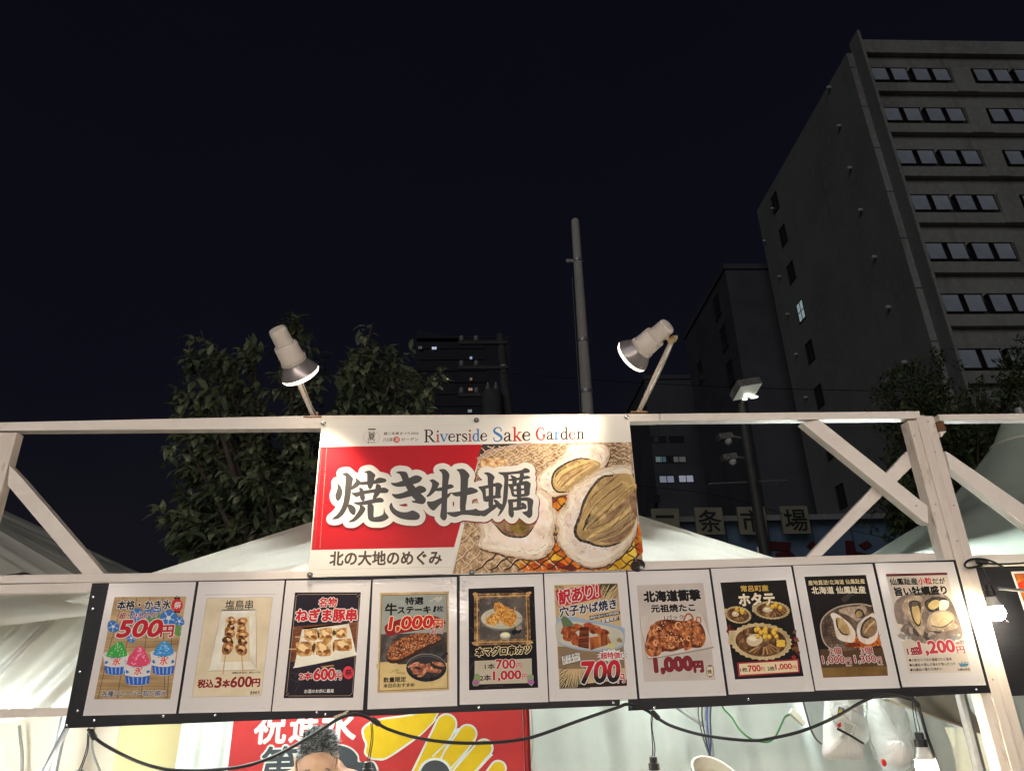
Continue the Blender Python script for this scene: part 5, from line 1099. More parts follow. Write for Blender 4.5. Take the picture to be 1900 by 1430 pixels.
# serif lettering of the header, drawn stroke by stroke
SER = {
'R': (.93, [[(.2,0,.13),(.2,1,.13)],[(.03,.015,.03),(.4,.015,.03)],[(.03,.985,.03),(.4,.985,.03)],[(.2,.985,.03),(.42,.985,.03),(.58,.92,.09),(.65,.75,.13),(.58,.58,.09),(.42,.51,.03),(.2,.51,.03)],[(.40,.51,.10),(.58,.25,.13),(.76,.02,.12)],[(.70,.015,.03),(.92,.015,.03)]], []),
'i': (.34, [[(.17,0,.11),(.17,.62,.11)],[(.03,.015,.03),(.31,.015,.03)],[(.04,.605,.03),(.17,.605,.03)]], [(.16,.86,.078)]),
'v': (.62, [[(.08,.61,.12),(.3,.02,.11)],[(.54,.61,.035),(.3,.02,.035)],[(-.02,.615,.03),(.22,.615,.03)],[(.42,.615,.03),(.64,.615,.03)]], []),
'e': (.57, [[(.09,.36,.03),(.5,.36,.03)],[(.49,.36,.09),(.47,.50,.07),(.38,.60,.04),(.27,.62,.03),(.14,.53,.09),(.08,.33,.13),(.13,.13,.1),(.27,.015,.05),(.42,.05,.03),(.52,.16,.02)]], []),
'r': (.47, [[(.17,0,.11),(.17,.6,.11)],[(.03,.015,.03),(.33,.015,.03)],[(.04,.605,.03),(.17,.605,.03)],[(.19,.42,.03),(.27,.56,.04),(.38,.6,.05)]], [(.40,.55,.062)]),
's': (.49, [[(.4,.45,.02),(.37,.57,.03),(.25,.62,.04),(.12,.56,.07),(.1,.46,.1),(.22,.35,.12),(.36,.25,.12),(.4,.14,.09),(.32,.03,.05),(.2,.01,.04),(.1,.07,.03),(.06,.2,.02)]], []),
'd': (.62, [[(.42,.52,.03),(.3,.61,.03),(.16,.54,.09),(.09,.31,.13),(.15,.08,.09),(.28,.01,.04),(.44,.12,.03)],[(.46,0,.11),(.46,1,.11)],[(.33,.975,.04),(.46,.975,.04)],[(.46,.02,.04),(.6,.02,.04)]], []),
'S': (.70, [[(.56,.70,.02),(.54,.9,.03),(.40,.99,.04),(.2,.93,.08),(.11,.78,.12),(.19,.63,.14),(.4,.48,.16),(.56,.33,.14),(.58,.18,.12),(.46,.04,.06),(.3,.0,.04),(.14,.07,.03),(.07,.3,.02)]], []),
'a': (.56, [[(.11,.5,.05),(.14,.57,.03),(.25,.62,.04),(.36,.56,.07),(.39,.45,.1),(.39,.1,.1),(.46,.02,.06),(.55,.05,.03)],[(.38,.37,.03),(.2,.31,.06),(.08,.17,.1),(.12,.05,.08),(.22,.015,.04),(.38,.13,.03)]], [(.12,.48,.058)]),
'k': (.63, [[(.17,0,.11),(.17,1,.11)],[(.04,.975,.04),(.17,.975,.04)],[(.03,.015,.03),(.31,.015,.03)],[(.2,.25,.035),(.48,.6,.035)],[(.28,.35,.12),(.53,.02,.12)],[(.38,.615,.03),(.6,.615,.03)],[(.44,.015,.03),(.64,.015,.03)]], []),
'G': (.80, [[(.64,.7,.02),(.61,.88,.03),(.45,.99,.04),(.26,.93,.08),(.13,.72,.13),(.1,.5,.14),(.14,.25,.13),(.28,.05,.07),(.45,.0,.04),(.6,.06,.05),(.64,.2,.11),(.64,.42,.11)],[(.5,.42,.03),(.78,.42,.03)]], []),
'n': (.64, [[(.17,0,.11),(.17,.6,.11)],[(.04,.605,.03),(.17,.605,.03)],[(.03,.015,.03),(.31,.015,.03)],[(.2,.45,.03),(.3,.59,.04),(.41,.58,.08),(.47,.42,.11),(.47,0,.11)],[(.34,.015,.03),(.61,.015,.03)]], [])}
def serif(word, cols, ax, ay, bx, by, hcap):
    p.z = (0, 0, 1); tot = sum(SER[c][0] for c in word); x = 0; k = (bx-ax)/tot
    for c, co in zip(word, cols):
        adv, st_, dots = SER[c]; mt = {'k': ink('3a2f25', 1.0), 'r': ink('b23a32', 1.0), 'b': ink('3f82c0', .9)}[co]
        T = lambda u, v_: (ax+(x+u)*k, ay+(by-ay)*(x+u)/tot-v_*hcap)
        for s_ in st_:
            pts = [(q[0], q[1], q[2]) for q in (curve_pts(s_, 4) if len(s_) > 2 else [Vector(q) for q in s_])]
            p.stroke([T(u, v_) for u, v_, w in pts], [max(w, .06)*k*1.1 for u, v_, w in pts], mt)
        for u, v_, r_ in dots: cx, cy = T(u, v_); p.ell(cx, cy, r_*k, r_*k*1.1, mt, 14)
        x += adv
serif('Riverside', 'krbkkkrbk', 786.3, 820, 904.5, 817.7, 22.6); serif('Sake', 'bkrk', 913.5, 818.8, 985, 817.3, 26.0); serif('Garden', 'rkbkrk', 993.5, 815.8, 1085, 813.8, 22.6)
p.build('header_lettering', None, ban); p = Print(H1, -.0046)
I_ink, I_rd = ink('4a3c30'), ink('b9483c')
p.z = H1
p.text('鯉二条夏まつり2026', 412, 212, 922, 206, 42, I_ink, .8); p.text('川床', 402, 312, 550, 308, 60, I_ink, .6); p.ell(601, 280, 48, 46, I_rd, 28); p.text('酒', 572, 308, 630, 307, 56, M_vin, .8); p.text('ガーデン', 665, 304, 920, 298, 50, I_ink, .8)
p.build('header_lettering', None, ban); p = Print(H1, -.0046)
p.P([(182, 120), (293, 118), (292, 137), (182, 139)], I_ink); p.text('鯉二条', 190, 182, 278, 180, 22, I_ink, .4); p.text('夏', 175, 290, 288, 288, 102, I_ink, 1.2); p.text('まつり', 173, 336, 278, 334, 32, I_ink, .8)
for s_ in (-1, 1):
    for i in range(11):
        a_ = -.95+1.9*i/10; cx, cy = 232+s_*118*math.cos(a_), 242+92*math.sin(a_); a2 = a_+.11; p.stroke([(cx, cy), (232+s_*118*math.cos(a2), 242+92*math.sin(a2))], 5.5, I_rd)
p.build('emblem', None, ban); p = Print(BB, YL); p.text('北の大地のめぐみ', 90, 305, 1735, 292, 205, ink('4c4136', 1.4), 7)
p.build('tagline_lettering', None, ban); p = Print(Z_B1, YL)      # stitched hems
def hem(): 
    global p
    p.build('hem_stitching', None, ban); p = Print(Z_B1, YL)
I_st = ink('d8c2a8')
for i in range(52): y = 320+i*16; x = 206-i*1.07; p.stroke([(x, y), (x-.7, y+8)], 2.6, I_st); x2 = 163-i*1.05; p.stroke([(x2, y), (x2-.7, y+8)], 2.2, ink('d06a5c'))
hem()
for i in range(84): x = 170+i*15; p.stroke([(x, 148-x*.018), (x+7, 148-x*.018)], 1.8, ink('b5a890'))
hem()
p.stroke([(95, 1325), (500, 1316), (1240, 1300)], 2.2, ink('a89a80')); hem(); p.z = Z_B2
for i in range(62): y = 150+i*18; x = 1318+i*1.62+(0 if y < 700 else (y-700)*.02); p.stroke([(x, y), (x+.8, y+9)], 2.4, I_st)
p.build('hem_stitching', None, ban)
for px, py, dk in ((600, 785, 0), (884, 779, 1), (1163, 774, 0), (575, 1066, 1), (875.5, 1061, 1), (1190, 1053, 0)):
    m = MB(); c = W(px, py, YL-.0008); m.lathe([(.001, .0105), (-.002, .0100), (-.0035, .0075), (-.0025, .0045)], c, (0, 1, 0), 20); g_ = m.build('grommet', mat('dark_grommet', (.16, .16, .16, 1), .3, metal=.7) if dk else mat('bright_grommet', (.75, .75, .72, 1), .22, metal=.9), ban, smooth='auto')
    m = MB(); m.lathe([(-.002, .0045), (-.006, .004), (-.007, .002)], c, (0, 1, 0), 12); m.build('screw', M_steel, g_, smooth='auto')

# ------------------------------------------------------------------ the ten laminated menu sheets
Z3 = (150, 1070, 5.0); Z4 = (500, 1070, 5.278); Z5 = (840, 1050, 5.297); Z6 = (1160, 1040, 5.297); Z7 = (1470, 1030, 5.0)
M_paper = mat('laminated_paper', (.75, .715, .695, 1), .40, .3, coat=.12, bump=(6.5, .10, .010))
M_stap = mat('staple_steel', (.55, .52, .48, 1), .3, metal=.8)
SH = [(-1.284, 1.932, -.004), (-.973, 1.931, -.006), (-.666, 1.928, -.012), (-.354, 1.929, .009), (-.043, 1.934, .003), (.263, 1.936, .001), (.572, 1.938, .006), (.882, 1.943, .009), (1.190, 1.947, .001), (1.501, 1.949, -.004)]
stap0 = None
def sheet_thing(i, z, label):
    global stap0
    x, zz, a = SH[i]; w, h = .1505, .2125; c, s_ = math.cos(a), math.sin(a)
    P = lambda u, v: Vector((x+u*w*c-v*h*s_, -.0006, zz+u*w*s_+v*h*c))
    r = thing('menu_sheet', P(0, -1), label, 'menu sheet', 'laminated menu sheets on the black boards')
    m = MB(); m.prism([P(-1, 1), P(1, 1), P(1, -1), P(-1, -1)], (0, .0026+.0002*(i % 2), 0)); m.build('paper', M_paper, r)
    rn = random.Random(i)
    for u, v in ((-.88, .93), (.88, .93), (-.86, -.93), (.86, -.93)):
        q = P(u+rn.uniform(-.03, .03), v+rn.uniform(-.02, .02)); a_ = rn.choice((.6, .7, .1, -.15, .5))
        d = Vector((math.cos(a_), 0, math.sin(a_)))*.0058
        if stap0 is None:
            m = MB(); m.tube([Vector((-.0058, .001, 0)), Vector((-.0052, -.0009, 0)), Vector((.0052, -.0009, 0)), Vector((.0058, .001, 0))], .00055, 5); stap0 = m.build('staple', M_stap, None, loc=(0, 0, 0)); o = stap0
        else: o = stap0.copy(); COL.objects.link(o)
        o.parent = r; o.location = q-r.location; o.rotation_euler = (0, -a_, 0)
    return r, Print(z, -.0008)
W_ = mat('ink_white', (.78, .76, .73, 1), .48, .12); K_ = mat('ink_black', (.012, .011, .012, 1), .5, .1); R_ = ink('b3232c'); RD = ink('8e2228'); NAVY = ink('232a48', 1.2); CRM = ink('d8c89a')
I_meat = photo_ink('grilled_meat', 'a8703e', '4a2a1c', 60, .42, .62, 'd8ac74', .52, .68, 90)
I_meatp = photo_ink('grilled_pork', 'b98548', '6e3f1c', 45, .45, .65, 'e0c090', .48, .66, 60)
I_steak = photo_ink('steak_crust', '8a4a2c', '3c2018', 50, .42, .6, 'c8895a', .5, .64, 130)
I_oct = photo_ink('octopus', 'b5683a', '5a2a1c', 45, .42, .6, 'd99a62', .52, .66, 70)
I_eel = photo_ink('eel', 'a4502a', '5c2414', 40, .44, .62, 'd08a4c', .54, .68, 60)
I_fry = photo_ink('breadcrumbs', 'c98a3c', '8a5220', 90, .42, .62, 'e6b468', .5, .66, 120)
I_woodp = photo_ink('printed_wood', '7a4a30', '4a281c', 12, .4, .65, '9a6844', .55, .7, 30, stretch=(1, 1, 6))
I_smoke = photo_ink('printed_smoke', '4a4644', '2a2625', 14, .4, .62, '807a74', .56, .74, 9)
I_plate = photo_ink('printed_plate', 'ddd6c8', 'c2b8a6', 8, .45, .7)
def build(p, r, q=None): p.build('printed_picture', None, r); 
class Lines:
    """every line of writing becomes a part of its own"""
    def __init__(s, r, z, y): s.r, s.z, s.y = r, z, y
    def text(s, *a):
        t = Print(s.z, s.y); t.text(*a); t.build('lettering', None, s.r)
def lettering(r, p, f): f(Lines(r, p.z, p.y-STEP*2))
def lantern(p, cx, cy, rx, ry, col, ch, chm):
    p.P([(cx-rx*.5, cy-ry*1.18), (cx+rx*.5, cy-ry*1.18), (cx+rx*.55, cy-ry*.9), (cx-rx*.55, cy-ry*.9)], K_); p.P([(cx-rx*.5, cy+ry*1.16), (cx+rx*.5, cy+ry*1.16), (cx+rx*.55, cy+ry*.9), (cx-rx*.55, cy+ry*.9)], K_)
    p.ell(cx, cy, rx, ry, col); p.stroke([(cx-rx*.35, cy-ry*1.2), (cx, cy-ry*1.45), (cx+rx*.4, cy-ry*1.2)], rx*.1, K_)
    p.text(ch, cx-rx*.62, cy+ry*.5, cx+rx*.62, cy+ry*.48, ry*1.0, chm, rx*.03)

# 1 shaved ice
r, p = sheet_thing(0, Z3, 'menu sheet with three cups of green, pink and blue shaved ice, leftmost on the boards')
p.P([(312, 185), (980, 180), (830, 1131), (122, 1133)], photo_ink('bamboo_mat', 'b69a72', '8d714c', 40, .42, .65, 'd0b68c', .5, .7, 18, stretch=(.1, 1, 1)))
for i in range(44):
    y = 560+i*13.0; t = (y-185)/948; p.stroke([(312-190*t+3, y), (980-150*t-3, y-2)], 3.0 if i % 3 else 4.5, ink('7a6042' if i % 2 else '94784f'))
for x0, x1 in ((395, 160), (520, 335), (640, 560), (760, 780), (880, 800)): p.stroke([(x0, 190), ((x0*.4+x1*.6), 700), (x1, 1128)], 5, ink('4a3a30'))
bl = ink('3f6fae'); bd = ink('2c4f8e'); gr = ink('5f8a4a')
for cx, cy, q in ((690, 380, 55), (880, 470, 45), (640, 420, 45), (900, 520, 30), (560, 420, 40), (420, 470, 40)): p.blob(cx, cy, q*1.2, q*.8, gr, .25, 14, 2)
for cx, cy, q in ((300, 460, 58), (520, 355, 66), (815, 380, 84), (915, 410, 46), (468, 565, 44), (700, 300, 44), (620, 340, 40)):
    p.blob(cx, cy, q, q*.95, bl, .1, 20, 1)
    for i in range(5): a_ = i*1.257+.4; p.stroke([(cx, cy), (cx+q*.85*math.cos(a_), cy+q*.8*math.sin(a_))], [q*.04, q*.2], ink('8fb4dc'))
    p.ell(cx, cy, q*.26, q*.24, W_)
def cup(cx, ry_, rx, by, mound, col, col2):
    p.P([(cx-rx*.98, ry_), (cx+rx*.98, ry_), (cx+rx*.76, by), (cx+rx*.5, by+16), (cx, by+22), (cx-rx*.5, by+16), (cx-rx*.76, by)], W_)
    h = by-ry_; w1, w2 = rx*.86, rx*.77; p.P([(cx-w1, ry_+h*.60), (cx-w1*.4, ry_+h*.68), (cx+w1*.4, ry_+h*.68), (cx+w1, ry_+h*.60), (cx+w2, by), (cx+rx*.5, by+13), (cx, by+18), (cx-rx*.5, by+13), (cx-w2, by)], ink('2d5cae'))
    for k in range(-2, 3): p.P([(cx+k*w1*.36-6, ry_+h*.70), (cx+k*w1*.36+6, ry_+h*.70), (cx+k*w2*.36+5, by+8), (cx+k*w2*.36-5, by+8)], ink('88a8d8'))
    p.ell(cx, ry_, rx, rx*.27, W_); mc = sum(q[0] for q in mound)/len(mound); mound = [(mc+(x-mc)*.84, y) for x, y in mound]; p.ell(cx, ry_+3, rx*.9, rx*.22, ink('b8b4b4')); p.S(mound, col, 2); rr = random.Random(int(cx))
    cx2 = sum(q[0] for q in mound)/len(mound); top = min(q[1] for q in mound)
    for k in range(60):
        v = rr.random(); y = top+12+(ry_-top)*v; w = (ry_-top)*.75*v+8; p.blob(cx2+rr.uniform(-w, w)*.8, y, rr.uniform(4, 11), rr.uniform(3, 8), rr.choice((col, col2, col2)), .3, 7, k)
    p.stroke([(cx+rx*.97*math.cos(.12+2.9*i/16), ry_+rx*.27*math.sin(.12+2.9*i/16)) for i in range(17)], 11, W_)
    p.text('氷', cx-34, ry_+h*.57, cx+36, ry_+h*.56, h*.40, ink('d23a34'), 2)
    for s_ in (-1, 1): p.blob(cx+s_*rx*.72, ry_+h*.42, 14, 17, ink('3a6ab0'), .3, 9, 3)
    p.stroke([(cx-50, ry_+h*.20), (cx, ry_+h*.14), (cx+50, ry_+h*.20)], 6, ink('4a5a80'))
cup(325, 720, 122, 890, [(215, 738), (262, 655), (330, 610), (385, 597), (425, 660), (448, 730), (330, 755)], ink('3f9a4a'), ink('8cc98c'))
cup(765, 707, 122, 892, [(652, 715), (715, 625), (780, 590), (840, 625), (882, 700), (770, 742)], ink('3a86c4'), ink('84b8de'))
cup(528, 800, 135, 985, [(402, 800), (465, 700), (535, 640), (590, 660), (655, 770), (650, 808), (530, 848)], ink('d0466a'), ink('e79ab0'))
lantern(p, 895, 262, 52, 60, ink('c22c34'), '祭', W_)
build(p, r)
def f(t):
    t.text('本格・かき氷', 330, 303, 828, 297, 84, K_, 3.0, ((6, W_),)); t.text('超・ひんやり!', 350, 387, 700, 377, 55, RD, 2.5, ((5, W_),), .15)
    t.text('500', 330, 556, 725, 549, 150, R_, 9, ((9, W_),), .18); t.text('円', 735, 556, 850, 552, 105, R_, 4, ((8, W_),)); t.text('各種フレーバー取り揃え', 190, 1110, 785, 1102, 54, NAVY, 1.5, ((5, W_),))
lettering(r, p, f)

# 2 salted chicken skewers
r, p = sheet_thing(1, Z3, 'pale menu sheet with two chicken skewers on a white plate, second from the left')
p.P([(1150, 163), (1808, 158), (1808, 161), (1150, 166)], ink('8a8078'))
p.P([(1170, 197), (1780, 187), (1672, 1100), (1030, 1113)], photo_ink('cream_print', 'cfc3a8', 'c0b394', 10, .4, .7))
for a_, b_ in (((1170, 197), (1780, 187)), ((1780, 187), (1672, 1100)), ((1672, 1100), (1030, 1113)), ((1030, 1113), (1170, 197))): p.stroke([a_, b_], 3, ink('9a9080'))
p.S([(1302, 330), (1330, 316), (1600, 312), (1625, 330), (1632, 600), (1630, 845), (1610, 864), (1220, 872), (1192, 855), (1240, 600)], ink('a89878'), 3)
p.S([(1305, 325), (1330, 312), (1600, 308), (1622, 325), (1626, 600), (1622, 840), (1605, 857), (1220, 866), (1195, 850), (1245, 600)], I_plate, 3)
p.P([(1345, 375), (1560, 365), (1570, 780), (1300, 790)], photo_ink('plate_hollow', 'cfc0a0', 'bba984', 9, .4, .7))
for a_, b_ in (((1345, 690), (1318, 900)), ((1492, 720), (1506, 900))): p.stroke([a_, b_], 11, ink('b89a6a'))
for cx, cy, rx, ry, d in ((1396, 405, 45, 36, 0), (1390, 465, 40, 32, 1), (1380, 515, 52, 46, 0), (1364, 590, 50, 40, 1), (1358, 660, 52, 58, 0), (1495, 415, 46, 42, 0), (1492, 485, 50, 44, 0), (1496, 540, 56, 46, 0), (1498, 600, 46, 32, 1), (1488, 665, 62, 56, 0)):
    p.blob(cx, cy, rx, ry, I_meat if not d else photo_ink('charred_meat', '5a3420', '281610', 60, .4, .6, '8a5a34', .55, .7, 80), .16, 20, 5)
    p.blob(cx+8, cy-10, rx*.45, ry*.35, ink('d2a878'), .3, 10, 6); p.blob(cx-10, cy+14, rx*.4, ry*.3, ink('4a2818'), .3, 10, 7)
build(p, r)
def f(t):
    t.text('塩鳥串', 1335, 300, 1592, 297, 84, K_, .8); t.text('※画像は2本ですが、3本セットです', 1400, 897, 1668, 892, 19, K_, .8)
    for s_, x0, x1, h in (('税込', 1080, 1225, 76), ('3', 1240, 1298, 92), ('本', 1308, 1378, 70), ('600', 1386, 1580, 94), ('円', 1586, 1656, 72)): t.text(s_, x0, 1027-(x0-1080)*.02, x1, 1026-(x1-1080)*.02, h, ink('7e1c22'), 4)
    t.text('きかのう', 1570, 1088, 1655, 1084, 30, K_, 2); 
lettering(r, p, f)

# 3 pork and leek skewers
r, p = sheet_thing(2, Z4, 'dark navy menu sheet with pork and leek skewers on a plate and a red lantern')
p.P([(250, 150), (895, 148), (820, 1180), (138, 1185)], ink('28222c', 1.0))
I_w = I_woodp; p.P([(232, 485), (872, 440), (846, 780), (196, 832)], I_w)
for i in range(7): p.stroke([(225-i*4, 520+i*45), (865-i*3, 480+i*42)], 3, ink('3c2018'))
for a_, b_ in (((282, 170), (858, 168)), ((880, 200), (812, 1130)), ((790, 1160), (185, 1163)), ((168, 1135), (262, 200))): p.stroke([a_, b_], 4, ink('a08c70'))
for c_ in ((268, 186), (870, 184), (800, 1147), (176, 1150)): p.stroke([(c_[0]-14, c_[1]+10), c_, (c_[0]+12, c_[1]-14)], 4, ink('a08c70'))
for y0 in (860, 930, 1000): p.stroke([(210, y0), (300, y0+40), (250, y0+120)], 8, ink('3c3640', 1.1))
p.P([(500, 875), (620, 858), (640, 868), (520, 890)], ink('a87850'))
p.S([(318, 522), (350, 512), (740, 462), (780, 470), (842, 730), (838, 768), (280, 884), (246, 872), (250, 840)], I_plate, 3)
for (x0, y0, x1, y1) in ((252, 586, 360, 584), (190, 705, 280, 702)): p.stroke([(x0, y0), (x1, y1)], 9, ink('c8ae84'))
for cx, cy, rx, ry in ((480, 560, 20, 52), (632, 545, 26, 46), (432, 692, 28, 72), (632, 680, 24, 54)): p.blob(cx, cy, rx, ry, ink('c9b890'), .1, 14, 2); p.blob(cx, cy, rx*.6, ry*.7, ink('4a3020'), .3, 12, 2)
for cx, cy, rx, ry in ((405, 565, 66, 60), (552, 560, 64, 66), (705, 548, 56, 52), (338, 702, 80, 76), (530, 700, 78, 78), (722, 664, 88, 62)):
    p.P([(cx-rx, cy-ry*.8), (cx-rx*.2, cy-ry*.95), (cx+rx*.9, cy-ry), (cx+rx, cy+ry*.5), (cx+rx*.8, cy+ry*.9), (cx-rx*.3, cy+ry), (cx-rx*.95, cy+ry*.75)], I_meatp); p.blob(cx-rx*.1, cy-ry*.1, rx*.55, ry*.5, ink('dcbf90'), .3, 12, 4); p.blob(cx+rx*.4, cy+ry*.35, rx*.4, ry*.3, ink('7a4a22'), .3, 12, 5); p.blob(cx-rx*.5, cy+ry*.4, rx*.25, ry*.2, ink('8e5a2c'), .3, 10, 8)
lantern(p, 772, 935, 52, 64, ink('c8384a'), '祭', K_)
build(p, r)
def f(t):
    t.text('名物', 482, 291, 656, 287, 85, R_, 4, ((6, W_),)); t.text('ねぎま豚串', 256, 434, 848, 430, 118, R_, 6, ((8, W_),))
    t.text('2本', 290, 1005, 412, 1001, 68, R_, 4, ((5, W_),)); t.text('600', 432, 1005, 636, 1001, 104, R_, 6, ((7, W_),)); t.text('円', 644, 1006, 702, 1003, 62, R_, 3, ((5, W_),)); t.text('税込', 652, 934, 704, 932, 26, W_, 1); t.text('お酒のお供に最高', 340, 1136, 628, 1131, 36, W_, 1.2)
lettering(r, p, f)

# 4 steak
r, p = sheet_thing(3, Z4, 'parchment menu sheet with a grilled beef steak above a frying pan')
p.P([(1085, 155), (1755, 140), (1760, 1105), (1055, 1135)], photo_ink('parchment', 'b9a075', '9a8058', 9, .4, .7, 'd2bd92', .5, .75, 20))
p.P([(1105, 182), (1735, 168), (1738, 560), (1092, 570)], photo_ink('grey_sky_print', '8e948e', '787c78', 5, .4, .7))
p.P([(1092, 560), (1738, 540), (1740, 860), (1080, 880)], I_smoke); p.P([(1080, 860), (1740, 840), (1738, 1085), (1075, 1112)], photo_ink('parchment_light', 'c8b27e', 'b09a66', 8, .4, .7))
p.blob(1180, 880, 150, 45, photo_ink('parchment_light', 'c8b27e', 'b09a66', 8, .4, .7), .2, 18, 2)
for a_, b_ in (((1102, 180), (1738, 165)), ((1738, 165), (1742, 1085)), ((1742, 1085), (1072, 1114)), ((1072, 1114), (1102, 180))): p.stroke([a_, b_], 6, ink('6a5034'))
for k in range(3): p.stroke([(q.x, q.y) for q in curve_pts([(1570+k*20, 240-k*12, 0), (1620+k*14, 215-k*8, 0), (1650, 240-k*14, 0), (1690, 205-k*8, 0)], 5)], 5, ink('c0b8a4'))
for k in range(3): p.stroke([(q.x, q.y) for q in curve_pts([(1180+k*16, 940-k*10, 0), (1240+k*14, 905, 0), (1250, 940-k*6, 0), (1330, 950-k*8, 0)], 5)], 4, ink('94805a'))
p.S([(1130, 480), (1200, 440), (1320, 400), (1500, 380), (1640, 385), (1728, 450), (1640, 470), (1720, 480), (1600, 505), (1500, 515), (1260, 555), (1180, 578), (1140, 550)], ink('7e1a20'), 3)
p.S([(1148, 790), (1160, 715), (1210, 645), (1310, 590), (1450, 556), (1580, 556), (1680, 598), (1660, 640), (1560, 690), (1440, 760), (1330, 815), (1230, 845), (1170, 835)], ink('33201a'))
p.S([(1150, 770), (1165, 705), (1215, 640), (1320, 585), (1450, 552), (1580, 552), (1678, 592), (1650, 625), (1540, 670), (1420, 735), (1320, 785), (1230, 815), (1175, 805)], I_steak)
for i in range(9): p.stroke([(1215+i*48, 650-i*10), (1240+i*46, 740-i*14)], 6, ink('5a2c1c'))
for i in range(80): rr = random.Random(i); u = rr.random(); p.blob(1180+u*450, 760-u*150+rr.uniform(-70, 40)*(1-.3*u), 5, 3, ink('d8b088'), .4, 6, i)
p.stroke([(1690, 800), (1738, 735)], [34, 38], ink('26242a')); p.ell(1536, 888, 200, 138, ink('8a8680')); p.ell(1536, 890, 196, 134, ink('1f1d20')); p.ell(1536, 876, 178, 112, ink('4a4648')); p.ell(1536, 884, 172, 106, ink('2c2a2c'))
for i in range(12): rr = random.Random(i+4); p.blob(1420+i*21+rr.uniform(-6, 6), 900+rr.uniform(-50, 45), 62, 21, photo_ink('beef_strips', 'a8684a', '6a3626', 50, .42, .6, 'd8a084', .5, .66, 60), .15, 14, i, rr.uniform(-.9, .7))
build(p, r)
def f(t):
    t.text('特選', 1330, 270, 1505, 266, 70, K_, 3.4); t.text('牛', 1132, 372, 1245, 370, 112, K_, 4); t.text('ステーキ', 1256, 358, 1575, 350, 66, K_, 4.2); t.text('1', 1602, 342, 1622, 341, 56, K_, 3, (), .2); t.text('枚', 1636, 342, 1702, 339, 60, K_, 1.5)
    t.text('1,000', 1165, 532, 1590, 515, 138, R_, 7, ((7, CRM),), .12); t.text('円', 1606, 502, 1695, 498, 82, R_, 4, ((6, CRM),)); t.text('(税込)', 1568, 562, 1700, 555, 40, RD, 1.5, ((3, W_),)); t.text('数量限定', 1115, 1032, 1335, 1024, 50, K_, 2); t.text('本日のおすすめ', 1115, 1083, 1418, 1072, 38, K_, 1.5)
lettering(r, p, f)

# 5 tuna cutlet skewers
r, p = sheet_thing(4, Z5, 'near black menu sheet with fried cutlet skewers in a gold picture frame')
p.P([(155, 220), (800, 198), (840, 1192), (160, 1218)], photo_ink('black_violet', '1e1820', '120e14', 7, .4, .7, k=1.0))
for x0, y0, x1, y1 in ((160, 750, 820, 725), (170, 880, 320, 920), (600, 230, 780, 300), (165, 600, 215, 660), (760, 340, 800, 400), (165, 1030, 230, 900), (300, 1195, 500, 1180)): p.stroke([(x0, y0), ((x0+x1)/2, (y0+y1)/2-14), (x1, y1)], 4, ink('4a4038'))
gold, gd = photo_ink('gilt_frame', '94704a', '50381f', 30, .4, .6, 'c8a878', .52, .66, 40), ink('4a3420')
p.P([(210, 270), (752, 258), (768, 765), (212, 776)], gold)
for q in (14, 30): p.stroke([(210+q, 270+q), (752-q, 258+q), (768-q, 765-q), (212+q, 776-q), (210+q, 270+q)], 6, gd if q == 14 else ink('d0b282'))
for cx, cy in ((225, 285), (740, 275), (752, 750), (228, 760)): p.blob(cx, cy, 28, 26, ink('b08a58'), .35, 14, 2)
p.P([(262, 318), (705, 308), (714, 710), (266, 724)], photo_ink('slate_table', '5a5450', '3a3634', 14, .4, .62, '8a847c', .55, .72, 22))
p.ell(482, 524, 206, 108, ink('6a6a5c')); p.ell(482, 512, 204, 104, photo_ink('china_print', 'b8b4a2', '9a9684', 10, .4, .7)); p.ell(482, 508, 165, 78, ink('a5a08e')); p.ell(482, 510, 160, 74, photo_ink('china_print', 'b8b4a2', '9a9684', 10, .4, .7))
p.stroke([(285, 590), (360, 540)], 6, ink('8a6a48')); p.stroke([(600, 500), (705, 518)], 6, ink('8a6a48')); p.stroke([(575, 560), (625, 600)], 6, ink('8a6a48'))
for cx, cy, rx, ry, ro in ((400, 522, 66, 56, -.3), (360, 535, 40, 36, 0), (458, 408, 58, 56, 0), (498, 450, 70, 62, .5), (540, 505, 92, 76, .4), (575, 470, 54, 44, 0)): p.blob(cx, cy, rx, ry, I_fry, .14, 24, 5, ro)
for i in range(60): rr = random.Random(i); p.blob(rr.uniform(400, 620), rr.uniform(390, 570), 8, 6, rr.choice((ink('e2b060'), ink('8a5220'), ink('b87a34'))), .35, 7, i) if i % 3 else p.blob(rr.uniform(350, 440), rr.uniform(490, 560), 8, 6, ink('e2b060'), .35, 7, i)
p.blob(640, 625, 36, 40, ink('1c1a1a'), .08); p.blob(650, 606, 32, 22, ink('8a8078'), .15); p.blob(600, 650, 20, 30, ink('15131a'), .2); p.ell(516, 684, 54, 38, ink('8f8d80')); p.ell(516, 676, 48, 26, ink('c9c6b4')); p.blob(520, 668, 32, 18, ink('e2d9a8'), .15)
p.P([(216, 930), (775, 905), (781, 1145), (215, 1160)], photo_ink('price_panel', 'b5ab98', '9b9282', 3, .4, .7))
p.blob(235, 1120, 42, 60, ink('7a8a5a'), .25, 14, 3); p.blob(228, 1142, 26, 30, ink('9a5a8e'), .2, 12, 3); p.blob(762, 1112, 40, 50, ink('7f9a74'), .25, 14, 4); p.blob(770, 1135, 30, 24, ink('a05a9a'), .2, 12, 4)  # green and violet corner blobs paint in an iridescent reflection
build(p, r)
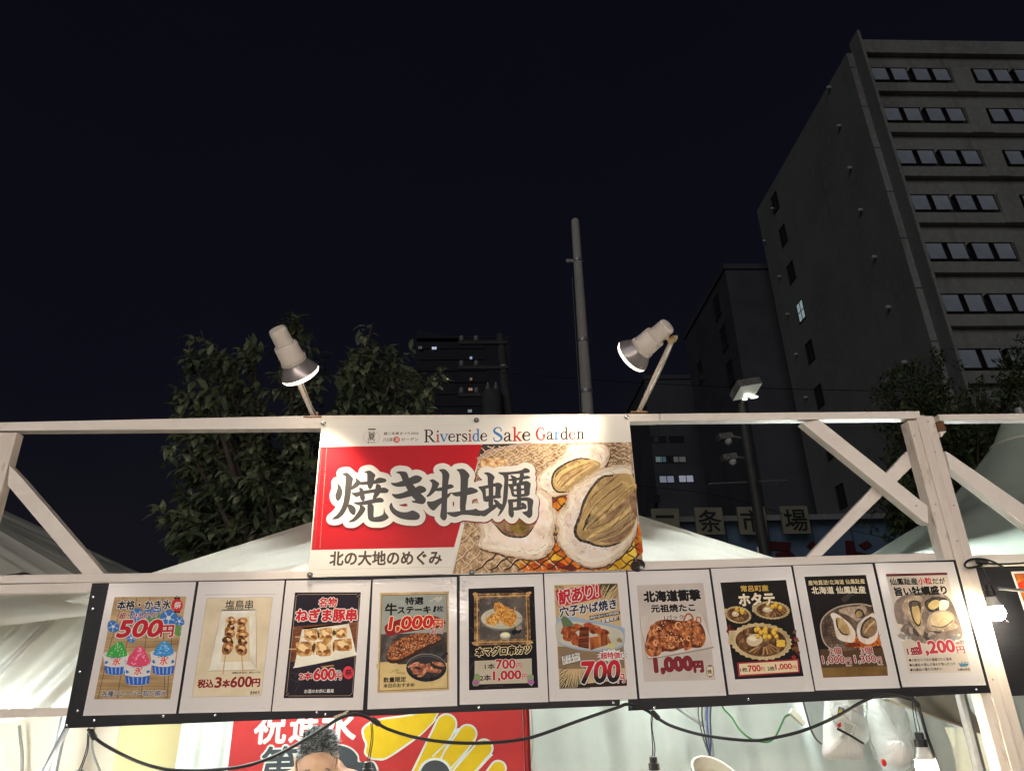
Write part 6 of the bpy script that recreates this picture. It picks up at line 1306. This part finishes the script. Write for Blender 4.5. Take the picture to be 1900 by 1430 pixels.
def f(t):
    t.text('本マグロ串カツ', 222, 886, 766, 858, 84, K_, 5, ((6, CRM),), .12)
    t.text('1本', 316, 1012, 414, 1006, 52, K_, 2); t.text('700', 426, 1008, 616, 1001, 88, ink('a8282c'), 5, ((4, W_),)); t.text('円', 626, 1002, 676, 999, 50, ink('a8282c'), 1.5, ((3, W_),)); t.text('2本', 268, 1126, 375, 1120, 56, K_, 2.5); t.text('1,000', 400, 1130, 672, 1116, 96, ink('a8282c'), 5, ((4, W_),)); t.text('円', 684, 1112, 734, 1109, 54, ink('a8282c'), 1.5, ((3, W_),))
lettering(r, p, f)

# 6 grilled conger eel
r, p = sheet_thing(5, Z5, 'tan menu sheet with grilled conger eel, speed lines and a slanted red heading')
p.P([(995, 185), (1620, 165), (1715, 1175), (1050, 1205)], photo_ink('tan_print', 'c2a880', 'b3976c', 6, .4, .7))
p.P([(1030, 790), (1680, 760), (1690, 1000), (1040, 1010)], photo_ink('brown_table', '8a7456', '6e5a42', 10, .4, .7, stretch=(.3, 1, 3)))
dk = ink('2e3a2a', 1.2); rr = random.Random(8)
def speed(x, y, tx, ty, w): p.P([(x-w, y), (x+w, y+w*.6), (x+(tx-x)*rr.uniform(.3, .75), y+(ty-y)*rr.uniform(.3, .75))], dk)
for i in range(20): speed(1455+i*8.5, 172, 1330, 470, 4)
for i in range(16): speed(1622+i*1.1, 185+i*20, 1350, 430, 3.5)
for i in range(9): speed(1000+i*10, 190, 1130, 380, 3)
for i in range(14): speed(1004+i*1.2, 330+i*14, 1200, 480, 3)
for i in range(22): speed(1052+i*14, 1200, 1220, 900, 4.5)
for i in range(10): speed(1048, 1030+i*17, 1250, 950, 4)
p.P([(1240, 1160), (1710, 1110), (1712, 1172), (1220, 1195)], ink('2a201c'))
p.P([(1008, 238), (1442, 172), (1462, 308), (1040, 402)], R_)
p.P([(1342, 490), (1640, 436), (1645, 470), (1350, 528)], K_); p.P([(1456, 530), (1634, 492), (1640, 528), (1462, 562)], K_)
p.S([(1018, 520), (1140, 490), (1300, 520), (1480, 550), (1668, 600), (1690, 640), (1670, 790), (1480, 832), (1300, 830), (1120, 790), (1028, 740)], ink('8fa0b4'), 3)
p.S([(1020, 560), (1140, 540), (1300, 555), (1480, 580), (1660, 640), (1660, 770), (1480, 812), (1300, 812), (1120, 772), (1030, 720)], photo_ink('pale_dish', 'bdb9a8', 'a5a190', 7, .4, .7), 3)
p.S([(1065, 500), (1120, 500), (1200, 590), (1180, 640), (1100, 640), (1080, 580)], ink('5a6a4c'))
for cx, cy, rx, ry, ro in ((1110, 640, 52, 42, .3), (1150, 690, 62, 50, 0), (1200, 720, 50, 54, 0), (1180, 620, 60, 34, -.4), (1240, 600, 55, 30, .2), (1330, 590, 50, 36, 0), (1400, 620, 70, 40, .2), (1470, 650, 60, 40, .3)): p.blob(cx, cy, rx, ry, I_eel, .2, 18, 3, ro)
for i in range(14): p.stroke([(1290+i*4, 600), (1275+i*9, 545+abs(i-7)*4)], 4, ink('a8482c'))
p.P([(1250, 600), (1340, 592), (1338, 812), (1230, 790)], photo_ink('eel_slice', '7a3a20', '40190e', 26, .42, .6, 'b0683a', .54, .7, 30, stretch=(.2, 1, 3))); p.P([(1340, 700), (1520, 670), (1560, 760), (1350, 825)], photo_ink('eel_slice_b', 'a85f30', '5c2a14', 26, .42, .6, 'd8985a', .54, .7, 30, stretch=(3, 1, .3)))
p.blob(1560, 785, 42, 34, ink('b9b27a'), .2, 14, 2); p.blob(1640, 728, 30, 20, ink('8a7348'), .25, 14, 2)
for i in range(6): p.stroke([(1245, 625+i*30), (1335, 618+i*31)], 5, ink('3a160c'))
p.P([(1065, 880), (1248, 838), (1262, 928), (1085, 975), (1090, 962), (1078, 975)], K_); p.P([(1070, 885), (1245, 844), (1257, 925), (1082, 970)], W_)
st_ = []
for i in range(32): a_ = 2*math.pi*i/32; k = 1.18 if i % 2 else .86; st_.append((1560+130*k*math.cos(a_), 878+60*k*math.sin(a_)))
p.P([(1560+(x-1560)*1.05, 878+(y-878)*1.07) for x, y in st_], K_); p.P(st_, W_)
build(p, r)
# the price fades from red to black as printed
m7 = mat('print_red_to_black', rgb('b3232c', 1.3),   .48, .1); nt = m7.node_tree; tc = nt.nodes.new('ShaderNodeTexCoord'); sx = nt.nodes.new('ShaderNodeSeparateXYZ'); mr = nt.nodes.new('ShaderNodeMapRange'); mx = nt.nodes.new('ShaderNodeMix'); mx.data_type = 'RGBA'
nt.links.new(tc.outputs['Object'], sx.inputs[0]); nt.links.new(sx.outputs[2], mr.inputs[0]); zc = W(840+1450/5.297, 1050+1045/5.297).z-(1.936-.2125); mr.inputs[1].default_value = zc-.018; mr.inputs[2].default_value = zc+.012
nt.links.new(mr.outputs[0], mx.inputs[0]); mx.inputs[6].default_value = (.018, .014, .014, 1); mx.inputs[7].default_value = rgb('b3232c', 1.3); nt.links.new(mx.outputs[2], nt.nodes['Principled BSDF'].inputs['Base Color'])
def f(t):
    t.text('訳あり!', 1048, 382, 1428, 300, 142, R_, 6, ((8, W_),)); t.text('穴子かば焼き', 1055, 502, 1612, 416, 100, NAVY, 3.5, ((7, W_),)); t.text('規格外品のため特別価格', 1352, 520, 1634, 466, 26, W_, .8); t.text('数量限定!', 1468, 556, 1626, 524, 32, W_, 1.5)
    t.text('おつまみに', 1086, 915, 1246, 882, 36, K_, 1.2); t.text('ピッタリ!', 1090, 955, 1232, 925, 34, K_, 1.2); t.text('超特価!', 1458, 908, 1662, 900, 58, R_, 3); t.text('700', 1258, 1150, 1636, 1130, 208, m7, 10, ((9, W_), (12, K_)), .14); t.text('円', 1622, 1144, 1690, 1138, 82, R_, 3, ((6, W_),))
lettering(r, p, f)

# 7 grilled octopus
r, p = sheet_thing(6, Z6, 'white menu sheet with a tray of grilled octopus and a small paper lantern')
p.P([(115, 240), (765, 215), (890, 1168), (185, 1188)], photo_ink('marble_print', 'bcb2aa', 'aaa098', 5, .42, .7))
p.S([(148, 565), (300, 540), (600, 515), (745, 520), (800, 660), (858, 830), (850, 860), (560, 915), (280, 962), (212, 950), (185, 800)], ink('8f857c'), 3)
p.S([(152, 560), (300, 535), (600, 510), (740, 515), (795, 650), (850, 815), (845, 845), (560, 900), (280, 950), (215, 938), (190, 800)], photo_ink('foam_tray', 'c9c0b6', 'b5aca2', 8, .4, .7), 3)
p.S([(225, 700), (300, 600), (420, 575), (560, 590), (700, 590), (770, 660), (790, 770), (740, 850), (600, 850), (470, 890), (380, 890), (280, 930), (200, 860), (205, 780)], photo_ink('octopus_dark', '7a3a24', '3a1810', 45, .42, .6, 'b06a40', .55, .7, 60))
for i in range(46):
    rr = random.Random(i+60); u, v = rr.random(), rr.random(); cx = 250+u*480; cy = 610+v*240-u*40*(v-.3); p.blob(cx, cy, rr.uniform(38, 66), rr.uniform(30, 48), rr.choice((I_oct, I_oct, photo_ink('octopus_dark', '7a3a24', '3a1810', 45, .42, .6, 'b06a40', .55, .7, 60))), .22, 18, i, rr.uniform(0, 3))
p.blob(278, 850, 90, 90, I_oct, .1, 22, 3); p.blob(300, 740, 80, 70, I_oct, .15, 22, 4); p.blob(740, 760, 52, 70, I_oct, .15, 20, 5)
for i in range(15):
    rr = random.Random(i+200); cx, cy = rr.uniform(260, 740), rr.uniform(620, 830); k = rr.uniform(22, 40); a0 = rr.uniform(0, 6)
    p.stroke([(cx+k*(1-.07*j)*math.cos(a0+j*.5), cy+k*(1-.07*j)*math.sin(a0+j*.5)) for j in range(11)], [16-j*1.1 for j in range(11)], rr.choice((ink('c07a4a'), ink('8a4428'), ink('dca070'))))
p.stroke([(q.x, q.y) for q in curve_pts([(570, 600, 0), (600, 530, 0), (640, 525, 0), (665, 570, 0), (640, 610, 0)], 6)], 17, ink('9a5030')); p.stroke([(q.x, q.y) for q in curve_pts([(680, 630, 0), (735, 610, 0), (740, 560, 0), (705, 555, 0), (700, 590, 0)], 6)], 13, ink('a86a48'))
for i in range(60): rr = random.Random(i+400); p.blob(rr.uniform(220, 770), rr.uniform(600, 880), 7, 5, rr.choice((ink('4a2014'), ink('e0b080'))), .3, 7, i)
p.P([(818, 1025), (848, 1023), (850, 1140), (822, 1143)], K_); p.S([(805, 1040), (860, 1038), (868, 1085), (862, 1128), (808, 1132), (797, 1088)], K_, 3); p.S([(808, 1043), (857, 1041), (864, 1085), (858, 1125), (811, 1129), (801, 1088)], ink('c9bc9c'), 3)
build(p, r)
def f(t):
    t.text('北海道衝撃', 190, 405, 742, 385, 104, K_, 6); t.text('元祖焼たこ', 260, 506, 688, 492, 72, K_, 4.2); t.text('1パック', 386, 580, 578, 573, 44, K_, 1); t.text('1,000', 300, 1108, 664, 1086, 146, ink('7c2630'), 8, ((6, ink('4e161c')),)); t.text('円', 684, 1090, 768, 1086, 100, ink('7c2630'), 4, ((6, ink('4e161c')),)); t.text('焼', 810, 1108, 852, 1106, 40, K_, 1.2)
lettering(r, p, f)

# 8 scallops
r, p = sheet_thing(7, Z6, 'black menu sheet with grilled scallops in their shells topped with corn')
p.P([(935, 213), (1580, 187), (1755, 1132), (1080, 1165)], photo_ink('black_print', '201c1c', '141010', 9, .4, .7, '3a3230', .62, .8, 6, k=1.05))
for i in range(14): rr = random.Random(i); p.blob(rr.uniform(1010, 1060) if i < 5 else rr.uniform(1640, 1720), rr.uniform(640, 700) if i < 5 else rr.uniform(650, 960), 22, 18, rr.choice((ink('8a2424'), ink('5a1a1c'), ink('6a4a24'))), .3, 10, i)
def scallop(cx, cy, rx, ry, ro, big):
    c_, s_ = math.cos(ro), math.sin(ro); T = lambda x, y: (cx+x*c_-y*s_, cy+x*s_+y*c_); pts = []
    for i in range(56): a_ = 2*math.pi*i/56; k = 1+.03*math.cos(i*math.pi); pts.append(T(rx*k*math.cos(a_), ry*k*math.sin(a_)))
    p.P([T(-rx*1.08, -ry*.45), T(-rx*.75, -ry*.5), T(-rx*.75, ry*.35), T(-rx*1.06, ry*.28)], ink('b8a480')); p.P(pts, photo_ink('scallop_shell', 'c8b48c', 'a08860', 14, .4, .66))
    for i in range(26): a_ = -1.5+3.0*i/25; p.stroke([T(rx*.84*math.cos(a_), ry*.84*math.sin(a_)), T(rx*.99*math.cos(a_), ry*.99*math.sin(a_))], rx*.014, ink('8a7448'))
    p.P([T(rx*.84*math.cos(2*math.pi*i/30), ry*.82*math.sin(2*math.pi*i/30)) for i in range(30)], photo_ink('scallop_sauce', '6e4a2c', '3c2416', 36, .42, .6, 'a8845a', .54, .68, 50))
    rr = random.Random(int(cx))
    for i in range(9): a_ = .3+i*.22; p.stroke([T(rx*.3*math.cos(a_), ry*.3*math.sin(a_)), T(rx*.72*math.cos(a_+.25), ry*.72*math.sin(a_+.25))], rx*.05, rr.choice((ink('a8865c'), ink('4a3020'), ink('8a6840'))))
    x, y = T(-rx*.22, -ry*.05); p.blob(x, y, rx*.27, ry*.33, ink('c4b394'), .06, 20, 2); p.blob(x-rx*.05, y-ry*.08, rx*.14, ry*.14, ink('dccfb4'), .1, 14, 3)
    for i in range(big): x, y = T(rx*(-.25+.75*rr.random()), ry*(-.8+.55*rr.random())); k = rx*.075 if big > 12 else rx*.12; p.ell(x, y+k*.2, k, k*1.1, ink('a87c24'), 12); p.ell(x-k*.1, y-k*.1, k*.85, k*.9, ink('e2b448'), 12)
scallop(1110, 530, 130, 82, .18, 9); scallop(1438, 485, 178, 88, .05, 8); scallop(1335, 792, 300, 180, .08, 17)
for i in range(6): p.ell(1505+(i % 3)*24, 795+(i//3)*30, 20, 21, ink('e2b448'), 12)
p.P([(1100, 1000), (1705, 962), (1716, 1095), (1112, 1138)], ink('9a2a38')); p.P([(1118, 1012), (1690, 978), (1700, 1085), (1128, 1120)], ink('d4c4a0'))
build(p, r)
def f(t):
    t.text('常呂町産', 1142, 302, 1410, 295, 58, ink('c8a44e'), 2.5); t.text('ホタテ', 1128, 443, 1474, 428, 116, ink('d9cdb4'), 6, ((5, K_),))
    for s_, x0, x1, h, mt, b_ in (('1枚', 1134, 1204, 42, K_, 1.6), ('700', 1212, 1334, 60, R_, 3), ('円', 1340, 1372, 38, R_, 1), ('2枚', 1402, 1474, 42, K_, 1.6), ('1,000', 1482, 1642, 62, R_, 3), ('円', 1650, 1688, 40, R_, 1)): t.text(s_, x0, 1092-(x0-1134)*.045, x1, 1091-(x1-1134)*.045, h, mt, b_)
lettering(r, p, f)

# 9 oysters on the grill
r, p = sheet_thing(8, Z7, 'black menu sheet with two oysters on a round wire grill over coals')
p.P([(112, 197), (683, 180), (888, 1113), (288, 1133)], photo_ink('black_print', '201c1c', '141010', 9, .4, .7, '3a3230', .62, .8, 6, k=1.05))
p.P([(258, 870), (835, 850), (880, 1025), (270, 1042)], ink('4e3826')); p.P([(270, 1042), (880, 1025), (888, 1113), (288, 1133)], photo_ink('gold_strip', '7a5e34', '4e3a1e', 8, .4, .65, 'a88a50', .55, .75, 5)); p.stroke([(288, 1130), (888, 1110)], 5, ink('6a1c22'))
for i in range(5): p.blob(480+i*18, 410-i*14, 26, 22, ink('3c3534', 1.2), .3, 12, i)
gp = [(735, 470), (650, 452), (540, 455), (420, 480), (320, 540), (268, 620), (270, 720), (300, 810), (370, 880), (480, 890), (640, 860), (830, 835)]
p.P(gp, photo_ink('grill_dark', '6e5c4c', '3e3028', 20, .4, .62, '9a8670', .55, .7, 30)); p.stroke([(q.x, q.y) for q in curve_pts([(x, y, 0) for x, y in gp[:9]], 5)], 12, ink('a89888'))
p.P([(480, 800), (600, 740), (780, 680), (830, 835), (640, 855), (520, 850)], I_coal); p.blob(560, 830, 60, 22, ink('7a2a18'), .2)
for i in range(9): p.stroke([(300+i*28, 560-i*10), (330+i*60, 880-i*6)], 4, ink('3a2c24')); p.stroke([(275+i*8, 620+i*24), (420+i*50, 520+i*36)], 4, ink('3a2c24'))
for i in range(7): p.stroke([(520+i*42, 860), (600+i*36, 730)], 4, ink('3a2018')); p.stroke([(500+i*46, 790), (560+i*46, 858)], 4, ink('3a2018'))
p.S([(430, 520), (500, 480), (620, 470), (645, 440), (690, 500), (670, 560), (600, 610), (530, 560)], I_rim); p.blob(625, 540, 50, 42, I_frill, .15); p.blob(618, 545, 36, 28, I_flesh, .15)
p.S([(355, 545), (400, 535), (470, 580), (540, 640), (585, 720), (570, 800), (500, 802), (420, 770), (395, 690), (380, 610)], I_shell); p.S([(405, 580), (460, 590), (510, 640), (535, 710), (520, 740), (470, 730), (425, 670)], I_flesh); curve_ = [(408, 590, 0), (420, 660, 0), (465, 725, 0), (520, 735, 0)]; p.stroke([(q.x, q.y) for q in curve_pts(curve_, 5)], 14, I_frill); p.blob(452, 625, 24, 46, I_cream, .2, 14, 3, .3)
p.S([(600, 660), (640, 600), (700, 560), (760, 540), (795, 700), (780, 780), (720, 822), (650, 810), (608, 760)], I_shell); p.S([(640, 700), (670, 620), (730, 575), (770, 590), (788, 680), (760, 740), (700, 765), (650, 750)], I_fold); p.stroke([(q.x, q.y) for q in curve_pts([(735, 570, 0), (670, 615, 0), (640, 690, 0), (650, 745, 0), (710, 765, 0)], 5)], 18, I_frill); p.stroke([(q.x, q.y) for q in curve_pts([(670, 720, 0), (710, 660, 0), (765, 610, 0)], 5)], 16, I_cream)
build(p, r)
def f(t):
    t.text('産地直送!北海道 仙鳳趾産', 153, 276, 676, 260, 44, CRM, 1.2); t.text('北海道 仙鳳趾産', 186, 357, 684, 350, 66, ink('d9cdb4'), 2.5)
    for s_, x0, y0, x1, h in (('2個', 352, 920, 458, 62), ('3個', 642, 913, 748, 62), ('1,000', 288, 1010, 492, 76), ('円', 500, 1006, 550, 54), ('1,300', 586, 1003, 784, 76), ('円', 792, 998, 834, 54)): t.text(s_, x0, y0, x1, y0-4, h, ink('9a3432'), 2.6, ((5, W_),))
    t.text('(税込)', 500, 1030, 556, 1028, 16, W_, .8); t.text('(税込)', 794, 1020, 848, 1018, 16, W_, .8)
lettering(r, p, f)

# 10 oyster platter
r, p = sheet_thing(9, Z7, 'pale menu sheet with a platter of small raw oysters, rightmost on the boards')
p.P([(868, 172), (1435, 158), (1660, 1080), (1085, 1095)], photo_ink('pale_print', 'c4b8aa', 'b2a698', 5, .42, .7)); p.P([(868, 172), (1435, 158), (1440, 180), (873, 195)], photo_ink('maroon_strip', '6a2a30', '4a1c20', 20, .4, .6))
p.S([(945, 470), (985, 400), (1100, 350), (1300, 340), (1440, 380), (1520, 520), (1580, 720), (1520, 790), (1300, 820), (1130, 790), (1020, 700), (960, 590)], photo_ink('grey_platter', '8a7a70', '5e5049', 10, .4, .62, 'b5a699', .55, .72, 18), 4)
for i in range(16): rr = random.Random(i+30); p.blob(rr.uniform(990, 1560), rr.uniform(640, 790), 38, 22, rr.choice((ink('4a403c'), ink('9a8c82'), ink('6e625a'), ink('cabdb0'))), .3, 10, i, rr.uniform(0, 3))
for i in range(20): rr = random.Random(i+90); p.blob(rr.uniform(1010, 1100) if i % 2 else rr.uniform(1480, 1600), rr.uniform(730, 800), 16, 9, rr.choice((ink('6a7a90'), ink('d4ccc2'), ink('8a8480'))), .3, 8, i)
p.S([(1020, 480), (1060, 400), (1140, 370), (1210, 400), (1225, 480), (1200, 560), (1225, 680), (1200, 740), (1120, 650), (1050, 560)], I_rim); p.S([(1080, 440), (1130, 415), (1195, 440), (1190, 520), (1195, 620), (1170, 660), (1120, 600), (1095, 520)], I_frill); p.S([(1110, 480), (1160, 460), (1185, 520), (1190, 600), (1170, 640), (1130, 590)], I_cream); p.blob(1135, 450, 32, 22, ink('5a504a'), .15)
p.S([(1225, 440), (1290, 390), (1380, 385), (1450, 420), (1440, 490), (1360, 522), (1270, 518)], I_frill); p.S([(1262, 455), (1310, 415), (1365, 420), (1360, 470), (1310, 500), (1270, 490)], I_cream); p.S([(1370, 420), (1450, 425), (1440, 490), (1370, 515)], I_shell)
p.S([(1250, 640), (1270, 560), (1340, 515), (1430, 510), (1500, 555), (1505, 620), (1540, 660), (1450, 700), (1330, 700), (1270, 690)], I_rim); p.S([(1285, 600), (1320, 545), (1400, 520), (1470, 545), (1490, 595), (1430, 640), (1350, 665), (1300, 645)], photo_ink('raw_oyster', 'cdb894', 'b09a74', 14, .42, .66, 'e2d2b4', .55, .72, 20))
p.stroke([(q.x, q.y) for q in curve_pts([(1290, 650, 0), (1400, 665, 0), (1490, 600, 0)], 5)], 9, ink('5a4c42')); p.stroke([(q.x, q.y) for q in curve_pts([(1350, 650, 0), (1400, 590, 0), (1450, 610, 0)], 5)], 4, ink('9a8460'))
p.stroke([(1540, 1000), (1635, 990)], 5, ink('4a7a94')); p.P([(1545, 1005), (1640, 1000), (1622, 1028), (1560, 1032)], ink('4a7a94')); p.stroke([(1575, 1003), (1570, 975)], 4, ink('4a7a94')); p.stroke([(1605, 1003), (1600, 978)], 4, ink('4a7a94'))
build(p, r)
def f(t):
    t.text('仙鳳趾産', 912, 276, 1168, 269, 62, K_, 2); t.text('小粒', 1176, 268, 1298, 265, 60, R_, 2.4); t.text('だが', 1308, 264, 1424, 261, 54, K_, 2); t.text('旨い牡蠣盛り', 962, 375, 1440, 357, 78, K_, 4.4)
    t.text('1盛', 1074, 922, 1190, 915, 70, RD, 3.5, ((4, W_),)); t.text('1,200', 1192, 928, 1520, 910, 128, ink('b23a44'), 6.5, ((6, W_),)); t.text('円', 1536, 910, 1606, 906, 66, ink('b23a44'), 2.5, ((5, W_),)); t.text('(税込)', 1520, 826, 1592, 822, 24, RD, 1)
    t.text('●小粒ならではの凝縮された旨味', 1086, 984, 1482, 972, 27, K_, .8); t.text('●仙鳳趾の澄んだ海水が育んだコク', 1092, 1030, 1515, 1016, 27, K_, .8); t.text('●仙鳳趾の豊かな味わい', 1098, 1074, 1398, 1062, 27, K_, .8); t.text('仙鳳趾直送', 1536, 1068, 1650, 1063, 20, K_, .8)
lettering(r, p, f)

# sheet of the next stall
r = thing('menu_sheet', W(1890, 1235, .04), 'orange food menu sheet on the next stall board, cut by the right edge', 'menu sheet')
m = MB(); m.ext([(1876, 1060), (2060, 1053), (2110, 1225), (1935, 1232)], .0435, .0014); m.build('paper', M_paper, r)
p = Print((0, 0, 1), .0434); p.P([(1881, 1064), (2054, 1058), (2102, 1219), (1938, 1226)], photo_ink('orange_food', 'b5622c', '7a3014', 16, .4, .62, 'dc9a4c', .54, .7, 24)); p.blob(1905, 1085, 14, 9, ink('c23a24'), .2); p.blob(1925, 1150, 18, 26, ink('e0a860'), .3); p.blob(1950, 1195, 20, 14, ink('8a3a18'), .3); p.build('printed_picture', None, r)
